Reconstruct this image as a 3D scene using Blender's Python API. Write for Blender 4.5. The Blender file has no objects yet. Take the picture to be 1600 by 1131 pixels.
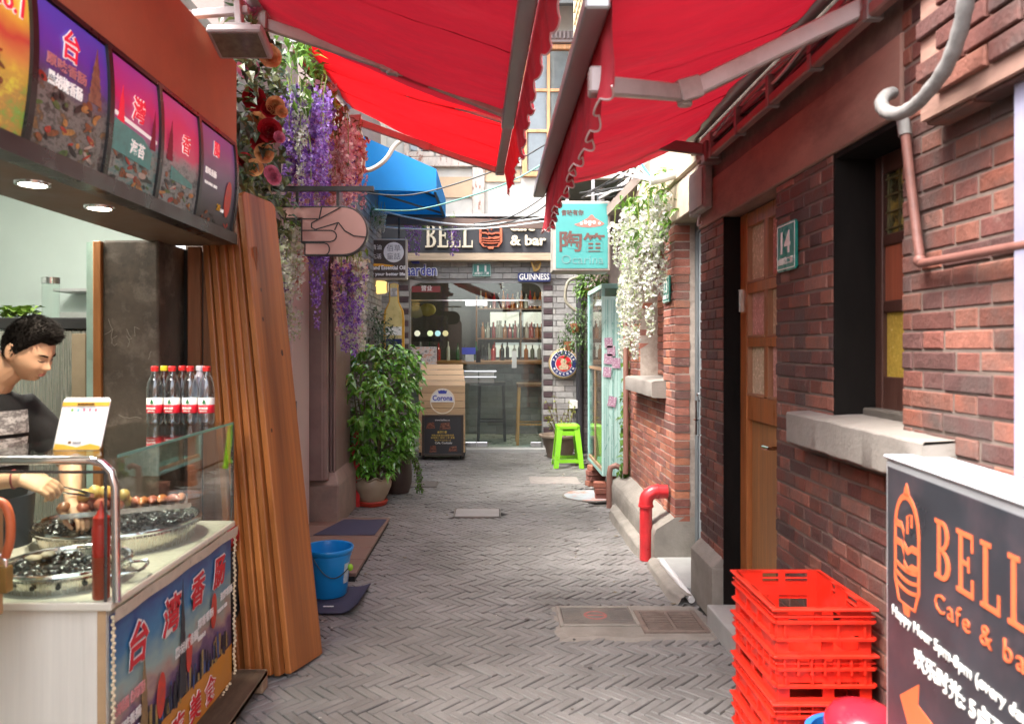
import bpy, bmesh, math, random
from mathutils import Vector, Matrix, noise
R = random.Random(11)
S = bpy.context.scene
C = S.collection
V = Vector
rad = math.radians

# ---------------------------------------------------------------- camera, sky, sun, exposure
cam = bpy.data.objects.new('camera', bpy.data.cameras.new('camera'))
C.objects.link(cam)
cam.location = (0, 0, 1.5)
cam.rotation_euler = (rad(90), 0, 0)
cd = cam.data
cd.sensor_width = 36
cd.lens = 1150 * 36 / 1600
cd.shift_x = 30 / 1600
cd.shift_y = -20.5 / 1600
cd.clip_start = .05
cd.clip_end = 600
cd.dof.use_dof = True
cd.dof.focus_distance = 6.5
cd.dof.aperture_fstop = 3.4
S.camera = cam

wd = bpy.data.worlds.new('World')
S.world = wd
wd.use_nodes = True
wn = wd.node_tree.nodes
bg = wn['Background']
sky = wn.new('ShaderNodeTexSky')
sky.sky_type = 'NISHITA'
sky.sun_disc = False
sky.sun_elevation = rad(60)
sky.sun_rotation = rad(236)
sky.dust_density = 3.5
hs_ = wn.new('ShaderNodeHueSaturation')
hs_.inputs['Saturation'].default_value = .35
wd.node_tree.links.new(sky.outputs[0], hs_.inputs['Color'])
wd.node_tree.links.new(hs_.outputs[0], bg.inputs[0])
bg.inputs[1].default_value = .15
sl = bpy.data.lights.new('sun', 'SUN')
sl.energy = 1.5
sl.angle = rad(25)
sl.color = (1, .95, .88)
so = bpy.data.objects.new('sun', sl)
C.objects.link(so)
az, el = rad(236), rad(60)
sd = V((math.sin(az) * math.cos(el), math.cos(az) * math.cos(el), math.sin(el)))
so.rotation_euler = (-sd).to_track_quat('-Z', 'Y').to_euler()
so.location = sd * 30
S.view_settings.view_transform = 'Standard'
S.view_settings.look = 'None'
S.view_settings.exposure = 2.88
S.view_settings.gamma = 1
S.view_settings.use_curve_mapping = False
S.cycles.max_bounces = 9
S.cycles.transparent_max_bounces = 24
S.cycles.caustics_reflective = False
S.cycles.caustics_refractive = False
S.cycles.sample_clamp_indirect = 6


# ---------------------------------------------------------------- measuring helpers (metres)
def W(px, py, Y):
    return V(((px - 770) * Y / 1150, Y, 1.5 - (py - 545) * Y / 1150))


def WX(px, py, X):
    return W(px, py, 1150 * X / (px - 770))


def WG(px, py, z=0.):
    return W(px, py, 1150 * (1.5 - z) / (py - 545))


def lerp(a, b, t):
    return a + (b - a) * t


# ---------------------------------------------------------------- mesh builder
class MB:
    def __init__(s):
        s.v, s.f = [], []

    def add(s, vs, fs):
        b = len(s.v)
        s.v += [tuple(v) for v in vs]
        s.f += [[i + b for i in f] for f in fs]
        return s

    def obox(s, c, a, b, d):
        c, a, b, d = V(c), V(a), V(b), V(d)
        if a.cross(b).dot(d) < 0:
            a, b = b, a
        vs = [c + i * a + j * b + k * d for k in (-1, 1) for j in (-1, 1) for i in (-1, 1)]
        return s.add(vs, [(0, 2, 3, 1), (4, 5, 7, 6), (0, 1, 5, 4), (2, 6, 7, 3), (0, 4, 6, 2), (1, 3, 7, 5)])

    def box(s, x0, x1, y0, y1, z0, z1):
        return s.obox(((x0 + x1) / 2, (y0 + y1) / 2, (z0 + z1) / 2), ((x1 - x0) / 2, 0, 0), (0, (y1 - y0) / 2, 0), (0, 0, (z1 - z0) / 2))

    def bar(s, p0, p1, w, t, up=(0, 0, 1)):
        p0, p1 = V(p0), V(p1)
        d = (p1 - p0)
        u = d.cross(V(up))
        if u.length < 1e-6:
            u = V((1, 0, 0))
        u.normalize()
        n = u.cross(d).normalized()
        return s.obox((p0 + p1) / 2, d / 2, u * w / 2, n * t / 2)

    def tube(s, pts, r, n=8, cap=True):
        pts = [V(p) for p in pts]
        k = len(pts)
        rs = r if isinstance(r, (list, tuple)) else [r] * k
        vs, fs = [], []
        ref = None
        for i, p in enumerate(pts):
            t = (pts[min(i + 1, k - 1)] - pts[max(i - 1, 0)]).normalized()
            if ref is None:
                ref = t.orthogonal().normalized()
            ref = (ref - t * ref.dot(t))
            if ref.length < 1e-5:
                ref = t.orthogonal()
            ref.normalize()
            b = t.cross(ref)
            for j in range(n):
                a = 2 * math.pi * j / n
                vs.append(p + (ref * math.cos(a) + b * math.sin(a)) * rs[i])
        for i in range(k - 1):
            for j in range(n):
                j2 = (j + 1) % n
                fs.append((i * n + j, i * n + j2, (i + 1) * n + j2, (i + 1) * n + j))
        if cap:
            fs.append(tuple(reversed(range(n))))
            fs.append(tuple((k - 1) * n + j for j in range(n)))
        return s.add(vs, fs)

    def lathe(s, prof, n=24, c=(0, 0, 0), ax=None, wob=None):
        c = V(c)
        M3 = Matrix.Identity(3) if ax is None else V((0, 0, 1)).rotation_difference(V(ax)).to_matrix()
        vs, fs = [], []
        for r, z in prof:
            for j in range(n):
                a = 2 * math.pi * j / n
                dz = wob(r, z, a) if wob else 0
                vs.append(c + M3 @ V((r * math.cos(a), r * math.sin(a), z + dz)))
        for i in range(len(prof) - 1):
            for j in range(n):
                j2 = (j + 1) % n
                fs.append((i * n + j, i * n + j2, (i + 1) * n + j2, (i + 1) * n + j))
        if prof[0][0] > 1e-4 and prof[-1][0] > 1e-4 and len(prof) > 2:
            fs += [((len(prof) - 1) * n + j, (len(prof) - 1) * n + (j + 1) % n, (j + 1) % n, j) for j in range(n)]
        return s.add(vs, fs)

    def prism(s, poly, o, ex, ey, d, z0=0.):
        o, ex, ey = V(o), V(ex), V(ey)
        nz = ex.cross(ey).normalized()
        n = len(poly)
        A = sum(poly[i][0] * poly[(i + 1) % n][1] - poly[(i + 1) % n][0] * poly[i][1] for i in range(n))
        if A < 0:
            poly = list(reversed(poly))
        vs = [o + ex * x + ey * y + nz * z0 for x, y in poly] + [o + ex * x + ey * y + nz * (z0 + d) for x, y in poly]
        fs = [tuple(reversed(range(n))), tuple(range(n, 2 * n))]
        fs += [(i, (i + 1) % n, n + (i + 1) % n, n + i) for i in range(n)]
        return s.add(vs, fs)

    def loft(s, rings, n=20):
        """rings of (centre, half axis a, half axis b)"""
        vs, fs = [], []
        for c, a, b in rings:
            c, a, b = V(c), V(a), V(b)
            for j in range(n):
                t = 2 * math.pi * j / n
                vs.append(c + a * math.cos(t) + b * math.sin(t))
        for i in range(len(rings) - 1):
            for j in range(n):
                j2 = (j + 1) % n
                fs.append((i * n + j, i * n + j2, (i + 1) * n + j2, (i + 1) * n + j))
        fs.append(tuple(reversed(range(n))))
        fs.append(tuple((len(rings) - 1) * n + j for j in range(n)))
        return s.add(vs, fs)

    def ball(s, c, rx, ry=None, rz=None, n=12, m=8, jit=0., rot=None):
        ry = rx if ry is None else ry
        rz = rx if rz is None else rz
        c = V(c)
        vs, fs = [], []
        Q = rot or Matrix.Identity(3)
        for i in range(m + 1):
            ph = math.pi * i / m
            for j in range(n):
                a = 2 * math.pi * j / n
                p = V((math.sin(ph) * math.cos(a), math.sin(ph) * math.sin(a), -math.cos(ph)))
                k = 1 + jit * noise.noise(p * 1.7 + c * 37)
                vs.append(c + Q @ V((p.x * rx * k, p.y * ry * k, p.z * rz * k)))
        for i in range(m):
            for j in range(n):
                j2 = (j + 1) % n
                fs.append((i * n + j, i * n + j2, (i + 1) * n + j2, (i + 1) * n + j))
        return s.add(vs, fs)

    def grid(s, fn, nu, nv):
        vs = [fn(i / nu, j / nv) for j in range(nv + 1) for i in range(nu + 1)]
        fs = [(j * (nu + 1) + i, j * (nu + 1) + i + 1, (j + 1) * (nu + 1) + i + 1, (j + 1) * (nu + 1) + i) for j in range(nv) for i in range(nu)]
        return s.add(vs, fs)

    def slab(s, c, u, w, n, hu, hw, hn, ch):
        """block whose face towards n has chamfered edges: 9 faces"""
        c, u, w, n = V(c), V(u), V(w), V(n)
        if u.cross(w).dot(n) < 0:
            w = -w
        k0 = [(-1, -1), (1, -1), (1, 1), (-1, 1)]
        vs = [c + u * a * hu + w * b * hw - n * hn for a, b in k0]
        vs += [c + u * a * hu + w * b * hw + n * (hn - ch) for a, b in k0]
        vs += [c + u * a * (hu - ch) + w * b * (hw - ch) + n * hn for a, b in k0]
        fs = [(8, 9, 10, 11)]
        for i in range(4):
            j = (i + 1) % 4
            fs += [(i, j, 4 + j, 4 + i), (4 + i, 4 + j, 8 + j, 8 + i)]
        return s.add(vs, fs)

    def leaf(s, p, d, up, l, w, fold=.25, droop=.25):
        p, d, up = V(p), V(d).normalized(), V(up)
        t = d.cross(up)
        if t.length < 1e-4:
            t = d.orthogonal()
        t.normalize()
        u = t.cross(d)
        a = p + d * l * .42 + t * w * .5 + u * w * fold
        b = p + d * l * .42 - t * w * .5 + u * w * fold
        m = p + d * l * .5
        e = p + d * l - u * l * droop
        return s.add([p, a, e, b, m], [(0, 4, 1), (4, 2, 1), (0, 3, 4), (4, 3, 2)])

    def mesh(s, name, mat=None, off=V((0, 0, 0)), smooth=False, bevel=0., seg=1, ang=38):
        me = bpy.data.meshes.new(name)
        me.from_pydata([(v[0] - off.x, v[1] - off.y, v[2] - off.z) for v in s.v], [], s.f)
        if bevel > 0:
            bm = bmesh.new()
            bm.from_mesh(me)
            es = [e for e in bm.edges if len(e.link_faces) == 2 and e.calc_face_angle(0) > .5]
            bmesh.ops.bevel(bm, geom=es, offset=bevel, segments=seg, affect='EDGES', profile=.6, clamp_overlap=True)
            bm.to_mesh(me)
            bm.free()
        for m in (mat if isinstance(mat, (list, tuple)) else [mat]):
            if m:
                me.materials.append(m)
        if smooth:
            me.polygons.foreach_set('use_smooth', [True] * len(me.polygons))
            me.set_sharp_from_angle(angle=rad(ang))
        me.update()
        return me

    def build(s, name, mat, parent=None, smooth=False, bevel=0., seg=1, ang=38, label=None, cat=None, group=None, kind=None, origin=None):
        if parent is not None:
            off = wloc(parent)
        elif origin is not None:
            off = V(origin)
        else:
            xs, ys, zs = zip(*s.v)
            off = V(((min(xs) + max(xs)) / 2, (min(ys) + max(ys)) / 2, min(zs)))
        o = bpy.data.objects.new(name, s.mesh(name, mat, off, smooth, bevel, seg, ang))
        C.objects.link(o)
        if parent is not None:
            o.parent = parent
        else:
            o.location = off
        return tag(o, label, cat, group, kind)


def wloc(o):
    p = V((0, 0, 0))
    while o is not None:
        p = p + o.location
        o = o.parent
    return p


def tag(o, label=None, cat=None, group=None, kind=None):
    if label: o['label'] = label
    if cat: o['category'] = cat
    if group: o['group'] = group
    if kind: o['kind'] = kind
    return o


def thing(name, label, cat, loc=(0, 0, 0), group=None):
    o = bpy.data.objects.new(name, None)
    o.empty_display_size = .1
    C.objects.link(o)
    o.location = loc
    return tag(o, label, cat, group)


def inst(name, me, parent, M4):
    o = bpy.data.objects.new(name, me)
    C.objects.link(o)
    if parent is not None:
        o.parent = parent
        M4 = Matrix.Translation(-wloc(parent)) @ M4
    o.matrix_local = M4
    return o


def copy_tree(o, parent=None, loc=None, rz=None, label=None):
    c = o.copy()
    C.objects.link(c)
    c.parent = parent
    if loc is not None: c.location = loc
    if rz is not None: c.rotation_euler = (0, 0, rz)
    if label: c['label'] = label
    for ch in list(o.children):
        copy_tree(ch, c)
    return c


def frame(o, ex, ey, ez):
    m = Matrix.Identity(4)
    for i in range(3):
        m[i][0], m[i][1], m[i][2], m[i][3] = ex[i], ey[i], ez[i], o[i]
    return m


_tc = None


def text(s, mat, parent, o, ex, ey, w=None, h=None, depth=.002, bold=0., shear=0., z0=.0008, name='lettering', center=False, space=1.0):
    """flat lettering: lower left corner at o, reading along ex, upright along ey"""
    global _tc
    cu = bpy.data.curves.new('lettering', 'FONT')
    cu.body = s
    cu.resolution_u = 2
    cu.offset = bold
    cu.shear = shear
    cu.space_character = space
    cu.extrude = .01
    ob = bpy.data.objects.new('lettering', cu)
    C.objects.link(ob)
    dg = bpy.context.evaluated_depsgraph_get()
    dg.update()
    me = bpy.data.meshes.new_from_object(ob.evaluated_get(dg))
    bpy.data.objects.remove(ob)
    xs = [v.co.x for v in me.vertices]
    ys = [v.co.y for v in me.vertices]
    x0, x1, y0, y1 = min(xs), max(xs), min(ys), max(ys)
    if w and h:
        sx, sy = w / (x1 - x0), h / (y1 - y0)
    elif w:
        sx = sy = w / (x1 - x0)
    else:
        sx = sy = h / (y1 - y0)
    o, ex, ey = V(o), V(ex), V(ey)
    nz = ex.cross(ey).normalized()
    cx = (x1 - x0) * sx / 2 if center else 0
    off = wloc(parent)
    for v in me.vertices:
        c = v.co
        v.co = o + ex * ((c.x - x0) * sx - cx) + ey * ((c.y - y0) * sy) + nz * (z0 + (c.z + .01) / .02 * depth) - off
    me.materials.clear()
    me.materials.append(mat)
    ob = bpy.data.objects.new(name, me)
    C.objects.link(ob)
    ob.parent = parent
    return ob


# ---------------------------------------------------------------- materials
def lin(r, g, b):
    f = lambda c: (c / 255 / 12.92) if c / 255 <= .04045 else ((c / 255 + .055) / 1.055) ** 2.4
    return (f(r), f(g), f(b))


_mats = {}


def nn(nt, t, **kw):
    n = nt.nodes.new(t)
    for k, v in kw.items():
        if k.startswith('i_'):
            n.inputs[k[2:].replace('_', ' ')].default_value = v
        else:
            setattr(n, k, v)
    return n


def c4(c):
    return (c[0], c[1], c[2], 1)


def mixc(nt, fac, a, b, mode='MIX'):
    n = nt.nodes.new('ShaderNodeMix')
    n.data_type = 'RGBA'
    n.blend_type = mode
    for i, v in ((0, fac), (6, a), (7, b)):
        if hasattr(v, 'is_linked'):
            nt.links.new(v, n.inputs[i])
        else:
            n.inputs[i].default_value = v if i == 0 else c4(v)
    return n.outputs[2]


def mrange(nt, v, a, b, c=0., d=1.):
    n = nt.nodes.new('ShaderNodeMapRange')
    nt.links.new(v, n.inputs[0])
    for i, x in enumerate((a, b, c, d)):
        n.inputs[i + 1].default_value = x
    return n.outputs[0]


def math_(nt, op, a, b=None):
    n = nt.nodes.new('ShaderNodeMath')
    n.operation = op
    for i, v in enumerate((a, b)):
        if v is None: continue
        if hasattr(v, 'is_linked'):
            nt.links.new(v, n.inputs[i])
        else:
            n.inputs[i].default_value = v
    return n.outputs[0]


def ramp(nt, v, stops, interp='LINEAR'):
    n = nt.nodes.new('ShaderNodeValToRGB')
    e = n.color_ramp.elements
    n.color_ramp.interpolation = interp
    while len(e) < len(stops):
        e.new(.5)
    for k, (p, c) in zip(e, stops):
        k.position = p
        k.color = c4(c)
    nt.links.new(v, n.inputs[0])
    return n.outputs[0]


def M(name, col, rough=.6, metal=0., var=.14, scale=6., bump=0., bscale=45., rnd=0., stretch=(1, 1, 1), col2=None, mix=(.5, .7), s2=.4,
      coord='P', spec=.5, coat=0., palette=None, trans=0., tcol=None, sss=0., col3=None, mix3=(.6, .74)):
    if name in _mats: return _mats[name]
    m = bpy.data.materials.new(name)
    m.use_nodes = True
    nt = m.node_tree
    L = nt.links.new
    pb = nt.nodes['Principled BSDF']
    if coord == 'P':
        vec = nn(nt, 'ShaderNodeNewGeometry').outputs['Position']
    else:
        vec = nn(nt, 'ShaderNodeTexCoord').outputs['Object']
    mp = nn(nt, 'ShaderNodeMapping')
    mp.inputs['Scale'].default_value = stretch
    L(vec, mp.inputs[0])
    n1 = nn(nt, 'ShaderNodeTexNoise', i_Scale=scale, i_Detail=6., i_Roughness=.62)
    L(mp.outputs[0], n1.inputs['Vector'])
    f = mrange(nt, n1.outputs[0], .3, .7, 1 - var, 1 + var)
    rv = None
    if palette or rnd:
        oi = nn(nt, 'ShaderNodeObjectInfo')
        ge = nn(nt, 'ShaderNodeNewGeometry')
        rv = math_(nt, 'FRACT', math_(nt, 'ADD', oi.outputs['Random'], ge.outputs['Random Per Island']))
    if palette:
        k = len(palette)
        base = ramp(nt, rv, [(i / k, c) for i, c in enumerate(palette)], 'CONSTANT')
    else:
        rg = nn(nt, 'ShaderNodeRGB')
        rg.outputs[0].default_value = c4(col)
        base = rg.outputs[0]
    if rnd:
        r2 = math_(nt, 'FRACT', math_(nt, 'MULTIPLY', rv, 7.31))
        f = math_(nt, 'MULTIPLY', f, mrange(nt, r2, 0, 1, 1 - rnd, 1 + rnd))
    cb = nn(nt, 'ShaderNodeCombineColor')
    for i in range(3): L(f, cb.inputs[i])
    base = mixc(nt, 1., base, cb.outputs[0], 'MULTIPLY')
    if col2:
        n2 = nn(nt, 'ShaderNodeTexNoise', i_Scale=scale * s2, i_Detail=7., i_Roughness=.68)
        L(mp.outputs[0], n2.inputs['Vector'])
        base = mixc(nt, mrange(nt, n2.outputs[0], mix[0], mix[1]), base, col2)
    if col3:
        n4 = nn(nt, 'ShaderNodeTexNoise', i_Scale=scale * .45, i_Detail=9., i_Roughness=.75)
        L(mp.outputs[0], n4.inputs['Vector'])
        base = mixc(nt, mrange(nt, n4.outputs[0], mix3[0], mix3[1]), base, col3)
    L(base, pb.inputs['Base Color'])
    L(mrange(nt, n1.outputs[0], .3, .7, max(.02, rough - .1), min(1, rough + .1)), pb.inputs['Roughness'])
    pb.inputs['Metallic'].default_value = metal
    pb.inputs['Specular IOR Level'].default_value = spec
    pb.inputs['Coat Weight'].default_value = coat
    pb.inputs['Coat Roughness'].default_value = .15
    if sss:
        pb.inputs['Subsurface Weight'].default_value = sss
        pb.inputs['Subsurface Radius'].default_value = (.012, .005, .003)
    if bump:
        n3 = nn(nt, 'ShaderNodeTexNoise', i_Scale=bscale, i_Detail=5., i_Roughness=.6)
        L(mp.outputs[0], n3.inputs['Vector'])
        b = nn(nt, 'ShaderNodeBump')
        b.inputs['Strength'].default_value = bump
        b.inputs['Distance'].default_value = .006
        L(n3.outputs[0], b.inputs['Height'])
        L(b.outputs[0], pb.inputs['Normal'])
    if trans:
        tr = nn(nt, 'ShaderNodeBsdfTranslucent')
        if tcol:
            tr.inputs[0].default_value = c4(tcol)
        else:
            L(base, tr.inputs[0])
        ms = nn(nt, 'ShaderNodeMixShader')
        ms.inputs[0].default_value = trans
        L(pb.outputs[0], ms.inputs[1])
        L(tr.outputs[0], ms.inputs[2])
        L(ms.outputs[0], nt.nodes['Material Output'].inputs[0])
    _mats[name] = m
    return m


def wood(name, col, rough=.45, var=.28, grain=(22, 22, 1.6), scale=1., coord='O', col2=None, bump=.25, **k):
    return M(name, col, rough=rough, var=var, scale=scale * 1.4, stretch=grain, coord=coord, col2=col2, bump=bump, bscale=2.2, **k)


def glass(name, tint=(.95, .98, .97), refl=1., rough=.01, ior=1.5):
    if name in _mats: return _mats[name]
    m = bpy.data.materials.new(name)
    m.use_nodes = True
    nt = m.node_tree
    nt.nodes.remove(nt.nodes['Principled BSDF'])
    t = nn(nt, 'ShaderNodeBsdfTransparent')
    t.inputs[0].default_value = c4(tint)
    g = nn(nt, 'ShaderNodeBsdfGlossy')
    g.inputs['Roughness'].default_value = rough
    lw = nn(nt, 'ShaderNodeLayerWeight', i_Blend=.5)
    ms = nn(nt, 'ShaderNodeMixShader')
    f = math_(nt, 'MULTIPLY', math_(nt, 'ADD', math_(nt, 'MULTIPLY', math_(nt, 'POWER', lw.outputs['Facing'], 4.), .7), .045), refl)
    nt.links.new(f, ms.inputs[0])
    nt.links.new(t.outputs[0], ms.inputs[1])
    nt.links.new(g.outputs[0], ms.inputs[2])
    nt.links.new(ms.outputs[0], nt.nodes['Material Output'].inputs[0])
    _mats[name] = m
    return m


def glow(name, col, e):
    if name in _mats: return _mats[name]
    m = bpy.data.materials.new(name)
    m.use_nodes = True
    pb = m.node_tree.nodes['Principled BSDF']
    pb.inputs['Base Color'].default_value = c4(col)
    pb.inputs['Emission Color'].default_value = c4(col)
    pb.inputs['Emission Strength'].default_value = e
    _mats[name] = m
    return m


def printed(name, stops, blots=None, top=.5, soft=.12, sc=9., axis=2, rough=.35, emit=0., sc3=(1, 1, 1.6)):
    """printed artwork: bands of colour up the sheet, a busy photograph in its lower part"""
    m = bpy.data.materials.new(name)
    m.use_nodes = True
    nt = m.node_tree
    L = nt.links.new
    pb = nt.nodes['Principled BSDF']
    tc = nn(nt, 'ShaderNodeTexCoord')
    sp = nn(nt, 'ShaderNodeSeparateXYZ')
    L(tc.outputs['Generated'], sp.inputs[0])
    mp = nn(nt, 'ShaderNodeMapping')
    mp.inputs['Scale'].default_value = sc3
    L(tc.outputs['Object'], mp.inputs[0])
    nz = nn(nt, 'ShaderNodeTexNoise', i_Scale=sc * .5, i_Detail=4.)
    L(mp.outputs[0], nz.inputs['Vector'])
    zz = math_(nt, 'ADD', sp.outputs[axis], mrange(nt, nz.outputs[0], .3, .7, -.06, .06))
    base = ramp(nt, zz, stops)
    if blots:
        n2 = nn(nt, 'ShaderNodeTexNoise', i_Scale=sc, i_Detail=9., i_Roughness=.72)
        L(mp.outputs[0], n2.inputs['Vector'])
        k = len(blots)
        bl = ramp(nt, n2.outputs[0], [(.3 + .42 * i / (k - 1), c) for i, c in enumerate(blots)])
        base = mixc(nt, mrange(nt, zz, top - soft, top + soft, 1., 0.), base, bl)
    L(base, pb.inputs['Base Color'])
    pb.inputs['Roughness'].default_value = rough
    if emit:
        L(base, pb.inputs['Emission Color'])
        pb.inputs['Emission Strength'].default_value = emit
    return m


X_, Y_, Z_ = V((1, 0, 0)), V((0, 1, 0)), V((0, 0, 1))
steel = M('brushed_steel', (.6, .56, .5), .26, 1., var=.12, scale=14, stretch=(9, 9, .25))
chrome = M('polished_steel', (.7, .7, .7), .12, 1., var=.04)
alu = M('aluminium', (.5, .5, .5), .42, .7, var=.1)
white_pl = M('white_plastic', (.75, .75, .73), .4, var=.06)
black_m = M('black_paint', (.016, .015, .015), .45, var=.2)
dark_m = M('dark_interior', (.02, .019, .018), .8, var=.3)
white_e = glow('white_backlit_print', (.8, .78, .74), .07)
red_e = glow('red_backlit_print', (.62, .015, .04), .1)
white_p = M('white_print', (.8, .79, .76), .5, var=.03)
cream_p = M('cream_print', (.78, .68, .5), .45, var=.05)
orange_p = M('orange_print', (.72, .14, .05), .5, var=.06)
red_p = M('red_print', (.62, .015, .03), .45, var=.06)
gold_p = M('gold_print', (.6, .36, .08), .4, var=.1)
navy_p = M('navy_print', (.02, .03, .13), .4, var=.1)
blue_p = M('blue_print', (.05, .07, .38), .4, var=.08)
concrete = M('concrete', (.27, .245, .21), .85, var=.18, scale=9, bump=.5, bscale=70, col2=(.2, .18, .15), mix=(.5, .72))
stone_l = M('pale_stone', (.235, .21, .185), .85, var=.15, scale=7, bump=.45, bscale=60, col2=(.2, .18, .155), mix=(.48, .72))
clear = glass('clear_glass', (.93, .97, .95), 1.)
# ================================================================ GROUND
g = MB()
g.add([(-150, -150, -.03), (150, -150, -.03), (150, 150, -.03), (-150, 150, -.03)], [(0, 1, 2, 3)])
mortar_d = M('sand_joint', (.085, .077, .068), .95, var=.3, scale=14, bump=.6)
ground = g.build('ground', mortar_d, kind='structure', origin=(0, 0, 0))
pav_m = M('paver_stone', (.218, .209, .198), .55, var=.2, scale=2.2, rnd=.09, bump=.6, bscale=90, col2=(.125, .118, .11), mix=(.46, .66), s2=.3, col3=(.3, .29, .275), mix3=(.6, .75), spec=.45)
PL, PW = .165, .044
hl, hw = PL / 2 - .0023, PW / 2 - .0023
pave_me = MB().slab((0, 0, 0), X_, Y_, Z_, hl, hw, .012, .0035).mesh('paver', pav_m)
rect_cut = [(-.36, .075, 6.54, 6.92), (.42, 1.1, 3.92, 4.22), (.93, 1.2, 7.0, 7.9)]
slots = []
for i in range(-260, 260):
    for j in range(-40, 40):
        ou, ov = i * PW + j * PL, i * PW - j * PL
        for k in (0, 1):
            u, v = (ou + PL / 2, ov + PW / 2) if k == 0 else (ou + PL + PW / 2, ov + PW - PL / 2)
            x, y = (u + v) / 2 ** .5, (v - u) / 2 ** .5
            y += 7
            if not (-2.1 < x < 1.22 and 2.0 < y < 10.72): continue
            if any(a < x < b and c < y < d for a, b, c, d in rect_cut): continue
            slots.append((x, y, -rad(45) if k == 0 else rad(45)))
def hgt(x, y):
    return .005 * noise.noise(V((x * .9, y * .9, 3))) + .003 * noise.noise(V((x * 3, y * 3, 9)))
vis = lambda s: -.315 * s[1] < s[0] < .31 * s[1] - .02 and s[1] > 2.9 and not (s[0] > .74 and s[1] < 2.95)
order = sorted(slots, key=lambda s: (0 if vis(s) else 1, s[1]))
rest = MB()
for n_, (x, y, a) in enumerate(order):
    z = -.016 + hgt(x, y) + R.uniform(-.0035, .0025)
    tx, ty = R.uniform(-.012, .012), R.uniform(-.012, .012)
    a += R.uniform(-.035, .035)
    u = V((math.cos(a), math.sin(a), tx)).normalized()
    w = V((-math.sin(a), math.cos(a), ty)).normalized()
    nz = u.cross(w).normalized()
    if n_ < 300:
        inst('paver', pave_me, ground, frame(V((x, y, z)), u, nz.cross(u), nz))
    else:
        rest.slab((x, y, z), u, w, nz, hl * R.uniform(.96, 1.), hw, .012, .0035)
rest.build('paving', pav_m, ground, kind='stuff')
g = MB().box(-3.2, -1.45, .8, 4.6, -.03, .03)
g.build('shop_floor', M('shop_floor', (.2, .17, .14), .6), kind='structure')

# manhole covers and drain
iron = M('cast_iron', (.17, .155, .14), .55, .35, var=.22, scale=12, bump=.5, bscale=90, col2=(.24, .2, .165))
def manhole(x0, x1, y0, y1, label, mat, rim, grid=None, zt=.009):
    t = thing('manhole_cover', label, 'manhole cover', ((x0 + x1) / 2, (y0 + y1) / 2, 0))
    f = MB()
    f.box(x0 - rim, x0, y0 - rim, y1 + rim, -.025, zt); f.box(x1, x1 + rim, y0 - rim, y1 + rim, -.025, zt)
    f.box(x0, x1, y0 - rim, y0, -.025, zt); f.box(x0, x1, y1, y1 + rim, -.025, zt)
    f.build('frame', iron if mat is not iron else concrete, t, bevel=.003)
    MB().box(x0 + .004, x1 - .004, y0 + .004, y1 - .004, -.025, zt - .002).build('lid', mat, t, bevel=.003)
    return t
flag = M('flagstone', (.31, .295, .275), .7, var=.14, scale=9, bump=.4, bscale=80)
manhole(-.345, .062, 6.57, 6.89, 'plain rectangular stone inspection cover in the middle of the herringbone paving', flag, .012)
m2 = manhole(.385, .78, 4.0, 4.26, 'grey rectangular iron cover with faded red ring beside the drain grate', iron, .022)
ring = MB()
for q in range(24):
    a0, a1 = q * math.pi / 12, (q + 1) * math.pi / 12
    for r0, r1 in ((.05, .066),):
        ring.add([V((.575 + r * math.cos(a), 4.13 + r * math.sin(a), .0078)) for r, a in ((r0, a0), (r1, a0), (r1, a1), (r0, a1))], [(0, 1, 2, 3)])
ring.box(.515, .635, 4.123, 4.137, .007, .0082)
fr_m = M('faded_red_paint', (.36, .13, .11), .7, var=.3, scale=40)
ring.build('emblem', fr_m, m2)
bars = MB()
for q in range(7): bars.box(.395, .5, 4.02 + q * .033, 4.028 + q * .033, .004, .0085)
for q in range(7): bars.box(.655, .77, 4.02 + q * .033, 4.028 + q * .033, .004, .0085)
bars.build('relief_bars', iron, m2, kind='stuff')
patch = MB()
patch.grid(lambda u, v: (lambda x, y: V((x, y, .0035 + hgt(x, y) - .012 * (max(abs(u - .5), abs(v - .5)) > .49))))(.335 + u * .86 + .03 * noise.noise(V((v * 6, 1, u))), 3.8 + v * .53 + .03 * noise.noise(V((u * 6, 2, v)))), 18, 14)
patch.build('concrete_patch', concrete, ground)
gt = thing('drain_grate', 'slotted iron drain grate set in concrete beside the doorstep', 'drain grate', (.98, 4.03, 0))
f = MB()
f.box(.80, .83, 3.88, 4.2, -.02, .012); f.box(1.12, 1.15, 3.88, 4.2, -.02, .012); f.box(.83, 1.12, 3.88, 3.91, -.02, .012)
f.box(.83, 1.12, 4.17, 4.2, -.02, .012); f.box(.966, .984, 3.91, 4.17, -.02, .012)
f.build('frame', M('rusty_grate', (.22, .17, .14), .6, .3, var=.25, scale=20, bump=.4), gt, bevel=.003)
sb = MB().obox((0, 0, 0), (.065, 0, 0), (0, .0072, 0), (0, 0, .008)).mesh('slat', _mats['rusty_grate'])
for q in range(10):
    for cx in (.898, 1.052):
        inst('slat', sb, gt, Matrix.Translation((cx, 3.925 + q * .0258, .002)))
MB().box(.83, 1.12, 3.91, 4.17, -.028, -.02).build('pit', dark_m, gt)
a0 = thing('manhole_cover', 'worn square cover with faded red paint in front of the green stool', 'manhole cover', (.9, 8.35, 0))
f = MB().box(.42, .98, 8.2, 8.62, -.02, .004); f.build('lid', M('worn_cover', (.27, .24, .22), .7, var=.25, scale=12, col2=(.36, .16, .13), mix=(.6, .7)), a0, bevel=.004)
a1 = thing('manhole_cover', 'painted round cover with blue and red picture near the brick props', 'manhole cover', (1.02, 7.6, 0))
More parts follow.
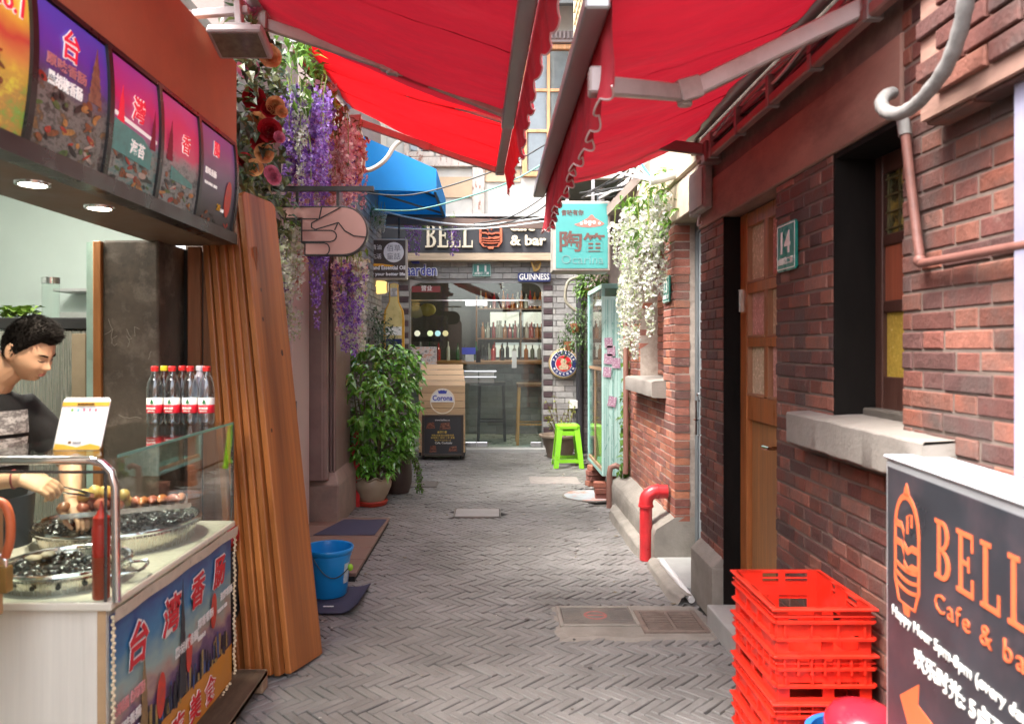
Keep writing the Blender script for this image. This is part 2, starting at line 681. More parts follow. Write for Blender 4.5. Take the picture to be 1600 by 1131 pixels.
MB().lathe([(.0, -.01), (.27, -.01), (.27, .006), (.262, .009), (0, .009)], 32, (1.0, 7.52, 0)).build('lid', M('painted_cover', (.33, .36, .38), .5, var=.3, scale=9, col2=(.55, .2, .12), mix=(.54, .62)), a1)
MB().lathe([(.27, -.01), (.295, -.01), (.295, .005), (.27, .005)], 32, (1.0, 7.52, 0)).build('rim', iron, a1)
manhole(-1.02, -.62, 8.0, 8.3, 'small dark iron grating cover beside the flower pots on the left', M('dark_iron', (.15, .13, .12), .6, .3, var=.3, scale=30), .012)

# ================================================================ BRICKWORK
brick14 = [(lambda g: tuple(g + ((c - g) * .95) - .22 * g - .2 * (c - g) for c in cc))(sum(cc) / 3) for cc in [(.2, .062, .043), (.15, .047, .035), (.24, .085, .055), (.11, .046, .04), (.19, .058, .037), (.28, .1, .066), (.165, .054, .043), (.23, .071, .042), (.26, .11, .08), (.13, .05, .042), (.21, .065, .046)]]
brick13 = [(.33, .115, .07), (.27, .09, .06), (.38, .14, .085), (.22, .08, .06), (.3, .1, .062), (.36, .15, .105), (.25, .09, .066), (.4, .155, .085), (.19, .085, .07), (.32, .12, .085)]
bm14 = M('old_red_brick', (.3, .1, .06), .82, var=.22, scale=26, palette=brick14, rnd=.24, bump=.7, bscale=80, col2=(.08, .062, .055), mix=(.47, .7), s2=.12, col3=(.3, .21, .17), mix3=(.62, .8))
bm13 = M('bright_red_brick', (.36, .13, .08), .82, var=.2, scale=26, palette=brick13, rnd=.2, bump=.55, bscale=110, col2=(.15, .1, .085), mix=(.52, .78), s2=.11, col3=(.48, .38, .32))
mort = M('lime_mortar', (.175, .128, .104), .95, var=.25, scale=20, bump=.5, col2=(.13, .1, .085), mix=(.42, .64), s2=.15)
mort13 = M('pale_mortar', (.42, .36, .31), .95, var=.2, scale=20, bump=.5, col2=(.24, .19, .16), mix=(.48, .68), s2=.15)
CH = .0575


def lay(parent, mat, face, uax, nax, rects, depth, course=CH, joint=.0085, sl_=.195, hd=.092, keep=300, score=None, proud=.001, ch=.0035, flem=True, z00=0.):
    """courses of bricks on a wall face; face(u, z) -> point on the surface"""
    items = []
    for (u0, u1, z0, z1) in rects:
        k0 = int(math.floor((z0 - z00) / course))
        for k in range(k0, int((z1 - z00) / course) + 1):
            za, zb = max(z00 + k * course, z0), min(z00 + (k + 1) * course, z1)
            if zb - za < course * .45: continue
            rr = random.Random(k * 7 + 3)
            u = -20 + (rr.random() * .012) + (0 if k % 2 == 0 else (sl_ + hd + 2 * joint) / 2 if flem else (sl_ + joint) / 2)
            step = (sl_ + hd + 2 * joint) if flem else (sl_ + joint)
            u += math.floor((u0 - u - step) / step) * step
            q = 0
            row = []
            while u < u1:
                L_ = sl_ if (not flem or q % 2 == 0) else hd
                a, b = max(u, u0), min(u + L_, u1)
                if b - a > .03: row.append([a, b])
                u += L_ + joint
                q += 1
            if row:
                row[0][0], row[-1][1] = u0, u1
                items += [((a + b) / 2, (za + zb) / 2, b - a, zb - za - joint) for a, b in row]
    items.sort(key=score or (lambda t: 0))
    n, uv = V(nax), V(uax)
    cache, rest_ = {}, MB()
    for i, (u, z, lu, lz) in enumerate(items):
        pr = proud + R.uniform(-.0022, .003)
        z += R.uniform(-.0015, .0015)
        p = face(u, z) + n * (pr - depth / 2)
        key = (round(lu, 2), round(lz, 3))
        tw = R.uniform(-.02, .02)
        uu = (uv + n * tw * .5 + Z_ * tw * .4).normalized()
        if i < keep:
            if key not in cache:
                cache[key] = MB().slab((0, 0, 0), X_, Z_, -Y_, lu / 2, lz / 2, depth / 2, ch).mesh('brick', mat)
            inwd = -n
            zz = uu.cross(inwd).normalized()
            inst('brick', cache[key], parent, frame(p, uu, inwd, zz))
        else:
            rest_.slab(p, uu, n.cross(uu).normalized(), n, lu / 2, lz / 2, depth / 2, ch)
    if rest_.v: rest_.build('brickwork', mat, parent, kind='stuff')
    return len(items)


# ---------------------------------------------------------------- house with number 14
XR = 1.26
h14 = thing('brick_house', 'old dark red brick house with the brown door and stained glass window', 'house', (1.6, 2.6, 0))
w = MB()
bx = XR + .0035
def wseg(m, y0, y1, z0, z1, x0=bx, x1=1.9): m.box(x0, x1, y0, y1, z0, z1)
wseg(w, .6, 2.262, 0, 3.6)
wseg(w, 2.262, 2.728, 0, 1.13)
wseg(w, 2.728, 3.27, 0, 2.22)
wseg(w, 4.03, 4.46, 0, 2.22)
w.box(1.45, 1.9, 2.262, 2.728, 1.13, 2.22)
w.box(1.42, 1.9, 3.27, 4.03, 0, 2.4)
wseg(w, 2.262, 4.46, 2.472, 3.6)
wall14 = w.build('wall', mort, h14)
fx = lambda u, z: V((XR, -u, z))
def sc14(t):
    y = -t[0]
    vis_ = 1.74 < y and not (y < 2.12 and t[1] < 1.2) and not (t[1] < .2)
    return (0 if vis_ else 1, y)
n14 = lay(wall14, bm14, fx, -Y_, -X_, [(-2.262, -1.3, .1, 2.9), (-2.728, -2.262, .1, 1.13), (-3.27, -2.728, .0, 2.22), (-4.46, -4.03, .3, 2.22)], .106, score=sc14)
# corbelled courses at the near end
cb = []
for k in range(9):
    z0 = 2.115 + k * CH
    for q in range(4):
        y1 = 2.03 - q * .205 - (k % 2) * .09
        cb.append((1.165 + (.03 if k == 0 else 0), y1, z0))
corb = MB().slab((0, 0, 0), X_, Z_, -Y_, .0975, .0245, .08, .004).mesh('brick', bm14)
for x, y1, z0 in cb:
    inst('brick', corb, wall14, frame(V((x + .08, y1 - .0975, z0 + .0245)), -Y_, X_, Z_))
rend = M('brown_render', (.29, .165, .125), .85, var=.25, scale=5, bump=.35, bscale=50, col2=(.17, .095, .072), mix=(.45, .68), s2=.6, stretch=(1, .5, 1.4))
MB().box(1.18, 1.3, 1.2, 2.03, 2.125, 2.62).build('corbel', rend, h14)
MB().box(1.25, 1.9, 2.255, 4.47, 2.221, 2.471).build('lintel', rend, h14, bevel=.006)
MB().box(1.24, 1.9, 2.2, 4.48, 2.62, 2.7).build('cornice', rend, h14, bevel=.006)
# concrete sill with rough edges
sl = MB()
def sillf(u, v):
    prof = [(1.45, 1.262), (1.31, 1.258), (1.172, 1.25), (1.168, 1.244), (1.17, 1.136), (1.174, 1.13), (1.3, 1.13)]
    t = v * (len(prof) - 1)
    i = min(int(t), len(prof) - 2)
    x, z = (lerp(a, b, t - i) for a, b in zip(prof[i], prof[i + 1]))
    y = lerp(2.0, 2.93, u)
    k = noise.noise(V((y * 9, x * 14, z * 14))) * .002 + noise.noise(V((y * 30, x * 30, z * 30))) * .0016
    return V((x + k, y, z + k - .004 * (1 - u)))
sl.grid(sillf, 60, 6)
pr = [(1.45, 1.262), (1.168, 1.24), (1.17, 1.135), (1.3, 1.13)]
for yy in (2.0, 2.93): sl.add([(x, yy, z - .003) for x, z in pr], [(0, 1, 2, 3)])
sl.build('window_sill', stone_l, h14, smooth=True, ang=28)
pl14 = MB().box(1.2, 1.3, 4.03, 4.47, 0, .3)
pl14.add([(1.2, 4.03, .3), (1.2, 4.47, .3), (1.268, 4.47, .37), (1.268, 4.03, .37), (1.3, 4.03, .3), (1.3, 4.47, .3), (1.3, 4.03, .37), (1.3, 4.47, .37)], [(0, 1, 2, 3), (0, 3, 6, 4), (1, 5, 7, 2), (2, 7, 6, 3)])
pl14.build('plinth', concrete, h14, bevel=.012, seg=2)
MB().box(1.17, 1.42, 3.2, 4.03, -.02, .105).build('doorstep', M('step_stone', (.38, .38, .36), .8, var=.12, scale=8, bump=.3), h14, bevel=.012, seg=2)
tar = M('tarred_timber', (.011, .009, .008), .9, spec=.1, var=.4, scale=9, bump=.4, bscale=40, stretch=(1, 1, .3))
rv = MB()
rv.box(1.262, 1.42, 4.018, 4.0292, 0, 2.219); rv.box(1.272, 1.42, 3.27, 3.272, 0, 2.2)
rv.build('door_reveal', tar, h14)
rw = MB()
rw.box(1.262, 1.46, 2.715, 2.727, 1.25, 2.2195); rw.box(1.264, 1.46, 2.27, 2.728, 2.2, 2.2185); rw.box(1.30, 1.46, 2.2635, 2.275, 1.25, 2.2)
rw.build('window_reveal', tar, h14)
# door
dw = wood('door_wood', (.38, .135, .042), .35, col2=(.24, .085, .033), mix=(.5, .7), coord='P', grain=(26, 26, 2.2))
dwl = wood('worn_door_wood', (.4, .19, .07), .5, col2=(.27, .14, .065), mix=(.42, .66), coord='P', grain=(26, 26, 1.8))
door = MB()
XD = 1.345
ys = [(3.275, 3.37), (3.615, 3.655), (3.9, 4.0)]
for a, b in ys[::2]: door.box(XD, XD + .05, a, b, .1, 2.219)
door.box(XD + .003, XD + .045, 3.615, 3.652, 1.26, 2.15)
for a, b in ((2.14, 2.216), (1.79, 1.845), (1.51, 1.56), (1.13, 1.255), (.1, .22)):
    door.box(XD + .002, XD + .047, 3.3705, 3.8995, a, b)
dr = door.build('door', dw, h14, bevel=.004)
MB().box(XD + .03, XD + .04, 3.37, 3.9, .22, 1.13).build('panel', dwl, dr)
gp = [M('amber_obscure_glass', (.66, .56, .38), .22, var=.2, scale=60, bump=.5, bscale=150), M('pink_obscure_glass', (.66, .38, .33), .22, var=.2, scale=60, bump=.5, bscale=150)]
k = 0
for zi, (z0, z1) in enumerate(((1.845, 2.14), (1.56, 1.79), (1.255, 1.51))):
    for yi, (y0, y1) in enumerate(((3.652, 3.9), (3.37, 3.615))):
        MB().box(XD + .028, XD + .034, y0, y1, z0, z1).build('pane', gp[(zi + yi) % 2], dr)
        b = MB()
        b.box(XD + .001, XD + .028, y0, y1, z0, z0 + .012); b.box(XD + .004, XD + .028, y0, y0 + .01, z0, z1); b.box(XD + .004, XD + .028, y1 - .01, y1, z0, z1)
        b.build('bead', wood('pale_bead', (.34, .17, .09), .5, coord='P'), dr)
hd = MB().tube([(XD - .005, 3.47, 1.03), (XD - .045, 3.47, 1.03), (XD - .05, 3.53, 1.03)], .009, 8)
hd.box(XD + .02, XD + .031, 3.455, 3.485, .98, 1.08)
hd.build('handle', chrome, dr, smooth=True)
MB().box(XD - .012, XD, 3.985, 4.0, 1.7, 1.82).build('hinge', steel, dr)
pp = MB()
for q in range(9):
    cy, cz = 3.5 + R.uniform(-.05, .06), .98 - q * .042 + R.uniform(-.02, .02)
    pp.prism([(R.uniform(.008, .022) * math.cos(a) * (1.1), R.uniform(.02, .055) * math.sin(a)) for a in [i * math.pi / 4.5 for i in range(9)]], (XD + .0295, cy - .03, cz), -Y_, Z_, .0006, .0005 + q * .0003)
pp.build('torn_paper', M('torn_paper', (.6, .54, .46), .8, var=.1), dr)
# window: three lights, one above the other
fw_ = wood('dark_window_wood', (.07, .03, .022), .4, coord='P')
wn_ = MB()
XW = 1.41
for a, b in ((2.276, 2.335), (2.665, 2.714)): wn_.box(XW, XW + .04, a, b, 1.27, 2.199)
for a, b in ((2.13, 2.198), (1.87, 1.91), (1.63, 1.672), (1.27, 1.4)): wn_.box(XW + .002, XW + .038, 2.3355, 2.6645, a, b)
win = wn_.build('window', fw_, h14, bevel=.003)
MB().box(XW + .018, XW + .026, 2.335, 2.665, 1.91, 2.13).build('pane', M('leaded_pane', (.05, .045, .02), .15, var=.5, scale=30, col2=(.3, .22, .05), mix=(.52, .6)), win)
MB().box(XW + .012, XW + .026, 2.335, 2.665, 1.672, 1.87).build('panel', wood('red_panel', (.3, .085, .045), .4, coord='P'), win)
MB().box(XW + .018, XW + .026, 2.335, 2.665, 1.4, 1.63).build('pane', M('yellow_obscure_glass', (.5, .34, .06), .2, var=.2, scale=80, bump=.6, bscale=160), win)
ld = MB()
for q in range(5): ld.bar((XW + .014, 2.35 + q * .075, 1.91), (XW + .014, 2.35 + q * .075, 2.13), .006, .006, (1, 0, 0))
for q in range(4): ld.bar((XW + .014, 2.335, 1.93 + q * .06), (XW + .014, 2.665, 1.93 + q * .06), .006, .006)
ld.build('lead_came', M('lead', (.2, .17, .08), .35, .6), win)
MB().box(1.36, 1.47, 2.28, 2.71, 1.235, 1.285).build('inner_sill', M('rotten_timber', (.1, .085, .07), .9, var=.3, scale=14, bump=.7, stretch=(2, .3, 2)), h14, bevel=.006)

# ---------------------------------------------------------------- house with number 13
h13 = thing('brick_house', 'bright orange red brick house with the grey metal door and ivy', 'house', (1.6, 5.8, 0))
w = MB()
wseg(w, 5.105, 5.43, 0, 2.37); wseg(w, 5.43, 6.3, 0, 1.14); wseg(w, 6.3, 7.0, 0, 2.37)
w.box(1.42, 1.9, 5.43, 6.3, 1.14, 2.37)
wseg(w, 4.46, 7.0, 2.62, 3.3)
w.box(1.45, 1.9, 4.46, 5.105, 0, 2.7)
wall13 = w.build('wall', mort13, h13)
fx13 = lambda u, z: V((XR, -u, z))
lay(wall13, bm13, fx13, -Y_, -X_, [(-5.43, -5.1, .3, 2.37), (-6.3, -5.43, .3, 1.14), (-7.0, -6.3, .3, 2.37)], .106, score=lambda t: (0, -t[0]))
# back of the shallow bay: darker bricks, each its own piece in one run
lay(h13, bm13, lambda u, z: V((1.412, -u, z)), -Y_, -X_, [(-6.3, -5.43, 1.28, 2.37)], .06, keep=140, score=lambda t: -t[1])
beam = M('tan_concrete', (.44, .35, .25), .85, var=.16, scale=6, bump=.3, col2=(.3, .23, .17), mix=(.5, .72))
MB().box(1.25, 1.9, 4.475, 7.02, 2.371, 2.621).build('lintel', beam, h13, bevel=.008)
MB().box(1.24, 1.9, 4.475, 7.02, 2.64, 2.9).build('cornice', beam, h13, bevel=.01)
s13 = MB()
s13.grid(lambda u, v: V(((lambda t: [1.4, 1.17, 1.155, 1.155, 1.3][t])(round(v * 4)) + .004 * noise.noise(V((u * 9, v * 9, 1))), lerp(5.35, 6.42, u), (lambda t: [1.275, 1.265, 1.25, 1.15, 1.14][t])(round(v * 4)))), 14, 4)
for yy in (5.35, 6.42): s13.add([(1.4, yy, 1.275), (1.155, yy, 1.258), (1.155, yy, 1.145), (1.3, yy, 1.14)], [(0, 1, 2, 3)])
s13.build('window_sill', stone_l, h13, smooth=True, ang=50)
pk = M('pink_paint', (.38, .13, .1), .5, var=.15)
MB().tube([(1.3, 5.5, 1.27), (1.3, 5.5, 2.36)], .014, 8).build('bay_rod', pk, h13, smooth=True)
p13 = MB()
def plinthf(u, v):
    prof = [(1.12, -.02), (1.12, .21), (1.135, .25), (1.268, .335)]
    t = v * 3
    i = min(int(t), 2)
    x, z = (lerp(a, b, t - i) for a, b in zip(prof[i], prof[i + 1]))
    y = lerp(5.1, 7.0, u)
    return V((x + .008 * noise.noise(V((y * 5, z * 9, 2))), y, z + .006 * noise.noise(V((y * 6, z * 5, 7)))))
p13.grid(plinthf, 30, 9)
p13.add([(1.12, 5.1, -.02), (1.12, 5.1, .21), (1.135, 5.1, .25), (1.268, 5.1, .335), (1.43, 5.1, .335), (1.43, 5.1, -.02)], [(0, 1, 2, 3, 4, 5)])
p13.build('plinth', concrete, h13, smooth=True, ang=45)
MB().box(1.13, 1.48, 4.47, 5.1, -.02, .06).build('doorstep', _mats['step_stone'], h13, bevel=.01)
gm = M('grey_painted_metal', (.3, .34, .36), .45, .2, var=.1)
d13 = MB()
d13.box(1.40, 1.46, 5.04, 5.104, .06, 2.37); d13.box(1.40, 1.46, 4.461, 4.52, .06, 2.37); d13.box(1.40, 1.46, 4.52, 5.04, 2.3, 2.37)
fr13 = d13.build('door_frame', M('dark_grey_metal', (.16, .18, .19), .5, .3, var=.1), h13, bevel=.003)
d13 = MB()
d13.box(1.41, 1.45, 4.92, 5.035, .08, 2.295); d13.box(1.41, 1.45, 4.525, 4.6, .08, 2.295)
d13.box(1.411, 1.449, 4.6, 4.92, 2.16, 2.29); d13.box(1.411, 1.449, 4.6, 4.92, .08, .3)
dd = d13.build('door', gm, h13, bevel=.003)
MB().box(1.425, 1.435, 4.6, 4.92, .3, 2.16).build('pane', M('smoky_pane', (.03, .035, .04), .08, spec=.8), dd)
hh = MB().tube([(1.41, 4.97, 1.15), (1.375, 4.97, 1.15), (1.375, 4.97, .92), (1.41, 4.97, .92)], .009, 8)
hh.tube([(1.41, 5.0, 1.02), (1.37, 5.0, 1.02), (1.37, 4.95, 1.02)], .008, 8); hh.tube([(1.41, 4.99, 1.19), (1.385, 4.99, 1.19)], .013, 10)
hh.build('handle', chrome, dd, smooth=True)
# kerb stones along the foot of the houses
kb = MB()
def kerbf(y0, y1, x0, x1, zt):
    def fn(u, v):
        prof = [(x1, zt), (x0 + .05, zt), (x0 + .012, zt - .018), (x0, zt - .05), (x0 - .01, -.03)]
        t = v * 4
        i = min(int(t), 3)
        x, z = (lerp(a, b, t - i) for a, b in zip(prof[i], prof[i + 1]))
        y = lerp(y0, y1, u)
        e = .03 * max(0, 1 - u * 9) + .05 * max(0, 1 - (1 - u) * 8)
        return V((x + e * (v > .2) + .012 * noise.noise(V((y * 4, v * 3, 1))), y, z + .006 * noise.noise(V((y * 5, v * 3, 6)))))
    return fn
kb.grid(kerbf(5.25, 6.75, 1.04, 1.14, .085), 24, 12)
kb.build('kerb', concrete, kind='structure', smooth=True, ang=60)
kb = MB()
kb.grid(kerbf(4.32, 5.2, 1.06, 1.17, .055), 18, 12)
kb.build('kerb', concrete, kind='structure', smooth=True, ang=60)
wp = MB().tube([(1.14, 4.95, .07), (1.15, 4.6, .062), (1.165, 4.31, .03)], .02, 10)
tag(wp.build('waste_pipe', white_pl, smooth=True), 'short white plastic waste pipe lying along the kerb by the metal door', 'pipe')

# ---------------------------------------------------------------- things on the right wall
def plate(name, label, o, ex, ey, w_, h_, num, mat, parent_loc, small='成都路二弄'):
    t = thing(name, label, 'number plate', parent_loc)
    n = V(ex).cross(V(ey)).normalized()
    q = MB()
    pts = [(0.012, 0), (w_ - .012, 0), (w_, .012), (w_, h_ - .012), (w_ - .012, h_), (.012, h_), (0, h_ - .012), (0, .012)]
    q.prism(pts, o, ex, ey, .012)
    q.build('plate', mat, t, bevel=.003)
    b = MB()
    for (x0, x1, y0, y1) in ((.008, w_ - .008, .008, .012), (.008, w_ - .008, h_ - .012, h_ - .008), (.008, .012, .012, h_ - .012), (w_ - .012, w_ - .008, .012, h_ - .012)):
        b.prism([(x0, y0), (x1, y0), (x1, y1), (x0, y1)], V(o) + n * .012, ex, ey, .0012)
    b.build('border', white_p, t)
    text(num, white_p, t, V(o) + V(ex) * w_ / 2 + V(ey) * h_ * .36 + n * .012, ex, ey, h=h_ * .46, w=w_ * .5, bold=.015, center=True)
    text(small, white_p, t, V(o) + V(ex) * w_ / 2 + V(ey) * h_ * .13 + n * .012, ex, ey, w=w_ * .78, center=True, bold=.02)
    return t
teal_pl = M('teal_enamel', (.01, .2, .155), .3, var=.1, scale=12)
plate('number_plate', 'green house number plate reading 14 on the pier by the brown door', (1.252, 3.215, 1.83), -Y_, Z_, .2, .205, '14', teal_pl, (1.25, 3.11, 1.83))
plate('number_plate', 'green house number plate reading 13 on the brick corner', (1.252, 5.375, 1.83), -Y_, Z_, .2, .19, '13', teal_pl, (1.25, 5.28, 1.83))
hose = MB()
hp = [W(1528, -120, 1.62), W(1515, -40, 1.68), W(1502, 40, 1.74), W(1478, 105, 1.82), W(1440, 155, 1.93), W(1408, 177, 2.02), W(1385, 175, 2.09), W(1377, 162, 2.12), W(1384, 150, 2.15), W(1394, 146, 2.18)]
def smooth_path(p, k=6):
    out = []
    for i in range(len(p) - 1):
        a, b, c, d = p[max(i - 1, 0)], p[i], p[i + 1], p[min(i + 2, len(p) - 1)]
        for q in range(k):
            t = q / k
            out.append(.5 * ((2 * b) + (c - a) * t + (2 * a - 5 * b + 4 * c - d) * t * t + (3 * b - a - 3 * c + d) * t ** 3))
    return out + [p[-1]]
hpp = smooth_path(hp)
hose.tube(hpp, [.0185 + .0012 * math.sin(i * 2.1) for i in range(len(hpp))], 12)
tag(hose.build('drain_hose', M('dirty_grey_lagging', (.2, .19, .18), .8, var=.25, scale=25, bump=.5), smooth=True), 'thick grey lagged hose curling down over the brown lintel', 'hose')
pipe_m = M('pink_painted_pipe', (.17, .07, .055), .6, var=.2, scale=20, bump=.3)
pq = [WX(1413, 196, 1.225), WX(1421, 270, 1.226), WX(1433, 370, 1.228), WX(1437, 400, 1.228)]
t = thing('conduit_pipe', 'pinkish red painted pipe running down and along the brick beside the window', 'pipe', pq[-1])
MB().tube(pq, .0135, 10).build('pipe', pipe_m, t, smooth=True)
MB().tube([WX(1437, 412, 1.226), WX(1500, 401, 1.224), WX(1600, 383, 1.222), WX(1680, 368, 1.222)], .0125, 10).build('pipe', pipe_m, t, smooth=True)
MB().ball(WX(1437, 407, 1.226), .018, n=10, m=8).build('elbow', pipe_m, t, smooth=True)
MB().tube([WX(1411, 188, 1.225), WX(1414, 212, 1.225)], .018, 10).build('collar', _mats['dirty_grey_lagging'], t, smooth=True)
po = thing('steel_post', 'pale grey metal post at the very right edge beside the dark sign', 'post', (1.237, 1.69, 0))
MB().box(1.218, 1.256, 1.655, 1.72, 0, 3.2).build('post', M('pale_grey_metal', (.2, .205, .215), .35, .3, var=.05), po, bevel=.004)
MB().box(1.215, 1.2178, 1.66, 1.715, 0, 3.2).build('edge_strip', M('mauve_edge', (.28, .27, .36), .4), po)
# red stand pipe
rp = thing('standpipe', 'red painted stub pipe bending into the concrete plinth', 'pipe', (1.09, 5.24, 0))
red_pipe = M('red_pipe_paint', (.55, .025, .03), .35, var=.2, scale=9, bump=.2, col2=(.3, .02, .025), mix=(.55, .75), coat=.3)
ep = [V((1.09, 5.24, .41)) + V((.075 * (1 - math.cos(a)), 0, .075 * math.sin(a))) for a in [i * math.pi / 12 for i in range(7)]]
MB().tube([(1.09, 5.24, .0), (1.09, 5.24, .41)], .044, 20).build('pipe', red_pipe, rp, smooth=True)
MB().tube([(1.09, 5.24, .38)] + ep + [(1.24, 5.24, .485)], .049, 20).build('elbow', red_pipe, rp, smooth=True)
b = MB()
for z in (.385, ): b.tube([(1.09, 5.24, z - .008), (1.09, 5.24, z + .008)], .054, 20)
b.tube([(1.165, 5.24, .485), (1.178, 5.24, .485)], .054, 20)
b.build('collar', red_pipe, rp, smooth=True)
# brown downpipe by the ivy
dp = thing('downpipe', 'thin brown downpipe beside the trailing ivy', 'pipe', (1.2, 6.6, 0))
bpm = M('brown_pipe', (.24, .12, .09), .6, var=.15)
MB().tube([(1.215, 6.72, 1.9), (1.215, 6.72, .42), (1.21, 6.72, .36)], .026, 10).build('pipe', bpm, dp, smooth=True)
MB().tube([(1.2, 6.95, .38), (1.16, 6.95, .4), (1.11, 6.95, .38), (1.10, 6.95, .3), (1.10, 6.95, .0)], .028, 10).build('outlet', bpm, dp, smooth=True)
# junction box and loops
jb = thing('junction_box', 'weathered grey metal box on the wall under the awning arm', 'junction box', (1.24, 4.35, 2.3))
MB().box(1.2, 1.25, 4.18, 4.5, 2.3, 2.56).build('box', M('weathered_grey', (.3, .27, .25), .6, .2, var=.2, scale=14), jb, bevel=.008)
MB().box(1.192, 1.2, 4.2, 4.48, 2.32, 2.54).build('lid', _mats['weathered_grey'], jb, bevel=.004)
lp = MB().tube(smooth_path([W(1078, 275, 4.5), W(1085, 300, 4.5), W(1098, 325, 4.45), W(1097, 348, 4.4), W(1090, 352, 4.4), W(1094, 335, 4.4), W(1110, 305, 4.35), W(1122, 250, 4.3)]), .0055, 6)
tag(lp.build('cable_loop', white_pl, smooth=True), 'looped white cable hanging from the junction box over the metal door', 'cable')

# ---------------------------------------------------------------- crates
cred = M('red_crate_plastic', (.7, .028, .012), .38, var=.14, scale=14, coat=.1, col2=(.5, .025, .015), mix=(.5, .68), s2=.8, col3=(.7, .16, .11), mix3=(.68, .74))
X0, X1, Yc0, Yc1 = .915, 1.215, 2.37, 2.76
def crate_parts(root, z0):
    def wallp(name, o, ex, L_, ops, taper):
        b = MB()
        Hh = .215
        n = ex.cross(Z_)
        P = lambda a, c, q: o + ex * a + Z_ * c + n * q
        zc = [0, .05, .075, .125, .165, Hh]
        us = [0, .12, .2, .4, .48, .6, .68, .88, 1.0]
        holes = {(2, 1), (2, 3), (2, 5), (2, 6), (0, 2), (0, 4), (0, 6), (4, 1), (4, 2), (4, 4), (4, 5), (2, 2)} if ops else {(2, 1), (2, 2), (2, 4), (2, 5), (0, 1), (0, 3), (0, 5), (0, 6), (4, 2), (4, 5)}
        for r in range(5):
            c0 = 0
            while c0 < 8:
                if (r, c0) in holes:
                    c0 += 1
                    continue
                c1 = c0
                while c1 < 8 and (r, c1) not in holes: c1 += 1
                b.obox((P(us[c0] * L_, zc[r], 0) + P(us[c1] * L_, zc[r + 1], 0)) / 2, ex * (us[c1] - us[c0]) * L_ / 2, n * .004, Z_ * (zc[r + 1] - zc[r]) / 2)
                c0 = c1
        for zz in (.06, .115, .17):
            b.obox(P(L_ / 2, zz, .009), ex * (L_ / 2 + .006), n * .008, Z_ * .004)
        for q in range(7):
            b.obox(P(L_ * (q + .5) / 7, .03, .007), ex * .003, n * .006, Z_ * .03)
            if q % 2 == 0: b.obox(P(L_ * (q + .5) / 7, .143, .007), ex * .003, n * .006, Z_ * .027)
        b.build(name, cred, root)
    wallp('front_wall', V((X0, Yc0, z0)), X_, X1 - X0, 1, 0)
    wallp('back_wall', V((X1, Yc1, z0)), -X_, X1 - X0, 1, 0)
    wallp('side_wall', V((X0, Yc1, z0)), -Y_, Yc1 - Yc0, 0, 0)
    wallp('side_wall', V((X1, Yc0, z0)), Y_, Yc1 - Yc0, 0, 0)
    rim = MB()
    for zz, ww, hh_ in ((z0 + .215, .02, .009), (z0 + .19, .013, .005)):
        rim.box(X0 - ww, X1 + ww, Yc0 - ww, Yc0 + .004, zz - hh_, zz); rim.box(X0 - ww, X1 + ww, Yc1 - .004, Yc1 + ww, zz - hh_, zz)
        rim.box(X0 - ww, X0 + .004, Yc0 + .0045, Yc1 - .0045, zz - hh_, zz); rim.box(X1 - .004, X1 + ww, Yc0 + .0045, Yc1 - .0045, zz - hh_, zz)
    rim.build('rim', cred, root, bevel=.003)
    fl = MB()
    fl.box(X0, X1, Yc0, Yc1, z0 - .002, z0 + .004)
    fl.build('base', cred, root)
tops = ['topmost', 'second from the top', 'third from the top', 'lowest']
lab = ['empty red plastic crate on top of the stack by the brick wall', 'red plastic crate just beneath the empty top crate', 'red plastic crate third down in the stack by the wall', 'red plastic crate at the bottom of the stack, on the paving']
for k in range(4):
    z0 = .455 - k * .1515
    t = thing('plastic_crate', lab[k], 'crate', ((X0 + X1) / 2 , (Yc0 + Yc1) / 2, z0), 'red plastic crates stacked by the wall')
    crate_parts(t, z0)
    t.location += V((R.uniform(-.004, .004), R.uniform(-.004, .004), 0))
    t.rotation_euler = (0, 0, R.uniform(-.008, .008))
# blue bin with red bowl beside the crates
bb = thing('storage_bin', 'blue plastic bin at the foot of the dark sign, in front of the crates', 'bin', (1.08, 2.2, 0))
blue_m = M('blue_plastic', (.02, .17, .55), .35, var=.08)
b = MB()
b.lathe([(.11, 0), (.128, .33), (.14, .335), (.14, .35), (.122, .35), (.105, .02), (0, .02)], 36, (1.08, 2.195, 0)); b.build('body', blue_m, bb, smooth=True)
rb = MB().lathe([(.112, .351), (.114, .36), (.108, .39), (.088, .417), (.05, .433), (.0, .438)], 36, (1.115, 2.21, 0))
tag(rb.build('plastic_bowl', M('red_glossy_plastic', (.5, .02, .04), .2, var=.05, coat=.5), smooth=True), 'shiny red plastic bowl upside down on the blue bin', 'bowl')

# ---------------------------------------------------------------- lightbox sign bottom right
sg = thing('lightbox_sign', 'dark standing lightbox sign with orange bell and lettering beside the crates', 'sign', (1.15, 1.75, 0))
A, B = V((1.10, 2.06, 0)), V((1.0, 1.2, 0))
ex = (B - A).normalized()
L_ = (B - A).length
nz_ = ex.cross(Z_)
o = A + Z_ * .12
sm = M('sign_dark_print', (.03, .032, .04), .35, var=.3, scale=4, col2=(.07, .05, .06), mix=(.5, .75), s2=1.2)
body = MB()
body.prism([(0, 0), (L_, 0), (L_, 1.075), (0, 1.075)], o - nz_ * .142, ex, Z_, .142)
body.build('case', M('sign_frame_silver', (.5, .51, .53), .4, .5, var=.06), sg, bevel=.006)
MB().prism([(.02, .02), (L_ - .02, .02), (L_ - .02, 1.055), (.02, 1.055)], o, ex, Z_, .003).build('face', sm, sg)
MB().prism([(-.006, 1.0755), (L_ + .006, 1.0755), (L_ + .006, 1.086), (-.006, 1.086)], o - nz_ * .148, ex, Z_, .154).build('cap', M('white_cap', (.5, .52, .54), .5, var=.12, scale=14), sg, bevel=.004)
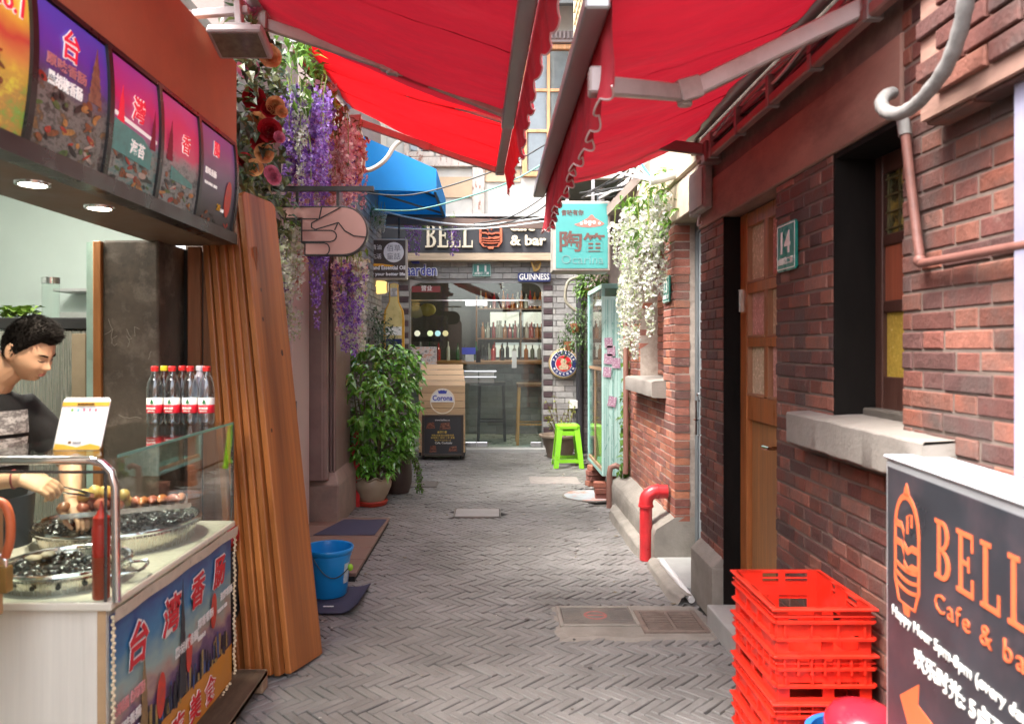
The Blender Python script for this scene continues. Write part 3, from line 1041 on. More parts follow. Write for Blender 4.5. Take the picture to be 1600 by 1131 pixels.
MB().box(1.02, 1.2, 1.3, 1.95, 0, .12).build('foot', black_m, sg)
of = o + nz_ * .003


def bellmark(parent, o, ex, ey, w_, h_, mat, d=.002, th=.085):
    """outline bell drawn as bands"""
    q = MB()
    def outline(s):
        pts = []
        for i in range(17):
            a = math.pi * i / 16
            pts.append((math.cos(a) * .5 * s, .62 + math.sin(a) * .3 * s ** .5))
        pts += [(-.5 * s, .22), (-.34 * s, .07), (.34 * s, .07), (.5 * s, .22)]
        return pts
    def P(p): return (p[0] * w_, p[1] * h_)
    a, b2 = outline(1.0), outline(1 - th * 2)
    b2 = [(x, y + (.012 if y < .3 else 0) + (-.0 if y < .6 else -.02)) for x, y in b2]
    n = len(a)
    for i in range(n):
        j = (i + 1) % n
        q.prism([P(a[i]), P(a[j]), P(b2[j]), P(b2[i])], o, ex, ey, d)
    q.prism([P(p) for p in ((-.12, .9), (.12, .9), (.07, .96), (0, 1.), (-.07, .96))], o, ex, ey, d)
    q.prism([P(p) for p in ((-.15, .07), (.15, .07), (.1, .0), (-.1, 0))], o, ex, ey, d)
    for k in range(3):
        y0 = .16 + k * .075
        pt = [(-.44 + .88 * i / 8, y0 - .03 * math.sin(math.pi * i / 8) + .04) for i in range(9)]
        for i in range(8):
            q.prism([P(pt[i]), P(pt[i + 1]), P((pt[i + 1][0], pt[i + 1][1] + .028)), P((pt[i][0], pt[i][1] + .028))], o, ex, ey, d)
    sq = [(-.45, .5), (-.2, .5), (-.1, .44), (-.1, .36), (.05, .32), (.2, .36), (.42, .36)]
    for dy in (0, .14):
        for (x0, y0), (x1, y1) in zip(sq, sq[1:]):
            q.prism([P((x0, y0 + dy)), P((x1, y1 + dy)), P((x1, y1 + dy + .05)), P((x0, y0 + dy + .05))], o, ex, ey, d)
    sc = [(.02, .62), (.02, .75), (.18, .78), (.18, .68)]
    for (x0, y0), (x1, y1) in zip(sc, sc[1:]):
        q.prism([P((x0 - .02, y0)), P((x1 - .02, y1)), P((x1 + .04, y1)), P((x0 + .04, y0))], o, ex, ey, d)
    q.build('emblem', mat, parent)


def serif(parent, s, o, ex, ey, h_, mat, depth, adv=.86, bold=.17, widths=.62):
    """capital B, E, L with slab serifs"""
    x = 0.
    q = MB()
    W_ = widths * h_
    for ch in s:
        def R_(x0, x1, y0, y1, zo=0.): q.prism([(x + x0 * W_, y0 * h_), (x + x1 * W_, y0 * h_), (x + x1 * W_, y1 * h_), (x + x0 * W_, y1 * h_)], o, ex, ey, depth, zo)
        R_(.14, .14 + bold * 1.6, .0, 1.0)
        R_(0., .5, .0, .07, .0004); R_(0., .5, .93, 1.0, .0004)
        if ch in 'EL':
            R_(.14, .95, .0, .08, .0006); R_(.84, .95, .0, .3, .0008)
        if ch == 'E':
            R_(.14, .92, .92, 1.0, .0006); R_(.83, .92, .72, 1.0, .0008); R_(.3, .7, .47, .54, .0006); R_(.64, .72, .38, .63, .0008)
        if ch == 'B':
            for cy, ry, rx in ((.26, .26, .5), (.75, .25, .42)):
                for i in range(8):
                    a0, a1 = -math.pi / 2 + math.pi * i / 8, -math.pi / 2 + math.pi * (i + 1) / 8
                    pp_ = [(x + (.45 + rx * math.cos(a) * k) * W_, (cy + ry * math.sin(a) * m_) * h_) for a, k, m_ in ((a0, 1, 1), (a1, 1, 1), (a1, .5, .72), (a0, .5, .72))]
                    q.prism(pp_, o, ex, ey, depth, .0007)
            R_(.3, .46, .0, .075, .0009); R_(.3, .46, .925, 1.0, .0009); R_(.3, .46, .47, .54, .0009)
        x += adv * h_
    return q.build('lettering', mat, parent)


bellmark(sg, of + ex * .14 + Z_ * .685, ex, Z_, .15, .345, orange_p, .0015)
serif(sg, 'BELL', of + ex * .295 + Z_ * .835, ex, Z_, .14, orange_p, .0015, adv=.72, bold=.12, widths=.55)
text('Cafe & bar', orange_p, sg, of + ex * .295 + Z_ * .755, ex, Z_, w=.4, h=.045, space=1.2)
text('Happy Hour 5pm-8pm (every day)', white_p, sg, of + ex * .055 + Z_ * .65, ex, Z_, w=.62, h=.036, bold=.01)
text('欢乐时光: 5点至8点', white_p, sg, of + ex * .185 + Z_ * .575, ex, Z_, w=.5, h=.05, bold=.02)
ar = MB().prism([(0, .09), (.1, .18), (.1, .125), (.52, .125), (.52, .055), (.1, .055), (.1, 0)], of + ex * .09 + Z_ * .37, (ex - Z_ * .12).normalized(), (Z_ + ex * .12).normalized(), .0015)
ar.build('arrow', orange_p, sg)
ph = printed('sign_photo', [(0, (.1, .06, .05)), (1, (.2, .12, .1))], [(.02, .02, .03), (.3, .1, .05), (.5, .4, .3), (.15, .06, .05), (.6, .5, .2)], top=2, sc=26)
for (a, b_, c, d) in ((.02, .16, .06, .33), (.3, .42, .08, .45), (.46, .6, .1, .5)):
    MB().prism([(a, c), (b_, c), (b_, d), (a, d)], of, ex, Z_, .0007).build('photo', ph, sg)

# unseen alley walls behind the viewer, added to block light
nb = thing('unseen_alley_wall', 'plain unseen wall added behind the viewer on the right to block light', 'building', (1.6, -5, 0))
MB().box(1.27, 2.2, -9, .59, 0, 2.6).build('wall', rend, nb)
nb = thing('unseen_alley_wall', 'plain unseen wall added behind the viewer on the left to block light', 'building', (-1.6, -5, 0))
MB().box(-2.2, -1.29, -9, .39, 0, 2.6).build('wall', rend, nb)

lt_ = MB()
for q in range(150):
    x, y = R.uniform(-.95, 1.05), R.uniform(2.9, 10)
    if q % 3 == 0: x = R.choice((-.85, 1.0)) + R.uniform(-.12, .08)
    r = R.uniform(.003, .009)
    lt_.ball((x, y, hgt(x, y) - .002 + r * .3), r * R.uniform(1, 2.2), r, r * .5, n=6, m=4, jit=.4)
lt_.build('litter', M('litter_bits', (.3, .27, .22), .8, palette=[(.35, .32, .27), (.12, .1, .08), (.2, .16, .1), (.5, .47, .42), (.09, .08, .07)]), kind='stuff')
# ================================================================ SNACK SHOP ON THE LEFT
XL = -1.28
shop = thing('snack_shop', 'snack shop with orange fascia, mint walled inside and wide serving hatch', 'shop', (-2.2, 2.4, 0))
orange_r = M('orange_render', (.5, .19, .1), .8, var=.12, scale=3, bump=.25, bscale=70, col2=(.42, .15, .085), mix=(.5, .75))
MB().box(-1.55, XL, .4, 3.68, 2.4, 2.93).build('fascia', orange_r, shop, bevel=.004)
MB().box(-3.3, -1.56, .4, 4.75, 2.6, 3.3).build('roof_slab', concrete, shop)
soff = M('soffit_board', (.16, .11, .075), .5, var=.15)
MB().box(-1.62, -1.30, .4, 3.62, 2.005, 2.03).build('soffit', soff, shop, bevel=.003)
mint = M('mint_wall_panel', (.54, .63, .59), .12, var=.05, scale=2, spec=.6)
MB().box(-3.3, -2.06, 4.6, 4.7, 0, 2.6).build('back_wall', mint, shop)
MB().box(-3.3, -3.2, .4, 4.6, 0, 2.6).build('side_wall', mint, shop)
MB().box(-3.2, -1.3, .4, .5, 0, 2.6).build('near_wall', mint, shop)
ceil = MB().box(-3.2, -1.62, .5, 4.6, 2.5, 2.58)
ceil.build('ceiling', M('ceiling_white', (.7, .7, .68), .6), shop)
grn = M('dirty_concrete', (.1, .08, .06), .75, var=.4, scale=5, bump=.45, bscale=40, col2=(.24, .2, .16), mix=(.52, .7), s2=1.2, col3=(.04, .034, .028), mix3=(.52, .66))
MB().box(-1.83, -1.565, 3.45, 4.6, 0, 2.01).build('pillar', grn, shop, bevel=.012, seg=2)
MB().box(-1.87, -1.833, 3.44, 3.52, 0, 2.004).build('trim', wood('orange_trim', (.42, .17, .05), .5, coord='P'), shop, bevel=.003)
MB().box(-1.905, -1.872, 3.45, 3.52, 0, 2.0).build('edge_strip', M('mint_edge', (.4, .58, .5), .3), shop)
# cracks in the old plaster
ck = MB()
for q in range(9):
    p = V((R.uniform(-1.8, -1.6), 3.4485, R.uniform(1.0, 1.6)))
    a = R.uniform(0, 6.28)
    for i in range(R.randint(3, 6)):
        d = V((math.cos(a), 0, math.sin(a))) * R.uniform(.012, .03)
        e = p + d
        if -1.825 < e.x < -1.575: ck.bar(p, e, .0025, .0012, (0, 1, 0))
        p, a = e, a + R.uniform(-.9, .9)
        if R.random() < .3: a += 1.2
ck.build('cracks', M('crack_lime', (.3, .27, .22), .9), shop, kind='stuff')
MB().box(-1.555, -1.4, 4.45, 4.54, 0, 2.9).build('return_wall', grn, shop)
sw = wood('shutter_wood', (.2, .075, .03), .5, coord='P', grain=(24, 24, 1.4))
shp = MB().obox((0, 0, 0), (.033, 0, 0), (0, .012, 0), (0, 0, 1.0)).mesh('shutter_board', sw, bevel=.004)
for q in range(5):
    inst('shutter_board', shp, shop, Matrix.Translation((-1.465 + q * .069, 3.62 + (q % 2) * .02, 1.0)))
MB().box(-1.56, -1.5, 3.72, 4.3, 0, 2.0).build('inner_panel', dark_m, shop)
dl = glow('downlight_glow', (1, .9, .72), 5)
for yy in (2.24, 2.62):
    t = thing('downlight', 'round recessed downlight in the soffit ' + ('over the vendor' if yy < 2.4 else 'nearer the bare concrete pillar'), 'downlight', (-1.4, yy, 2.0), 'soffit downlights')
    MB().lathe([(.038, 1.997), (.05, 1.998), (.052, 2.0049), (.038, 2.0049)], 20, (-1.4, yy, 0)).build('rim', chrome, t, smooth=True)
    MB().lathe([(0, 1.999), (.038, 1.999), (.038, 2.004), (0, 2.004)], 20, (-1.4, yy, 0)).build('lens', dl, t)
    lt = bpy.data.lights.new('downlight_lamp', 'SPOT')
    lt.energy = 9; lt.spot_size = rad(120); lt.spot_blend = .6; lt.color = (1, .9, .74); lt.shadow_soft_size = .04
    lo = bpy.data.objects.new('downlight_lamp', lt); C.objects.link(lo); lo.location = (-1.4, yy, 1.99)
    lo.parent = t; lo.location = V((-1.4, yy, 1.985)) - wloc(t)
t = thing('ceiling_lamp', 'bright round ceiling lamp inside the snack shop, mirrored in the mint wall', 'lamp', (-2.2, 3.5, 2.45))
MB().lathe([(.16, 2.44), (.17, 2.46), (.17, 2.499), (0, 2.499)], 24, (-2.2, 3.4, 0)).build('ring', white_pl, t)
MB().lathe([(0, 2.43), (.1, 2.432), (.158, 2.445), (.158, 2.45), (0, 2.45)], 24, (-2.2, 3.4, 0)).build('diffuser', glow('ceiling_glow', (1, .97, .9), 6), t, smooth=True)
lt = bpy.data.lights.new('ceiling_lamp', 'POINT')
lt.energy = 6; lt.color = (1, .95, .85); lt.shadow_soft_size = .15
lo = bpy.data.objects.new('ceiling_lamp_light', lt); C.objects.link(lo); lo.parent = t; lo.location = V((-2.2, 3.4, 2.3)) - wloc(t)
gp_ = thing('stone_post', 'speckled grey stone post at the far left edge beside the vendor', 'post', (-1.36, 1.85, 0))
MB().box(-1.44, -1.3, 1.74, 1.925, .76, 2.004).build('post', M('speckled_granite', (.32, .28, .26), .6, var=.5, scale=150), gp_)
# fridge, shelf and things on it
fr = thing('steel_fridge', 'tall stainless steel fridge with black top behind the vendor', 'fridge', (-2.3, 4.1, 0))
MB().box(-2.62, -2.145, 3.9, 4.4, 0, 1.6).build('body', steel, fr, bevel=.006)
MB().box(-2.64, -2.12, 3.885, 4.42, 1.602, 1.665).build('top', black_m, fr, bevel=.006)
MB().box(-2.225, -2.15, 3.885, 3.899, .2, 1.58).build('door_edge', M('tan_steel', (.5, .38, .26), .35, .7), fr, bevel=.003)
cb = thing('shelf_unit', 'pale grey shelf unit standing behind the fridge', 'shelf', (-2.2, 4.5, 0))
MB().box(-2.6, -2.08, 4.42, 4.59, 0, 1.72).build('body', M('grey_laminate', (.35, .37, .35), .4), cb)
MB().box(-2.62, -2.07, 4.38, 4.595, 1.84, 1.86).build('shelf', alu, cb, bevel=.003)
MB().box(-2.42, -2.09, 4.44, 4.58, 1.72, 1.84).build('bracket', M('grey_laminate', (.4, .4, .4)), cb)
ad = thing('power_adapter', 'small black adapter box with a trailing wire on the shelf', 'adapter', (-2.2, 4.45, 1.86))
MB().box(-2.3, -2.1, 4.4, 4.52, 1.86, 1.91).build('box', black_m, ad, bevel=.008, seg=2)
MB().tube(smooth_path([V((-2.3, 4.42, 1.88)), V((-2.36, 4.37, 1.84)), V((-2.3, 4.36, 1.72)), V((-2.18, 4.36, 1.64)), V((-2.1, 4.38, 1.62))]), .006, 6).build('wire', black_m, ad, smooth=True)
jr = thing('glass_jar', 'clear plastic jar with steel lid above the vendor', 'jar', (-2.38, 3.95, 1.665))
MB().lathe([(0, 1.666), (.042, 1.666), (.043, 1.85), (.0, 1.851)], 20, (-2.39, 3.98, 0)).build('body', clear, jr, smooth=True)
MB().lathe([(0, 1.851), (.045, 1.851), (.046, 1.885), (0, 1.886)], 20, (-2.39, 3.98, 0)).build('lid', chrome, jr, smooth=True)
gv = MB()
for q in range(60):
    a = R.uniform(0, 6.28); rr = R.uniform(0, .1)
    gv.leaf((-2.56 + rr * math.cos(a), 3.98 + rr * .6 * math.sin(a), 1.666 + R.uniform(0, .05)), (R.uniform(-1, 1), R.uniform(-1, 1), R.uniform(0, .8)), Z_, .06, .05)
tag(gv.build('leaf_vegetables', M('lettuce', (.2, .32, .06), .6, var=.3, scale=20)), 'heap of light green leaf vegetables on the fridge top', 'vegetables')

# ---------------------------------------------------------------- menu lightbox
mb = thing('menu_lightbox', 'long curved menu lightbox of printed food pictures above the hatch', 'menu sign', (-1.28, 2.6, 2.0))
def mprof(t):
    """t 0 bottom .. 1 top, bowed outwards and tucked in at the bottom"""
    return V((-1.29 + .062 * math.sin(.55 + 1.6 * t) ** 1.0 + .0 * t, 0, lerp(2.035, 2.47, t)))
blk = M('black_frame', (.02, .018, .018), .3, var=.1)
edges = [1.55, 1.965, 2.36, 2.72, 3.09, 3.52]
arts = [printed('food_print_yellow', [(0, (.6, .6, .02)), (.25, (.7, .62, .03)), (.5, (.6, .25, .06)), (.62, (.5, .06, .04)), (.8, (.75, .42, .05)), (1, (.8, .5, .05))], [(.65, .6, .02), (.6, .55, .05), (.4, .2, .05), (.15, .3, .05), (.6, .5, .3)], .42, .1, 9, emit=.06),
        printed('food_print_violet', [(0, (.03, .025, .03)), (.3, (.07, .06, .08)), (.55, (.1, .05, .16)), (.75, (.12, .04, .36)), (1, (.07, .06, .45))], [(.01, .01, .012), (.03, .025, .02), (.05, .045, .04), (.17, .155, .14), (.05, .04, .03), (.2, .1, .03), (.02, .03, .09)], .52, .08, 16, emit=.05),
        printed('food_print_pink', [(0, (.1, .1, .11)), (.4, (.25, .2, .25)), (.5, (.3, .08, .2)), (.7, (.55, .02, .14)), (1, (.35, .05, .3))], [(.015, .015, .015), (.03, .03, .03), (.07, .16, .15), (.2, .19, .17), (.04, .04, .035), (.25, .24, .2)], .42, .06, 16, emit=.05),
        printed('food_print_rose', [(0, (.08, .09, .1)), (.4, (.3, .2, .22)), (.52, (.5, .05, .12)), (.75, (.55, .03, .13)), (1, (.4, .05, .25))], [(.015, .015, .016), (.05, .06, .06), (.2, .2, .19), (.03, .035, .03), (.2, .16, .05)], .44, .06, 16, emit=.05),
        printed('food_print_dusk', [(0, (.02, .02, .02)), (.4, (.06, .05, .07)), (.7, (.16, .1, .2)), (1, (.15, .08, .3))], emit=.04)]
MB().box(-1.50, -1.295, 1.5, 3.55, 2.03, 2.47).build('case', blk, mb)
for (y0, y1, art) in zip(edges, edges[1:], arts):
    b = MB()
    b.grid(lambda u, v: mprof(v * .97 + .015) + V((0, lerp(y0 + .012, y1 - .012, u), 0)), 4, 14)
    b.build('panel', art, mb, smooth=True)
fr_ = MB()
for y in edges:
    pr_ = [mprof(i / 14) for i in range(15)]
    for i in range(14):
        a, b = pr_[i] + V((.004, y, 0)), pr_[i + 1] + V((.004, y, 0))
        fr_.bar(a, b, .026, .012, (1, 0, 0))
fr_.box(-1.30, -1.232, 1.5, 3.53, 2.47, 2.487); fr_.box(-1.30, -1.228, 1.5, 3.535, 2.0, 2.052)
fr_.build('frame', blk, mb)
def mtext(s, mat, y, t, h_, bold=.02, shear=.0, w_=None, z0=.002):
    p = mprof(t); up = (mprof(t + .08) - mprof(t - .08)).normalized()
    p.y = y
    return text(s, mat, mb, p, Y_, up, h=h_, w=w_, bold=bold, shear=shear, z0=z0)
for s, y, t, h_ in (('台', 2.10, .68, .09), ('灣', 2.5, .56, .085), ('香', 2.9, .55, .075), ('腸', 3.23, .72, .065)):
    mtext(s, white_e, y, t, h_ * 1.06, bold=.05, shear=.15, z0=.001)
    mtext(s, red_e, y + .003, t + .006, h_, bold=.012, shear=.15, z0=.0035)
mtext('No.1', white_e, 1.78, .74, .06, .05, .2, z0=.001); mtext('No.1', red_e, 1.782, .745, .055, .015, .2, z0=.0035)
mtext('黑胡椒香肠', white_e, 2.03, .46, .04, .02, w_=.17); mtext('原味香肠', M('pink_print', (.7, .3, .3)), 2.02, .58, .035, .02, w_=.2)
mtext('海苔', white_e, 2.5, .3, .05, .02); mtext('原味香肠', white_e, 3.14, .5, .03, .01); mtext('特色美味 现烤', white_e, 3.14, .4, .014, .01, w_=.14); mtext('20', M('yellow_print', (.75, .5, .03)), 3.3, .2, .03, .03); mtext('元/根', white_e, 3.345, .2, .016)
# printed shapes: towers, carriages, sausages
def mshape(poly, mat, y, t, z0=.0015, d=.0012):
    p = mprof(t); up = (mprof(t + .1) - mprof(t - .1)).normalized(); p.y = y
    MB().prism(poly, p, Y_, up, d, z0).build('printed_shape', mat, mb)
tw = M('tower_print', (.3, .16, .1), .4, var=.5, scale=40)
def tower(w_, h_):
    pts = [(-w_ * .5, 0), (w_ * .5, 0)]
    for i in range(5):
        y = h_ * (.12 + .13 * i); k = w_ * (.5 - .06 * i)
        pts += [(k * 1.05, y), (k * .8, y + h_ * .03)]
    top_ = [(w_ * .1, h_ * .8), (0, h_)]
    half = pts[1:] + top_
    return half + [(-x, y) for x, y in reversed(half[:-1])]
mshape(tower(.07, .17), tw, 2.27, .5); mshape(tower(.05, .14), red_e, 2.43, .45); mshape(tower(.04, .14), M('dark_rose_print', (.3, .02, .06)), 2.66, .42); mshape(tower(.05, .15), _mats['dark_rose_print'], 2.8, .42)
tealp = M('teal_print', (.1, .42, .38), .4, var=.2, scale=30)
mshape([(0, 0), (.27, -.01), (.27, .05), (.2, .085), (0, .1)], tealp, 2.385, .27); mshape([(0, 0), (.2, -.0), (.2, .02), (0, .05)], tealp, 2.82, .27)
mshape([(0, .02), (.3, 0), (.3, .012), (0, .035)], white_e, 2.39, .48)
def sausage(w_, h_):
    return [(w_ * .5 * math.cos(a) + .25 * w_ * math.sin(a * 1.0 + 1), h_ * .5 * math.sin(a)) for a in [i * math.pi / 8 for i in range(16)]]
mshape(sausage(.055, .17), M('sausage_print', (.55, .05, .03), .4, var=.3, scale=30), 3.42, .36)

fcol = [M('food_brown', (.25, .09, .03), .4, var=.4, scale=60), M('food_gold', (.5, .27, .07), .4, var=.4, scale=60), M('food_green', (.08, .16, .04), .4, var=.4, scale=60), M('food_cream', (.5, .46, .38), .4, var=.3, scale=60), M('food_dark', (.02, .018, .018), .4), M('food_red', (.4, .05, .03), .4, var=.4, scale=60), M('food_blue', (.04, .07, .2), .4)]
fm_ = [MB() for _ in fcol]
for (y0, y1), n_, tt in zip(zip(edges, edges[1:]), (16, 46, 30, 30, 8), (.5, .5, .3, .3, .18)):
    for q in range(n_):
        k = R.choice((0, 0, 0, 1, 1, 2, 3, 4, 4, 5)); a = R.uniform(-.6, .6); t = R.uniform(.06, tt); yy = R.uniform(y0 + .03, y1 - .06)
        ra, rb_ = R.uniform(.008, .03), R.uniform(.004, .012)
        p = mprof(t); up = (mprof(t + .1) - mprof(t - .1)).normalized(); p.y = yy
        e1 = (Y_ * math.cos(a) + up * math.sin(a)); e2 = (up * math.cos(a) - Y_ * math.sin(a))
        fm_[k].prism([(ra * math.cos(i * .628), rb_ * math.sin(i * .628)) for i in range(10)], p, e1, e2, .0006, .0012 + .0001 * (q % 9))
for k, b in enumerate(fm_):
    if b.v: b.build('printed_food', fcol[k], mb, kind='stuff')
# ---------------------------------------------------------------- counter
ZC = .76
ct = thing('snack_counter', 'cream panelled snack counter with a pale marbled top', 'counter', (-1.45, 2.66, 0))
cream = M('cream_panel', (.8, .75, .65), .5, var=.05, scale=2, bump=.12, bscale=30, stretch=(30, 30, 1))
MB().box(-1.83, -1.135, 2.17, 3.15, .1, .735).build('body', cream, ct, bevel=.004)
MB().box(-1.86, -1.112, 2.145, 3.18, .735, ZC).build('top', M('cream_top', (.72, .67, .55), .2, var=.06, scale=5), ct, bevel=.006, seg=2)
ep_ = M('pale_wood_edge', (.5, .33, .18), .5, var=.15)
MB().box(-1.16, -1.136, 2.158, 2.17, .1, .734).build('corner_strip', ep_, ct)
MB().box(-1.8, -1.17, 2.2, 3.1, 0, .1).build('base', dark_m, ct)
MB().box(-1.2, -1.135, 2.162, 2.1695, .1, .733).build('corner_panel', cream, ct)
# vinyl banner on the alley side
bn = thing('printed_banner', 'printed banner of a city at dusk with red characters on the counter side', 'banner', (-1.12, 2.66, .12))
y0, y1, z0, z1 = 2.165, 3.17, .07, .715
bart = printed('banner_dusk', [(0, (.02, .02, .035)), (.28, (.05, .035, .09)), (.42, (.16, .09, .2)), (.5, (.42, .3, .25)), (.6, (.3, .45, .42)), (.78, (.05, .22, .42)), (1, (.03, .04, .24))], [(.015, .015, .03), (.05, .04, .1), (.03, .08, .25), (.2, .16, .1), (.02, .02, .05)], .24, .08, 22)
MB().grid(lambda u, v: V((-1.1285 + .003 * math.sin(u * 9) * math.sin(v * 7), lerp(y0, y1, u), lerp(z0, z1, v))), 20, 12).build('sheet', bart, bn, smooth=True)
ob = MB()
ob.grid(lambda u, v: V((-1.1245 + .002 * math.sin(u * 9), lerp(y0 + .004, y1 - .004, u), lerp(z0, z0 + .165 + .0 * u, v))), 14, 3)
ob.build('orange_band', M('banner_orange', (.62, .27, .03), .4, var=.1), bn, smooth=True)
XB = -1.1235
def btext(s, mat, y, z, h_, bold=.02, shear=0, w_=None, zo=.001): return text(s, mat, bn, (XB, y, z), Y_, Z_, h=h_, w=w_, bold=bold, shear=shear, z0=zo)
for s, y, z, h_ in (('台', 2.27, .505, .135), ('湾', 2.50, .51, .13), ('香', 2.735, .525, .12), ('肠', 2.95, .53, .115)):
    btext(s, white_p, y - .002, z - .004, h_ * 1.08, .05, .18, zo=.0005); btext(s, red_p, y, z, h_, .02, .18, zo=.003)
for s, y in (('小', 2.42), ('吃', 2.56), ('美', 2.71), ('食', 2.86)):
    btext(s, white_p, y - .002, .1, .11, .06, .1, zo=.0035); btext(s, red_p, y, .104, .102, .015, .1, zo=.006)
btext('台湾香肠 台湾烤肠', M('pink_print', (.7, .3, .3)), 2.175, .4, .04, .02, w_=.2); btext('原味香肠', white_p, 2.2, .335, .036, .02); btext('精选猪肉 炭火慢烤', white_p, 2.2, .3, .016, .01)
btext('黑胡椒香肠', white_p, 2.6, .4, .04, .02); btext('蒜香香肠', white_p, 2.8, .43, .038, .02); btext('鲜嫩多汁', white_p, 2.8, .385, .018, .01); btext('泡菜香肠', white_p, 3.03, .46, .034, .02); btext('微辣开胃 香脆', white_p, 3.0, .42, .016, .01)
def bshape(poly, mat, y, z): MB().prism(poly, (XB, y, z), Y_, Z_, .0012, .0015).build('printed_shape', mat, bn)
bshape(tower(.06, .42), M('tower_dark_print', (.03, .03, .04), .4, var=.4, scale=60), 2.665, .25); bshape(tower(.055, .3), M('tower_tan_print', (.26, .17, .07), .4, var=.3, scale=60), 2.37, .24)
for y, z, w_, h_ in ((2.49, .3, .045, .15), (2.72, .35, .035, .14), (2.96, .42, .04, .14)): bshape(sausage(w_, h_), _mats['sausage_print'], y, z + h_ * .2)
skl = [MB() for _ in range(4)]
for q in range(110):
    yy = R.uniform(2.19, 3.12); hh_ = R.uniform(.02, .1); zz = .235 + .0 * yy + R.uniform(-.01, .02)
    skl[q % 4].prism([(0, 0), (R.uniform(.006, .022), 0), (R.uniform(.006, .02), hh_), (0, hh_)], (XB, yy, zz), Y_, Z_, .0005, .0004 + .0001 * (q % 8))
for k, c in enumerate(((.02, .02, .04), (.04, .1, .3), (.35, .25, .08), (.01, .01, .02))): skl[k].build('printed_skyline', M('skyline_print_%d' % k, c, .4, var=.5, scale=90), bn, kind='stuff')
rl = MB(); beads = MB()
path = []
for i in range(61):
    path.append(V((-1.117, lerp(2.17, 3.165, 0), lerp(.06, .7, i / 60))))
loop = [V((-1.117, 2.163, .03 + .011 * i)) for i in range(63)] + [V((-1.112, 3.163 + .006 * math.sin(i * .5), .7 - .0108 * i)) for i in range(56)] + [V((-1.112, 3.163 - .06 - .02 * i, .09 - .003 * i)) for i in range(16)]
for i, p in enumerate(loop):
    beads.ball(p + V((.004 * (i % 2), 0, 0)), .0062, n=6, m=4)
beads.build('light_beads', M('bead_plastic', (.72, .6, .4), .3, var=.25, scale=60), bn, smooth=True, kind='stuff')
tp = MB().grid(lambda u, v: V((-1.106 + .003 * math.sin(u * 21) + .004 * v, lerp(2.15, 3.18, u), lerp(.7, .74, v))), 40, 2)
tp.build('tape_edge', M('clear_tape', (.6, .53, .42), .35, var=.12, scale=30), bn, smooth=True)

# glass case on the counter
gc = thing('glass_case', 'glass display case with a bent steel tube frame on the counter', 'display case', (-1.4, 2.66, ZC))
ZT = 1.185
MB().box(-1.126, -1.118, 2.175, 3.165, ZC, ZT - .008).build('front_pane', clear, gc)
MB().box(-1.55, -1.118, 2.175, 3.17, ZT - .008, ZT).build('top_pane', clear, gc)
MB().box(-1.65, -1.13, 2.152, 2.159, ZC + .0, 1.135).build('end_pane', clear, gc)
fm = MB()
fm.tube([(-1.8, 2.16, ZT - .012), (-1.18, 2.16, ZT - .012), (-1.145, 2.16, ZT - .02), (-1.12, 2.16, ZT - .045), (-1.108, 2.16, ZT - .09), (-1.104, 2.16, ZC)], .0125, 12)
fm.build('tube_frame', chrome, gc, smooth=True)
for po_ in ((-1.137, -1.129, 2.15, 2.158, ZC, 1.1355), (-1.65, -1.129, 2.15, 2.158, 1.136, 1.144), (-1.128, -1.116, 3.165, 3.177, ZC, ZT)):
    MB().box(*po_).build('corner_post', M('dark_alloy', (.12, .12, .12), .3, .8), gc, bevel=.002)
eg = MB(); eg.box(-1.1175, -1.1155, 2.19, 3.165, ZT - .009, ZT + .0005)
eg.build('glass_edge', M('green_glass_edge', (.14, .3, .25), .15), gc)
# pans of black pebbles
pebm = M('black_pebble', (.025, .025, .024), .22, var=.4, rnd=.5, coat=.3)
peb_a = M('pale_pebble', (.33, .27, .19), .5, rnd=.3)
def pan(name, label, cx, cy, r, z0, zr):
    t = thing(name, label, 'pan', (cx, cy, z0))
    b = MB().lathe([(0, z0 + .001), (r * .93, z0 + .001), (r * .97, zr - .012), (r * 1.03, zr - .006), (r * 1.03, zr), (r * .95, zr - .002), (r * .92, zr - .02), (0, zr - .024)], 56, (cx, cy, 0))
    b.build('body', steel, t, smooth=True)
    b = MB()
    b.tube([(cx + r * 1.0 * math.cos(a), cy + r * 1.0 * math.sin(a), zr + .006) for a in [i * math.pi / 32 for i in range(65)]], .009, 8, cap=False)
    b.build('rim', chrome, t, smooth=True)
    s_ = MB()
    for q in range(int(330 * (r / .3) ** 2)):
        a, rr = R.uniform(0, 6.28), r * .88 * math.sqrt(R.random())
        rot = Matrix.Rotation(R.uniform(0, 6.28), 3, 'Z') @ Matrix.Rotation(R.uniform(-.5, .5), 3, 'X')
        s_.ball((cx + rr * math.cos(a), cy + rr * math.sin(a), zr - .012 + R.uniform(-.004, .01)), R.uniform(.012, .023), R.uniform(.01, .016), R.uniform(.008, .012), n=7, m=5, jit=.3, rot=rot)
    s_.build('pebbles', pebm, t, smooth=True, kind='stuff')
    for q in range(4):
        a, rr = R.uniform(0, 6.28), r * .75
        MB().ball((cx + rr * math.cos(a), cy + rr * math.sin(a), zr + .005), R.uniform(.018, .032), .022, .012, n=12, m=8, jit=.2).build('pebble', peb_a, t, smooth=True)
    return t
pan('pebble_pan', 'big round steel pan of black pebbles in the middle of the counter', -1.45, 2.86, .29, ZC, .83)
p2_ = pan('pebble_pan', 'smaller steel pan of black pebbles at the near end of the counter', -1.37, 2.37, .185, ZC, .81)
hn = MB().tube(smooth_path([V((-1.2, 2.42, .8)), V((-1.14, 2.43, .8)), V((-1.135, 2.36, .79)), V((-1.2, 2.31, .79))], 5), .006, 8)
hn.build('handle', chrome, p2_, smooth=True)
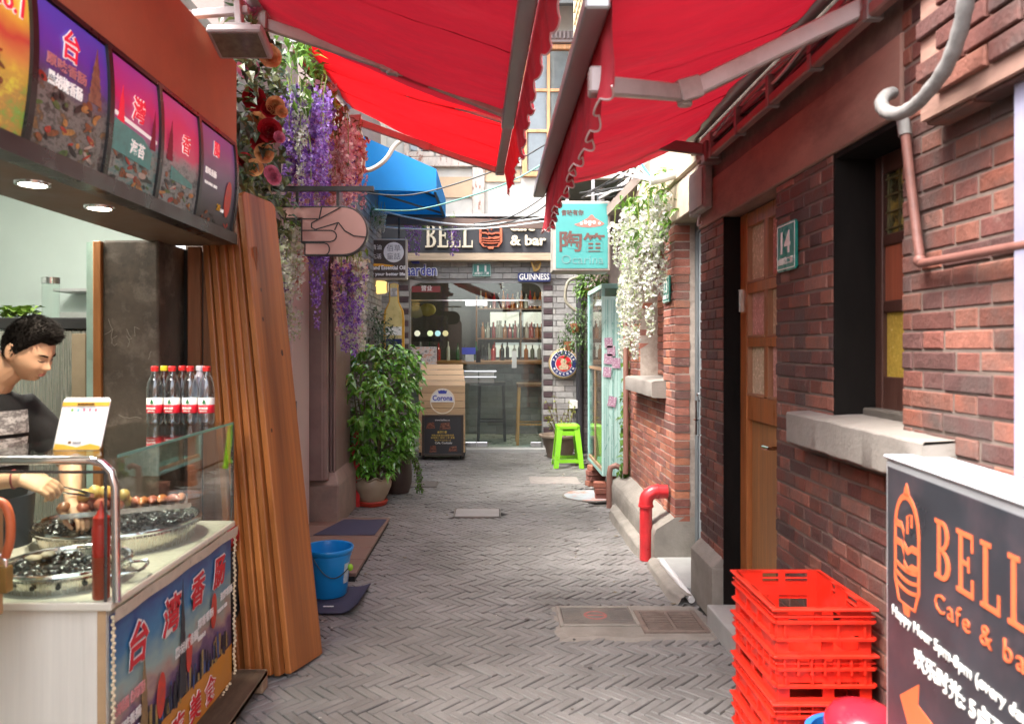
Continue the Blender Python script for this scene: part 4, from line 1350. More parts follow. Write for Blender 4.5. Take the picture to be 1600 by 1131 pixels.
for q in range(16):
    a = q * math.pi / 8
    MB().lathe([(0, 0), (.008, 0), (.008, .003), (0, .003)], 8, (-1.37 + .181 * math.cos(a), 2.37 + .181 * math.sin(a), .787), (math.cos(a), math.sin(a), 0)).build('vent_hole', dark_m, p2_)
# tray with balls and sausages
tr = thing('food_tray', 'long narrow steel tray of sausages and balls over the pebble pan', 'tray', (-1.42, 2.76, .84))
ta, tb = V((-1.56, 2.66, .9)), V((-1.18, 2.86, .9))
td = (tb - ta).normalized(); tn = V((-td.y, td.x, 0)); TL = (tb - ta).length
b = MB()
b.obox((ta + tb) / 2, td * TL / 2, tn * .07, Z_ * .003)
for s_ in (-1, 1): b.obox((ta + tb) / 2 + tn * .07 * s_ + Z_ * .008, td * TL / 2, tn * .002, Z_ * .008)
b.build('tray', chrome, tr)
for k in (.06, .94):
    MB().box((ta + td * TL * k).x - .006, (ta + td * TL * k).x + .006, (ta + td * TL * k).y - .006, (ta + td * TL * k).y + .006, .838, .897).build('leg', chrome, tr)
fy = M('yellow_fried_ball', (.52, .34, .09), .35, var=.25, scale=40, bump=.3, coat=.3)
fp = M('pink_sausage_ball', (.42, .12, .07), .3, var=.25, scale=40, coat=.4)
fb = M('brown_meat_ball', (.27, .1, .04), .35, var=.3, scale=40, coat=.4)
fo = M('grilled_sausage', (.5, .17, .05), .3, var=.3, scale=25, coat=.5)
for q, (k, s_, dz, mt, r) in enumerate([(.02, -.02, 0, fb, .024), (.09, .02, 0, fb, .025), (.16, -.03, 0, fp, .021), (.22, .02, .0, fp, .024), (.3, -.03, 0, fp, .026), (.36, .02, 0, fp, .024), (.43, -.03, 0, fp, .02), (.49, .01, 0, fy, .024),
                                        (.17, .0, .038, fy, .024), (.25, -.0, .044, fy, .026), (.33, .0, .042, fy, .025), (.4, -.01, .036, fo, .022), (.47, -.03, .034, fy, .022), (.22, .035, .02, fy, .022)]):
    p = ta + td * TL * k + tn * s_ + Z_ * (.003 + r + dz)
    nm = {id(fy): 'yellow fried ball', id(fp): 'pink meat ball', id(fb): 'brown meat ball', id(fo): 'orange grilled ball'}[id(mt)]
    tag(MB().ball(p, r, n=14, m=10, jit=.1).build('meat_ball', mt, smooth=True), 'glossy ' + nm + ' in the heap on the steel tray', 'meat ball', nm + 's on the tray')
for q in range(6):
    k = .56 + q * .075
    p = ta + td * TL * k + Z_ * .024 + tn * R.uniform(-.01, .01)
    d = (tn * 1. + td * R.uniform(-.5, .8)).normalized()
    b = MB().tube([p + d * (.05 * (i / 6 - .5) * 2) + Z_ * (.006 * math.sin(i)) for i in range(7)], [.004, .015, .018, .019, .018, .015, .004], 10)
    tag(b.build('sausage', fo if q % 2 else fp, smooth=True), ('browned orange' if q % 2 else 'paler pink') + ' grilled sausage lying at the right end of the tray', 'sausage', ('browned' if q % 2 else 'pale') + ' sausages on the tray')
# sauce bottle
sb_ = thing('sauce_bottle', 'red squeeze bottle of sauce beside the glass on the counter', 'sauce bottle', (-1.165, 2.185, ZC))
sm_ = M('red_sauce_plastic', (.5, .02, .008), .3, var=.1)
MB().lathe([(.001, ZC), (.023, ZC), (.0245, ZC + .005), (.0245, .94), (.0, .94)], 24, (-1.165, 2.19, 0)).build('body', M('sauce_in_bottle', (.33, .035, .006), .3, var=.1, scale=8), sb_, smooth=True)
MB().lathe([(.0248, .885), (.0252, .965), (.021, .985), (0, .985)], 24, (-1.165, 2.19, 0)).build('upper_body', sm_, sb_, smooth=True)
MB().lathe([(.023, .98), (.023, 1.0), (.014, 1.01), (.006, 1.028), (.003, 1.05), (0, 1.05)], 20, (-1.165, 2.19, 0)).build('nozzle', sm_, sb_, smooth=True)
# payment card stand (code left out)
cs = thing('payment_stand', 'white tilted card stand with yellow stripe on the glass top', 'card stand', (-1.3, 2.3, ZT))
o_ = V((-1.365, 2.285, ZT)); cu = (Z_ * .96 + Y_ * .2 + X_ * .1).normalized(); cx_ = V((1, .05, 0)).normalized()
b = MB()
rr = [(.008, 0), (.137, 0), (.145, .008), (.145, .157), (.137, .165), (.008, .165), (0, .157), (0, .008)]
b.prism(rr, o_, cx_, cu, .004)
b.build('card', M('white_card', (.8, .8, .8), .25), cs, bevel=.001)
yel = M('yellow_stripe', (.75, .42, .05), .4)
b = MB(); b.prism([(.001, .138), (.144, .138), (.144, .151), (.001, .151)], o_, cx_, cu, .001, .0042); b.prism([(.003, .001), (.142, .001), (.142, .012), (.11, .02), (.07, .009), (.03, .018), (.003, .02)], o_, cx_, cu, .001, .0042); b.build('stripe', yel, cs)
text('欢迎扫码付款', M('brown_print', (.2, .1, .03)), cs, o_ + cx_ * .0725 + cu * .1405, cx_, cu, h=.008, center=True, z0=.0056)
for q, cc in enumerate(((.2, .45, .1), (.2, .5, .6), (.5, .15, .25), (.6, .2, .3), (.6, .15, .2))):
    MB().prism([(0, 0), (.007, 0), (.007, .008), (0, .008)], o_ + cx_ * (.03 + q * .018) + cu * .122, cx_, cu, .0006, .0042).build('icon', M('icon_%d' % q, cc, .5), cs)
MB().prism([(0, 0), (.009, 0), (.009, .008), (0, .008)], o_ + cx_ * .042 + cu * .02, cx_, cu, .0006, .0042).build('icon', _mats['brown_print'], cs)
text('收款专用', M('grey_print', (.45, .45, .45)), cs, o_ + cx_ * .056 + cu * .021, cx_, cu, h=.006, z0=.0042)
MB().prism([(.02, 0), (.12, 0), (.12, .05), (.02, .05)], o_ + Y_ * .045, cx_, (cu * .6 - Y_ * .6 + Z_ * .2).normalized(), .003).build('prop', _mats['white_card'], cs)
# bottles of water and soft drinks
pet = glass('pet_plastic', (.8, .86, .89), 3., .06)
redlab = M('label_red', (.58, .015, .035), .4, var=.05)
whlab = M('label_white', (.75, .75, .73), .4)
grlab = M('label_green', (.03, .2, .08), .4)
def bottle(x, y, label, cap, liquid, water=True):
    t = thing('drink_bottle', label, 'bottle', (x, y, ZT), None)
    b = MB().lathe([(0, ZT + .003), (.026, ZT + .001), (.032, ZT + .012), (.0315, ZT + .03), (.0325, ZT + .045), (.031, ZT + .05), (.031, ZT + .11), (.0325, ZT + .115), (.0325, ZT + .15), (.029, ZT + .175), (.019, ZT + .2), (.0125, ZT + .213), (.0125, ZT + .225), (.0, ZT + .226)], 24, (x, y, 0))
    b.build('body', liquid if not water else pet, t, smooth=True)
    capz = ZT + .222
    MB().lathe([(0, capz), (.0145, capz), (.0155, capz + .003), (.0155, capz + .018), (.013, capz + .021), (0, capz + .021)], 18, (x, y, 0)).build('cap', cap, t, smooth=True)
    MB().lathe([(.0322, ZT + .05), (.0325, ZT + .051), (.0325, ZT + .0835), (.0322, ZT + .084)], 24, (x, y, 0)).build('lower_label', redlab, t, smooth=True)
    if water:
        MB().lathe([(.0322, ZT + .0842), (.0325, ZT + .0845), (.0325, ZT + .112), (.0322, ZT + .1125)], 24, (x, y, 0)).build('label', whlab, t, smooth=True)
        tp_ = MB()
        for zz, ww in ((.108, .005), (.103, .0075), (.098, .009)):
            tp_.prism([(-ww, 0), (ww, 0), (0, .009)], (x + .002, y - .0335, ZT + zz - .008), X_, Z_, .001)
        tp_.prism([(-.0015, 0), (.0015, 0), (.0015, .006), (-.0015, .006)], (x + .002, y - .0335, ZT + .086), X_, Z_, .0008)
        tp_.build('printed_tree', grlab, t)
        text('农夫山泉', white_p, t, (x - .019, y - .0338, ZT + .066), X_, Z_, w=.038, bold=.03, z0=.0)
        text('饮用天然水', white_p, t, (x - .015, y - .0338, ZT + .056), X_, Z_, w=.03, bold=.01, z0=.0)
rc, yc, wc, bcap = M('red_cap', (.55, .02, .02), .35), M('yellow_cap', (.7, .55, .03), .35), M('grey_cap', (.5, .5, .55), .35), None
cola = M('dark_cola', (.03, .012, .008), .08, coat=.5)
bottle(-1.405, 3.06, 'clear water bottle with red cap, leftmost of the front row', rc, None)
bottle(-1.335, 3.065, 'clear water bottle with red cap, second from left in the front row', rc, None)
bottle(-1.262, 3.07, 'clear water bottle with red cap, third from left in the front row', rc, None)
bottle(-1.19, 3.06, 'clear water bottle with red cap nearest to the leaning planks', rc, None)
bottle(-1.40, 3.135, 'dark drink bottle with yellow cap behind the water bottles', yc, cola, False)
bottle(-1.325, 3.14, 'dark cola bottle with red cap behind the water bottles', rc, cola, False)
bottle(-1.25, 3.14, 'drink bottle with pale grey cap behind the water bottles', wc, M('pale_drink', (.3, .28, .33), .1, coat=.4), False)
# u lock and padlock at the left edge
ul = thing('padlock', 'brass padlock hanging from an orange coated shackle at the left edge', 'padlock', (-1.33, 1.98, .76))
oc = M('orange_rubber', (.5, .12, .04), .45, var=.1)
MB().tube(smooth_path([V((-1.40, 2.0, 1.0)), V((-1.40, 2.0, 1.05)), V((-1.375, 2.0, 1.085)), V((-1.33, 2.0, 1.08)), V((-1.312, 2.0, 1.04)), V((-1.312, 2.0, .98)), V((-1.325, 2.0, .935))], 5), .012, 10).build('shackle', oc, ul, smooth=True)
MB().box(-1.36, -1.312, 1.985, 2.015, .84, .91).build('body', M('brass', (.45, .28, .09), .35, .7, var=.1), ul, bevel=.004, seg=2)
MB().tube([(-1.35, 2.0, .905), (-1.35, 2.0, .925), (-1.336, 2.0, .94), (-1.322, 2.0, .925), (-1.322, 2.0, .905)], .005, 8).build('loop', chrome, ul, smooth=True)
lk = MB().box(-1.42, -1.368, 2.02, 2.06, ZC, 1.07)
tag(lk.build('wooden_block', wood('pale_block', (.5, .33, .16), .5, coord='P'), bevel=.004), 'pale wooden block upright at the left edge behind the padlock', 'wooden block')
# pallet boards by the counter foot
pt = thing('wooden_pallet', 'worn wooden pallet on the paving under the counter corner', 'pallet', (-1.2, 3.0, 0))
pw_ = wood('weathered_wood', (.32, .22, .14), .8, coord='P', grain=(14, 3, 14), col2=(.2, .14, .09))
for q in range(4):
    x = -1.66 + q * .17
    MB().box(x, x + .15, 2.3, 3.28 - (q % 2) * .015, .055, .08).build('plank', pw_, pt, bevel=.004)
for yy in (2.35, 2.8, 3.2):
    MB().box(-1.66, -1.0, yy, yy + .07, 0, .054).build('bearer', pw_, pt, bevel=.004)
MB().box(-1.145, -1.0, 2.3, 3.27, .0552, .08).build('plank', pw_, pt, bevel=.004)
# leaning planks
pk_w = wood('orange_plank_wood', (.34, .12, .031), .45, var=.26, grain=(42, 42, 1.1), coord='O', col2=(.17, .055, .017), mix=(.45, .66), bump=.12, rnd=.2, s2=.16, col3=(.16, .06, .025), mix3=(.64, .72))
lbl = ['outermost', 'second', 'third', 'fourth', 'fifth', 'innermost']
lab_p = ['wide orange brown plank facing the alley at the front of the leaning stack', 'orange plank directly behind the wide front plank of the leaning stack', 'third orange plank counted from the wide front plank of the leaning stack',
         'fourth orange plank counted from the wide front plank of the leaning stack', 'orange plank next to the rearmost one in the leaning stack', 'rearmost orange plank, nearest to the counter in the leaning stack']
for q in range(6):
    bot = V((-.952, 3.36, 0)) + V((-.043 * q, -.004 * q + R.uniform(-.012, .012), 0)) + (V((-.012, .015, 0)) if q == 5 else V((0, 0, 0)))
    top = V((-1.262, 3.63, 2.262)) + V((-.036 * q + R.uniform(-.004, .004), R.uniform(-.02, .02), -.012 * q))
    wd_ = V((.085, .275, 0)).normalized()
    d = (top - bot); Lp = d.length; d.normalize()
    n_ = wd_.cross(d).normalized(); w_ = d.cross(n_)
    if n_.x < 0: n_, w_ = -n_, -w_
    ww = .285 + R.uniform(-.012, .012)
    b = MB()
    cr = R.uniform(.01, .03)
    pts = [(0, 0), (ww, .0), (ww, Lp - .02), (ww - .03, Lp), (.02, Lp - .004), (0, Lp - cr)]
    b.prism(pts, (0, 0, 0), Y_, Z_, .033)
    me = b.mesh('wooden_plank', pk_w, bevel=.004)
    wv = wd_ if True else w_
    ex_ = n_; ey_ = (wd_ - d * wd_.dot(d)).normalized(); ez_ = d
    if ex_.cross(ey_).dot(ez_) < 0: ex_ = -ex_
    o = inst('wooden_plank', me, None, frame(bot + Z_ * .012, ey_.cross(ez_), ey_, ez_))
    tag(o, lab_p[q], 'plank', 'planks leaning by the counter')
    for k in range(4):
        b = MB(); ky, kz, kr = R.uniform(.03, ww - .05), R.uniform(.15, Lp - .2), R.uniform(.006, .014)
        b.prism([(kr * math.cos(i * .5236), 1.7 * kr * math.sin(i * .5236)) for i in range(12)], (.0326, ky, kz), Y_, Z_, .0007)
        kn = bpy.data.objects.new('knot', b.mesh('knot', M('knot_wood', (.07, .025, .01), .5, var=.3, scale=60))); C.objects.link(kn); kn.parent = o
# dark bin behind
bi = thing('black_bin', 'black barrel in the gap between counter and leaning planks', 'barrel', (-1.3, 3.42, 0))
MB().lathe([(.0, .012), (.14, .012), (.16, .2), (.16, .5), (.145, .56), (.0, .57)], 28, (-1.33, 3.42, 0)).build('body', M('black_rubber', (.02, .02, .022), .5, var=.2), bi, smooth=True)
tag(MB().ball((-1.24, 3.4, .64), .07, .07, .065, n=16, m=10).build('red_ball', M('dark_red_gloss', (.4, .02, .03), .25, coat=.4), smooth=True, origin=(-1.24, 3.4, .57)), 'shiny dark red ball on the black barrel', 'ball')

# ---------------------------------------------------------------- the vendor
ven = thing('person', 'person in a black printed tshirt leaning over the counter with tongs', 'person', (-1.95, 2.7, 0))
skin = M('skin', (.62, .36, .22), .5, var=.06, scale=18, sss=.12, bump=.05, bscale=200)
AX, AY, AZ = .1, .083, .128
def g2(y, z, y0, z0, sy, sz): return math.exp(-((y - y0) / sy) ** 2 - ((z - z0) / sz) ** 2)
def headp(p):
    """unit sphere point -> head point (x front, y left, z up)"""
    x, y, z = p
    X, Y, Z = x * AX, y * AY, z * AZ
    if Z < 0:
        t = min(1, -Z / AZ)
        Y *= 1 - .3 * t ** 1.7
        X += .014 * t
        if x < 0: X *= 1 - .35 * t
    if x > 0:
        X = X * (1 + .08 * max(0, -z))
        f = min(1, x * 1.6)
        ridge = max(0, min(1, (.022 - Z) / .055)) if Z < .022 else 0
        X += f * (.007 * g2(Y, Z, 0, -.0, .01, .03) + .019 * g2(Y, Z, 0, -.026, .0125, .014) + .007 * g2(Y, Z, .012, -.031, .009, .008) + .007 * g2(Y, Z, -.012, -.031, .009, .008))
        X += f * (.004 * g2(Y, Z, .03, .026, .022, .01) + .004 * g2(Y, Z, -.03, .026, .022, .01))
        X -= f * (.009 * g2(Y, Z, .031, .006, .016, .011) + .009 * g2(Y, Z, -.031, .006, .016, .011))
        X += f * (.0055 * g2(Y, Z, .03, .004, .014, .007) + .0055 * g2(Y, Z, -.03, .004, .014, .007))
        X += f * (.007 * g2(Y, Z, .045, -.035, .026, .025) + .007 * g2(Y, Z, -.045, -.035, .026, .025))
        X += f * (.009 * g2(Y, Z, 0, -.055, .023, .007) + .009 * g2(Y, Z, 0, -.069, .02, .007) - .006 * g2(Y, Z, 0, -.062, .026, .0028) - .003 * g2(Y, Z, 0, -.08, .022, .005))
        X += f * .011 * g2(Y, Z, 0, -.1, .024, .016)
    return V((X, Y, Z))
hc = V((-1.69, 2.68, 1.497))
Hm = Matrix.Rotation(rad(-4), 3, 'Z') @ Matrix.Rotation(rad(30), 3, 'Y') @ Matrix.Rotation(rad(6), 3, 'X')
HS = .86
def hw(p): return hc + Hm @ (p * HS)
bd = MB()
N1, N2 = 96, 72
vs, fs = [], []
for i in range(N2 + 1):
    ph = math.pi * i / N2
    for j in range(N1):
        a = 2 * math.pi * j / N1
        vs.append(hw(headp((math.sin(ph) * math.cos(a), math.sin(ph) * math.sin(a), -math.cos(ph)))))
for i in range(N2):
    for j in range(N1):
        j2 = (j + 1) % N1
        fs.append((i * N1 + j, i * N1 + j2, (i + 1) * N1 + j2, (i + 1) * N1 + j))
bd.add(vs, fs)
for s_ in (-1, 1):  # ears
    Q = Hm @ Matrix.Rotation(rad(-18 * s_), 3, 'Z') @ Matrix.Rotation(rad(-10), 3, 'Y')
    bd.ball(hw(V((-.012, .083 * s_, -.008))), .02, .009, .034, n=16, m=12, rot=Q)
    bd.tube([hw(V((-.005 + .02 * math.cos(a) * -1, .089 * s_, -.005 + .031 * math.sin(a)))) for a in [-1.4 + i * .35 for i in range(9)]], .005, 6)
# neck, trunk, hips, legs
tc = V((-1.93, 2.72, 0))
sh = V((.72, .69, 0)).normalized()      # across the shoulders, towards his left
fw = V((sh.y, -sh.x, 0))                # forward
nk = hw(V((-.03, 0, -.07)))
bd.tube([nk, lerp(nk, tc + V((.06, -.02, 1.36)), .5), tc + V((.05, -.01, 1.33)), tc + V((.03, 0, 1.26))], [.062, .063, .075, .1], 20)
trunk = [(.88, .17, .115), (.98, .155, .11), (1.1, .165, .115), (1.2, .175, .12), (1.28, .17, .105), (1.335, .12, .075)]
bd.loft([(tc + V((0, 0, z)) + fw * (.1 * (z - .88)), sh * a, fw * b) for z, a, b in trunk], 24)
for s_ in (-1, 1):
    hp_ = tc + sh * .09 * s_
    bd.tube([hp_ + V((0, 0, .92)), hp_ + V((.0, 0, .5)), hp_ + V((0, 0, .08))], [.1, .07, .05], 14)
    bd.ball(hp_ + fw * .06 + V((0, 0, .035)), .05, .12, .035, n=12, m=8, rot=Matrix.Rotation(math.atan2(fw.y, fw.x) - math.pi / 2, 3, 'Z'))
shR, shL = tc - sh * .175 + V((0, 0, 1.27)) + fw * .04, tc + sh * .165 + V((0, 0, 1.265)) + fw * .04
haR, haL = V((-1.60, 2.5, 1.06)), V((-1.535, 2.69, .94))
elR = V((-1.93, 2.42, 1.04)); elL = V((-1.685, 2.93, 1.05))
bd.tube([shR, lerp(shR, elR, .5), elR, lerp(elR, haR, .35), lerp(elR, haR, .8), haR], [.058, .05, .043, .042, .031, .028], 16)
bd.tube([shL, lerp(shL, elL, .5), elL, lerp(elL, haL, .35), lerp(elL, haL, .8), haL], [.058, .05, .043, .042, .03, .027], 16)
def hand(wr, d, up, side, curl, sc=1.0):
    """palm plus four fingers and a thumb; d along the hand, up the back of the hand, thumb on side"""
    d, up = V(d).normalized(), V(up).normalized()
    s2 = d.cross(up).normalized() * side
    up = s2.cross(d).normalized() * (1 if s2.cross(d).dot(up) > 0 else -1)
    def P(a, b, c): return wr + (d * a + s2 * b + up * c) * sc
    bd.loft([(P(-.01, 0, 0), s2 * .026 * sc, up * .02 * sc), (P(.02, .0, 0), s2 * .034 * sc, up * .017 * sc), (P(.06, 0, 0), s2 * .041 * sc, up * .014 * sc), (P(.085, 0, -.002), s2 * .038 * sc, up * .011 * sc)], 16)
    for k, (b, L0) in enumerate(((.03, .066), (.01, .075), (-.011, .07), (-.03, .056))):
        p = P(.078, b, 0); dr_ = d.copy(); pts = [p]
        cur = p
        for q, fr_ in enumerate((.45, .32, .23)):
            ang = curl * (.55 + .35 * q) * (1 + .12 * k)
            dr_ = (Matrix.Rotation(-ang, 3, s2) @ dr_) if (Matrix.Rotation(-ang, 3, s2) @ d).dot(up) < 0 else (Matrix.Rotation(ang, 3, s2) @ dr_)
            cur = cur + dr_ * L0 * fr_ * sc
            pts.append(cur)
        bd.tube(pts, [.0095 * sc, .0088 * sc, .008 * sc, .0062 * sc], 10)
        bd.ball(pts[-1], .0063 * sc, n=8, m=6)
    t0 = P(.018, .026, -.004)
    pts = [t0, P(.045, .052, -.016), P(.075, .05, -.032), P(.098, .036, -.042)]
    bd.tube(pts, [.014 * sc, .0115 * sc, .0095 * sc, .007 * sc], 10)
    bd.ball(pts[-1], .0072 * sc, n=8, m=6)
    return P
PR = hand(haR, (.93, .1, -.3), (.25, -.45, .85), -1, .62, 1.0)
PLh = hand(haL, (.75, -.45, -.55), (.5, -.2, .8), 1, .5, .95)
me = bd.mesh('body', skin)
bo = bpy.data.objects.new('body', me); C.objects.link(bo)
rmod = bo.modifiers.new('r', 'REMESH'); rmod.mode = 'VOXEL'; rmod.voxel_size = .0034; rmod.use_smooth_shade = True
sm2 = bo.modifiers.new('s', 'SMOOTH'); sm2.factor = .5; sm2.iterations = 3
dg = bpy.context.evaluated_depsgraph_get(); dg.update()
m2_ = bpy.data.meshes.new_from_object(bo.evaluated_get(dg))
m2_.transform(Matrix.Translation(-wloc(ven)))
m2_.polygons.foreach_set('use_smooth', [True] * len(m2_.polygons))
bpy.data.objects.remove(bo)
bo = bpy.data.objects.new('body', m2_); C.objects.link(bo); bo.parent = ven
m2_.materials.clear(); m2_.materials.append(skin)
# hair: thick cap with a swept quiff and many short strands
hairm = M('black_hair', (.009, .007, .006), .75, var=.3, scale=60, spec=.1)
def hmask(x, y, z):
    """> 0 where hair grows on the unit sphere"""
    front = .52 + .12 * abs(y)
    side = -.42 if x < -.25 else lerp(-.42, .12, min(1, (x + .25) / .55))
    lim = lerp(side, front, max(0, min(1, (x - .3) / .35)))
    return z - lim
hv, hf, idx = [], [], {}
NA, NB = 72, 54
def hpnt(i, j):
    ph, a = math.pi * i / NB, 2 * math.pi * j / NA
    x, y, z = math.sin(ph) * math.cos(a), math.sin(ph) * math.sin(a), -math.cos(ph)
    mk = hmask(x, y, z)
    q = headp((x, y, z))
    nrm = V((x / AX, y / AY, z / AZ)).normalized()
    th = max(-.004, min(1, mk * 5)) * (.006 + .015 * max(0, z) + .022 * max(0, x) * max(0, z)) * (1 + .2 * noise.noise(V((x * 3, y * 3, z * 3))))
    return hw(q + nrm * (th if mk > 0 else -.006) + V((.006, 0, .01)) * max(0, min(1, mk * 3)) * max(0, x)), mk
hb = MB()
vv = [[hpnt(i, j) for j in range(NA)] for i in range(NB + 1)]
flat = [p for r_ in vv for p, m_ in r_]
ff = []
for i in range(NB):
    for j in range(NA):
        j2 = (j + 1) % NA
        if max(vv[i][j][1], vv[i][j2][1], vv[i + 1][j][1], vv[i + 1][j2][1]) > -.02:
            ff.append((i * NA + j, i * NA + j2, (i + 1) * NA + j2, (i + 1) * NA + j))
hb.add(flat, ff)
for q in range(4200):
    z = R.uniform(-.35, 1); a = R.uniform(0, 2 * math.pi)
    s_ = math.sqrt(1 - z * z); x, y = s_ * math.cos(a), s_ * math.sin(a)
    if hmask(x, y, z) < .03: continue
    nrm = V((x / AX, y / AY, z / AZ)).normalized()
    b0 = headp((x, y, z)) + nrm * (.004 + .75 * min(1, hmask(x, y, z) * 5) * (.006 + .015 * max(0, z) + .022 * max(0, x) * max(0, z))) + V((.006, 0, .01)) * max(0, min(1, hmask(x, y, z) * 3)) * max(0, x)
    Lh = .008 + .017 * max(0, z) + .012 * max(0, x) * max(0, z)
    d = (nrm * (.35 + .4 * max(0, z)) + V((.9 * max(.1, z), 0, -.6 if z < .1 else .25)) + V((R.uniform(-.2, .2), R.uniform(-.2, .2), R.uniform(-.2, .2)))).normalized()
    t = d.orthogonal().normalized() * .0019
    t2 = d.cross(t)
    tip = b0 + d * Lh
    hb.add([hw(b0 + t), hw(b0 - t * .5 + t2 * .9), hw(b0 - t * .5 - t2 * .9), hw(tip)], [(0, 1, 3), (1, 2, 3), (2, 0, 3)])
hb.build('hair', hairm, ven, smooth=True, ang=70)
def fsurf(y, z, out=.0012):
    yy = y / AY / (1 - .3 * (max(0, -z) / AZ) ** 1.7); zz = z / AZ
    x = math.sqrt(max(.01, 1 - yy * yy - zz * zz))
    return hw(headp((x, yy, zz)) + V((out, 0, 0)))
fe = MB()
for s_ in (-1, 1):
    fe.tube([fsurf(s_ * (.018 + .0032 * i), .0005 - .0035 * math.sin(i / 8 * math.pi) , .0008) for i in range(9)], [.0006, .0014, .0018, .002, .002, .002, .0018, .0014, .0008], 6)
fe.build('eyelashes', M('lash', (.02, .013, .01), .6), ven, smooth=True)
fe = MB()
for s_ in (-1, 1):
    fe.tube([fsurf(s_ * (.013 + .0045 * i), .021 + .006 * math.sin(i / 8 * 2.4), .0003) for i in range(9)], [.0015, .003, .0036, .0038, .0036, .0032, .0028, .002, .001], 6)
fe.build('eyebrows', hairm, ven, smooth=True)
fe = MB()
for z_, r_ in ((-.057, .0042), (-.068, .0048)):
    fe.tube([fsurf(-.021 + .00525 * i, z_ + (.0035 if z_ > -.06 else .002) * abs(i - 4) / 4 * (-1 if z_ > -.06 else 1), -.0022) for i in range(9)], [.0008, r_ * .6, r_ * .85, r_, r_ * .95, r_, r_ * .85, r_ * .6, .0008], 8)
fe.build('lips', M('lip_skin', (.42, .16, .11), .4, sss=.1), ven, smooth=True)
# shirt with short sleeves and grey print
shm = M('black_cotton', (.007, .0065, .007), .85, var=.25, scale=30, bump=.25, bscale=25)
ts = MB()
ts.loft([(tc + V((0, 0, z)) + fw * (.1 * (z - .88)) , sh * (a + .018 + .006 * math.sin(z * 40)), fw * (b + .018 + .004 * math.sin(z * 33))) for z, a, b in [(.84, .175, .125)] + trunk[:-1] + [(1.325, .135, .085), (1.35, .085, .075)]], 40)
for a_, b_, e_ in ((shR, elR, .62), (shL, elL, .62)):
    ts.tube([a_ + V((0, 0, -.02)) + (tc + V((0, 0, 1.25)) - a_) * .35, a_ + V((0, 0, .0)), lerp(a_, b_, .3), lerp(a_, b_, e_)], [.075, .072, .07, .066], 20)
def remeshed(mb, name, mat, parent, vox, it):
    o = bpy.data.objects.new(name, mb.mesh(name, mat)); C.objects.link(o)
    r = o.modifiers.new('r', 'REMESH'); r.mode = 'VOXEL'; r.voxel_size = vox; r.use_smooth_shade = True
    r = o.modifiers.new('s', 'SMOOTH'); r.factor = .5; r.iterations = it
    dg = bpy.context.evaluated_depsgraph_get(); dg.update()
    me = bpy.data.meshes.new_from_object(o.evaluated_get(dg))
    me.transform(Matrix.Translation(-wloc(parent)))
    me.polygons.foreach_set('use_smooth', [True] * len(me.polygons))
    bpy.data.objects.remove(o)
    me.materials.clear(); me.materials.append(mat)
    o = bpy.data.objects.new(name, me); C.objects.link(o); o.parent = parent
    return o
tsh = remeshed(ts, 'tshirt', shm, ven, .007, 8)
tro = MB()
for s_ in (-1, 1):
    hp_ = tc + sh * .09 * s_
    tro.tube([hp_ + V((0, 0, .95)), hp_ + V((0, 0, .5)), hp_ + V((0, 0, .06))], [.118, .09, .075], 16)
tro.build('trousers', M('dark_denim', (.02, .022, .03), .85), ven, smooth=True)
pm = printed('tshirt_print', [(0, (.4, .38, .37)), (1, (.42, .4, .4))], [(.02, .02, .02), (.45, .43, .42), (.12, .11, .11), (.6, .58, .57), (.05, .05, .05)], top=2, sc=13, rough=.8, sc3=(1, 1, 2.2))
for za, zb in ((1.19, 1.275), (1.075, 1.175)):
    b = MB()
    def shp_(u, v):
        z = lerp(za, zb, v)
        t = next(i for i in range(len(trunk) - 1) if trunk[i][0] <= z <= trunk[i + 1][0])
        k = (z - trunk[t][0]) / (trunk[t + 1][0] - trunk[t][0])
        a, b_ = lerp(trunk[t][1], trunk[t + 1][1], k) + .025, lerp(trunk[t][2], trunk[t + 1][2], k) + .025
        th = lerp(-.35, .95, u) + math.pi / 2
        return tc + V((0, 0, z)) + fw * (.1 * (z - .88)) + sh * a * -math.cos(th) + fw * b_ * math.sin(th)
    b.grid(shp_, 12, 8)
    b.build('shirt_print', pm, tsh, smooth=True)
# tongs and bracelet
tg = thing('tongs', 'long steel tongs held in the right hand over the meat balls', 'tongs', PR(.08, 0, 0))
a_, tip = PR(.06, .02, -.028), V((-1.46, 2.69, .965))
for s_ in (-.006, .006):
    MB().tube([a_ + V((0, 0, s_)), lerp(a_, tip, .5) + V((0, 0, s_ * 1.6)), tip + V((0, 0, s_ * .6))], [.004, .0035, .006], 8).build('arm', chrome, tg, smooth=True)
MB().tube([a_ + V((-.01, 0, -.007)), a_ + V((-.02, 0, 0)), a_ + V((-.01, 0, .007))], .004, 8).build('spring', chrome, tg, smooth=True)
wr = lerp(elR, haR, .93); dwr = (haR - elR).normalized(); q1 = dwr.orthogonal().normalized(); q2 = dwr.cross(q1)
tag(MB().tube([wr + (q1 * math.cos(i * .5236) + q2 * math.sin(i * .5236)) * .0315 for i in range(13)], .003, 6, cap=False).build('bracelet', M('red_cord', (.25, .03, .03), .6), smooth=True), 'thin dark red cord bracelet on the right wrist', 'bracelet')
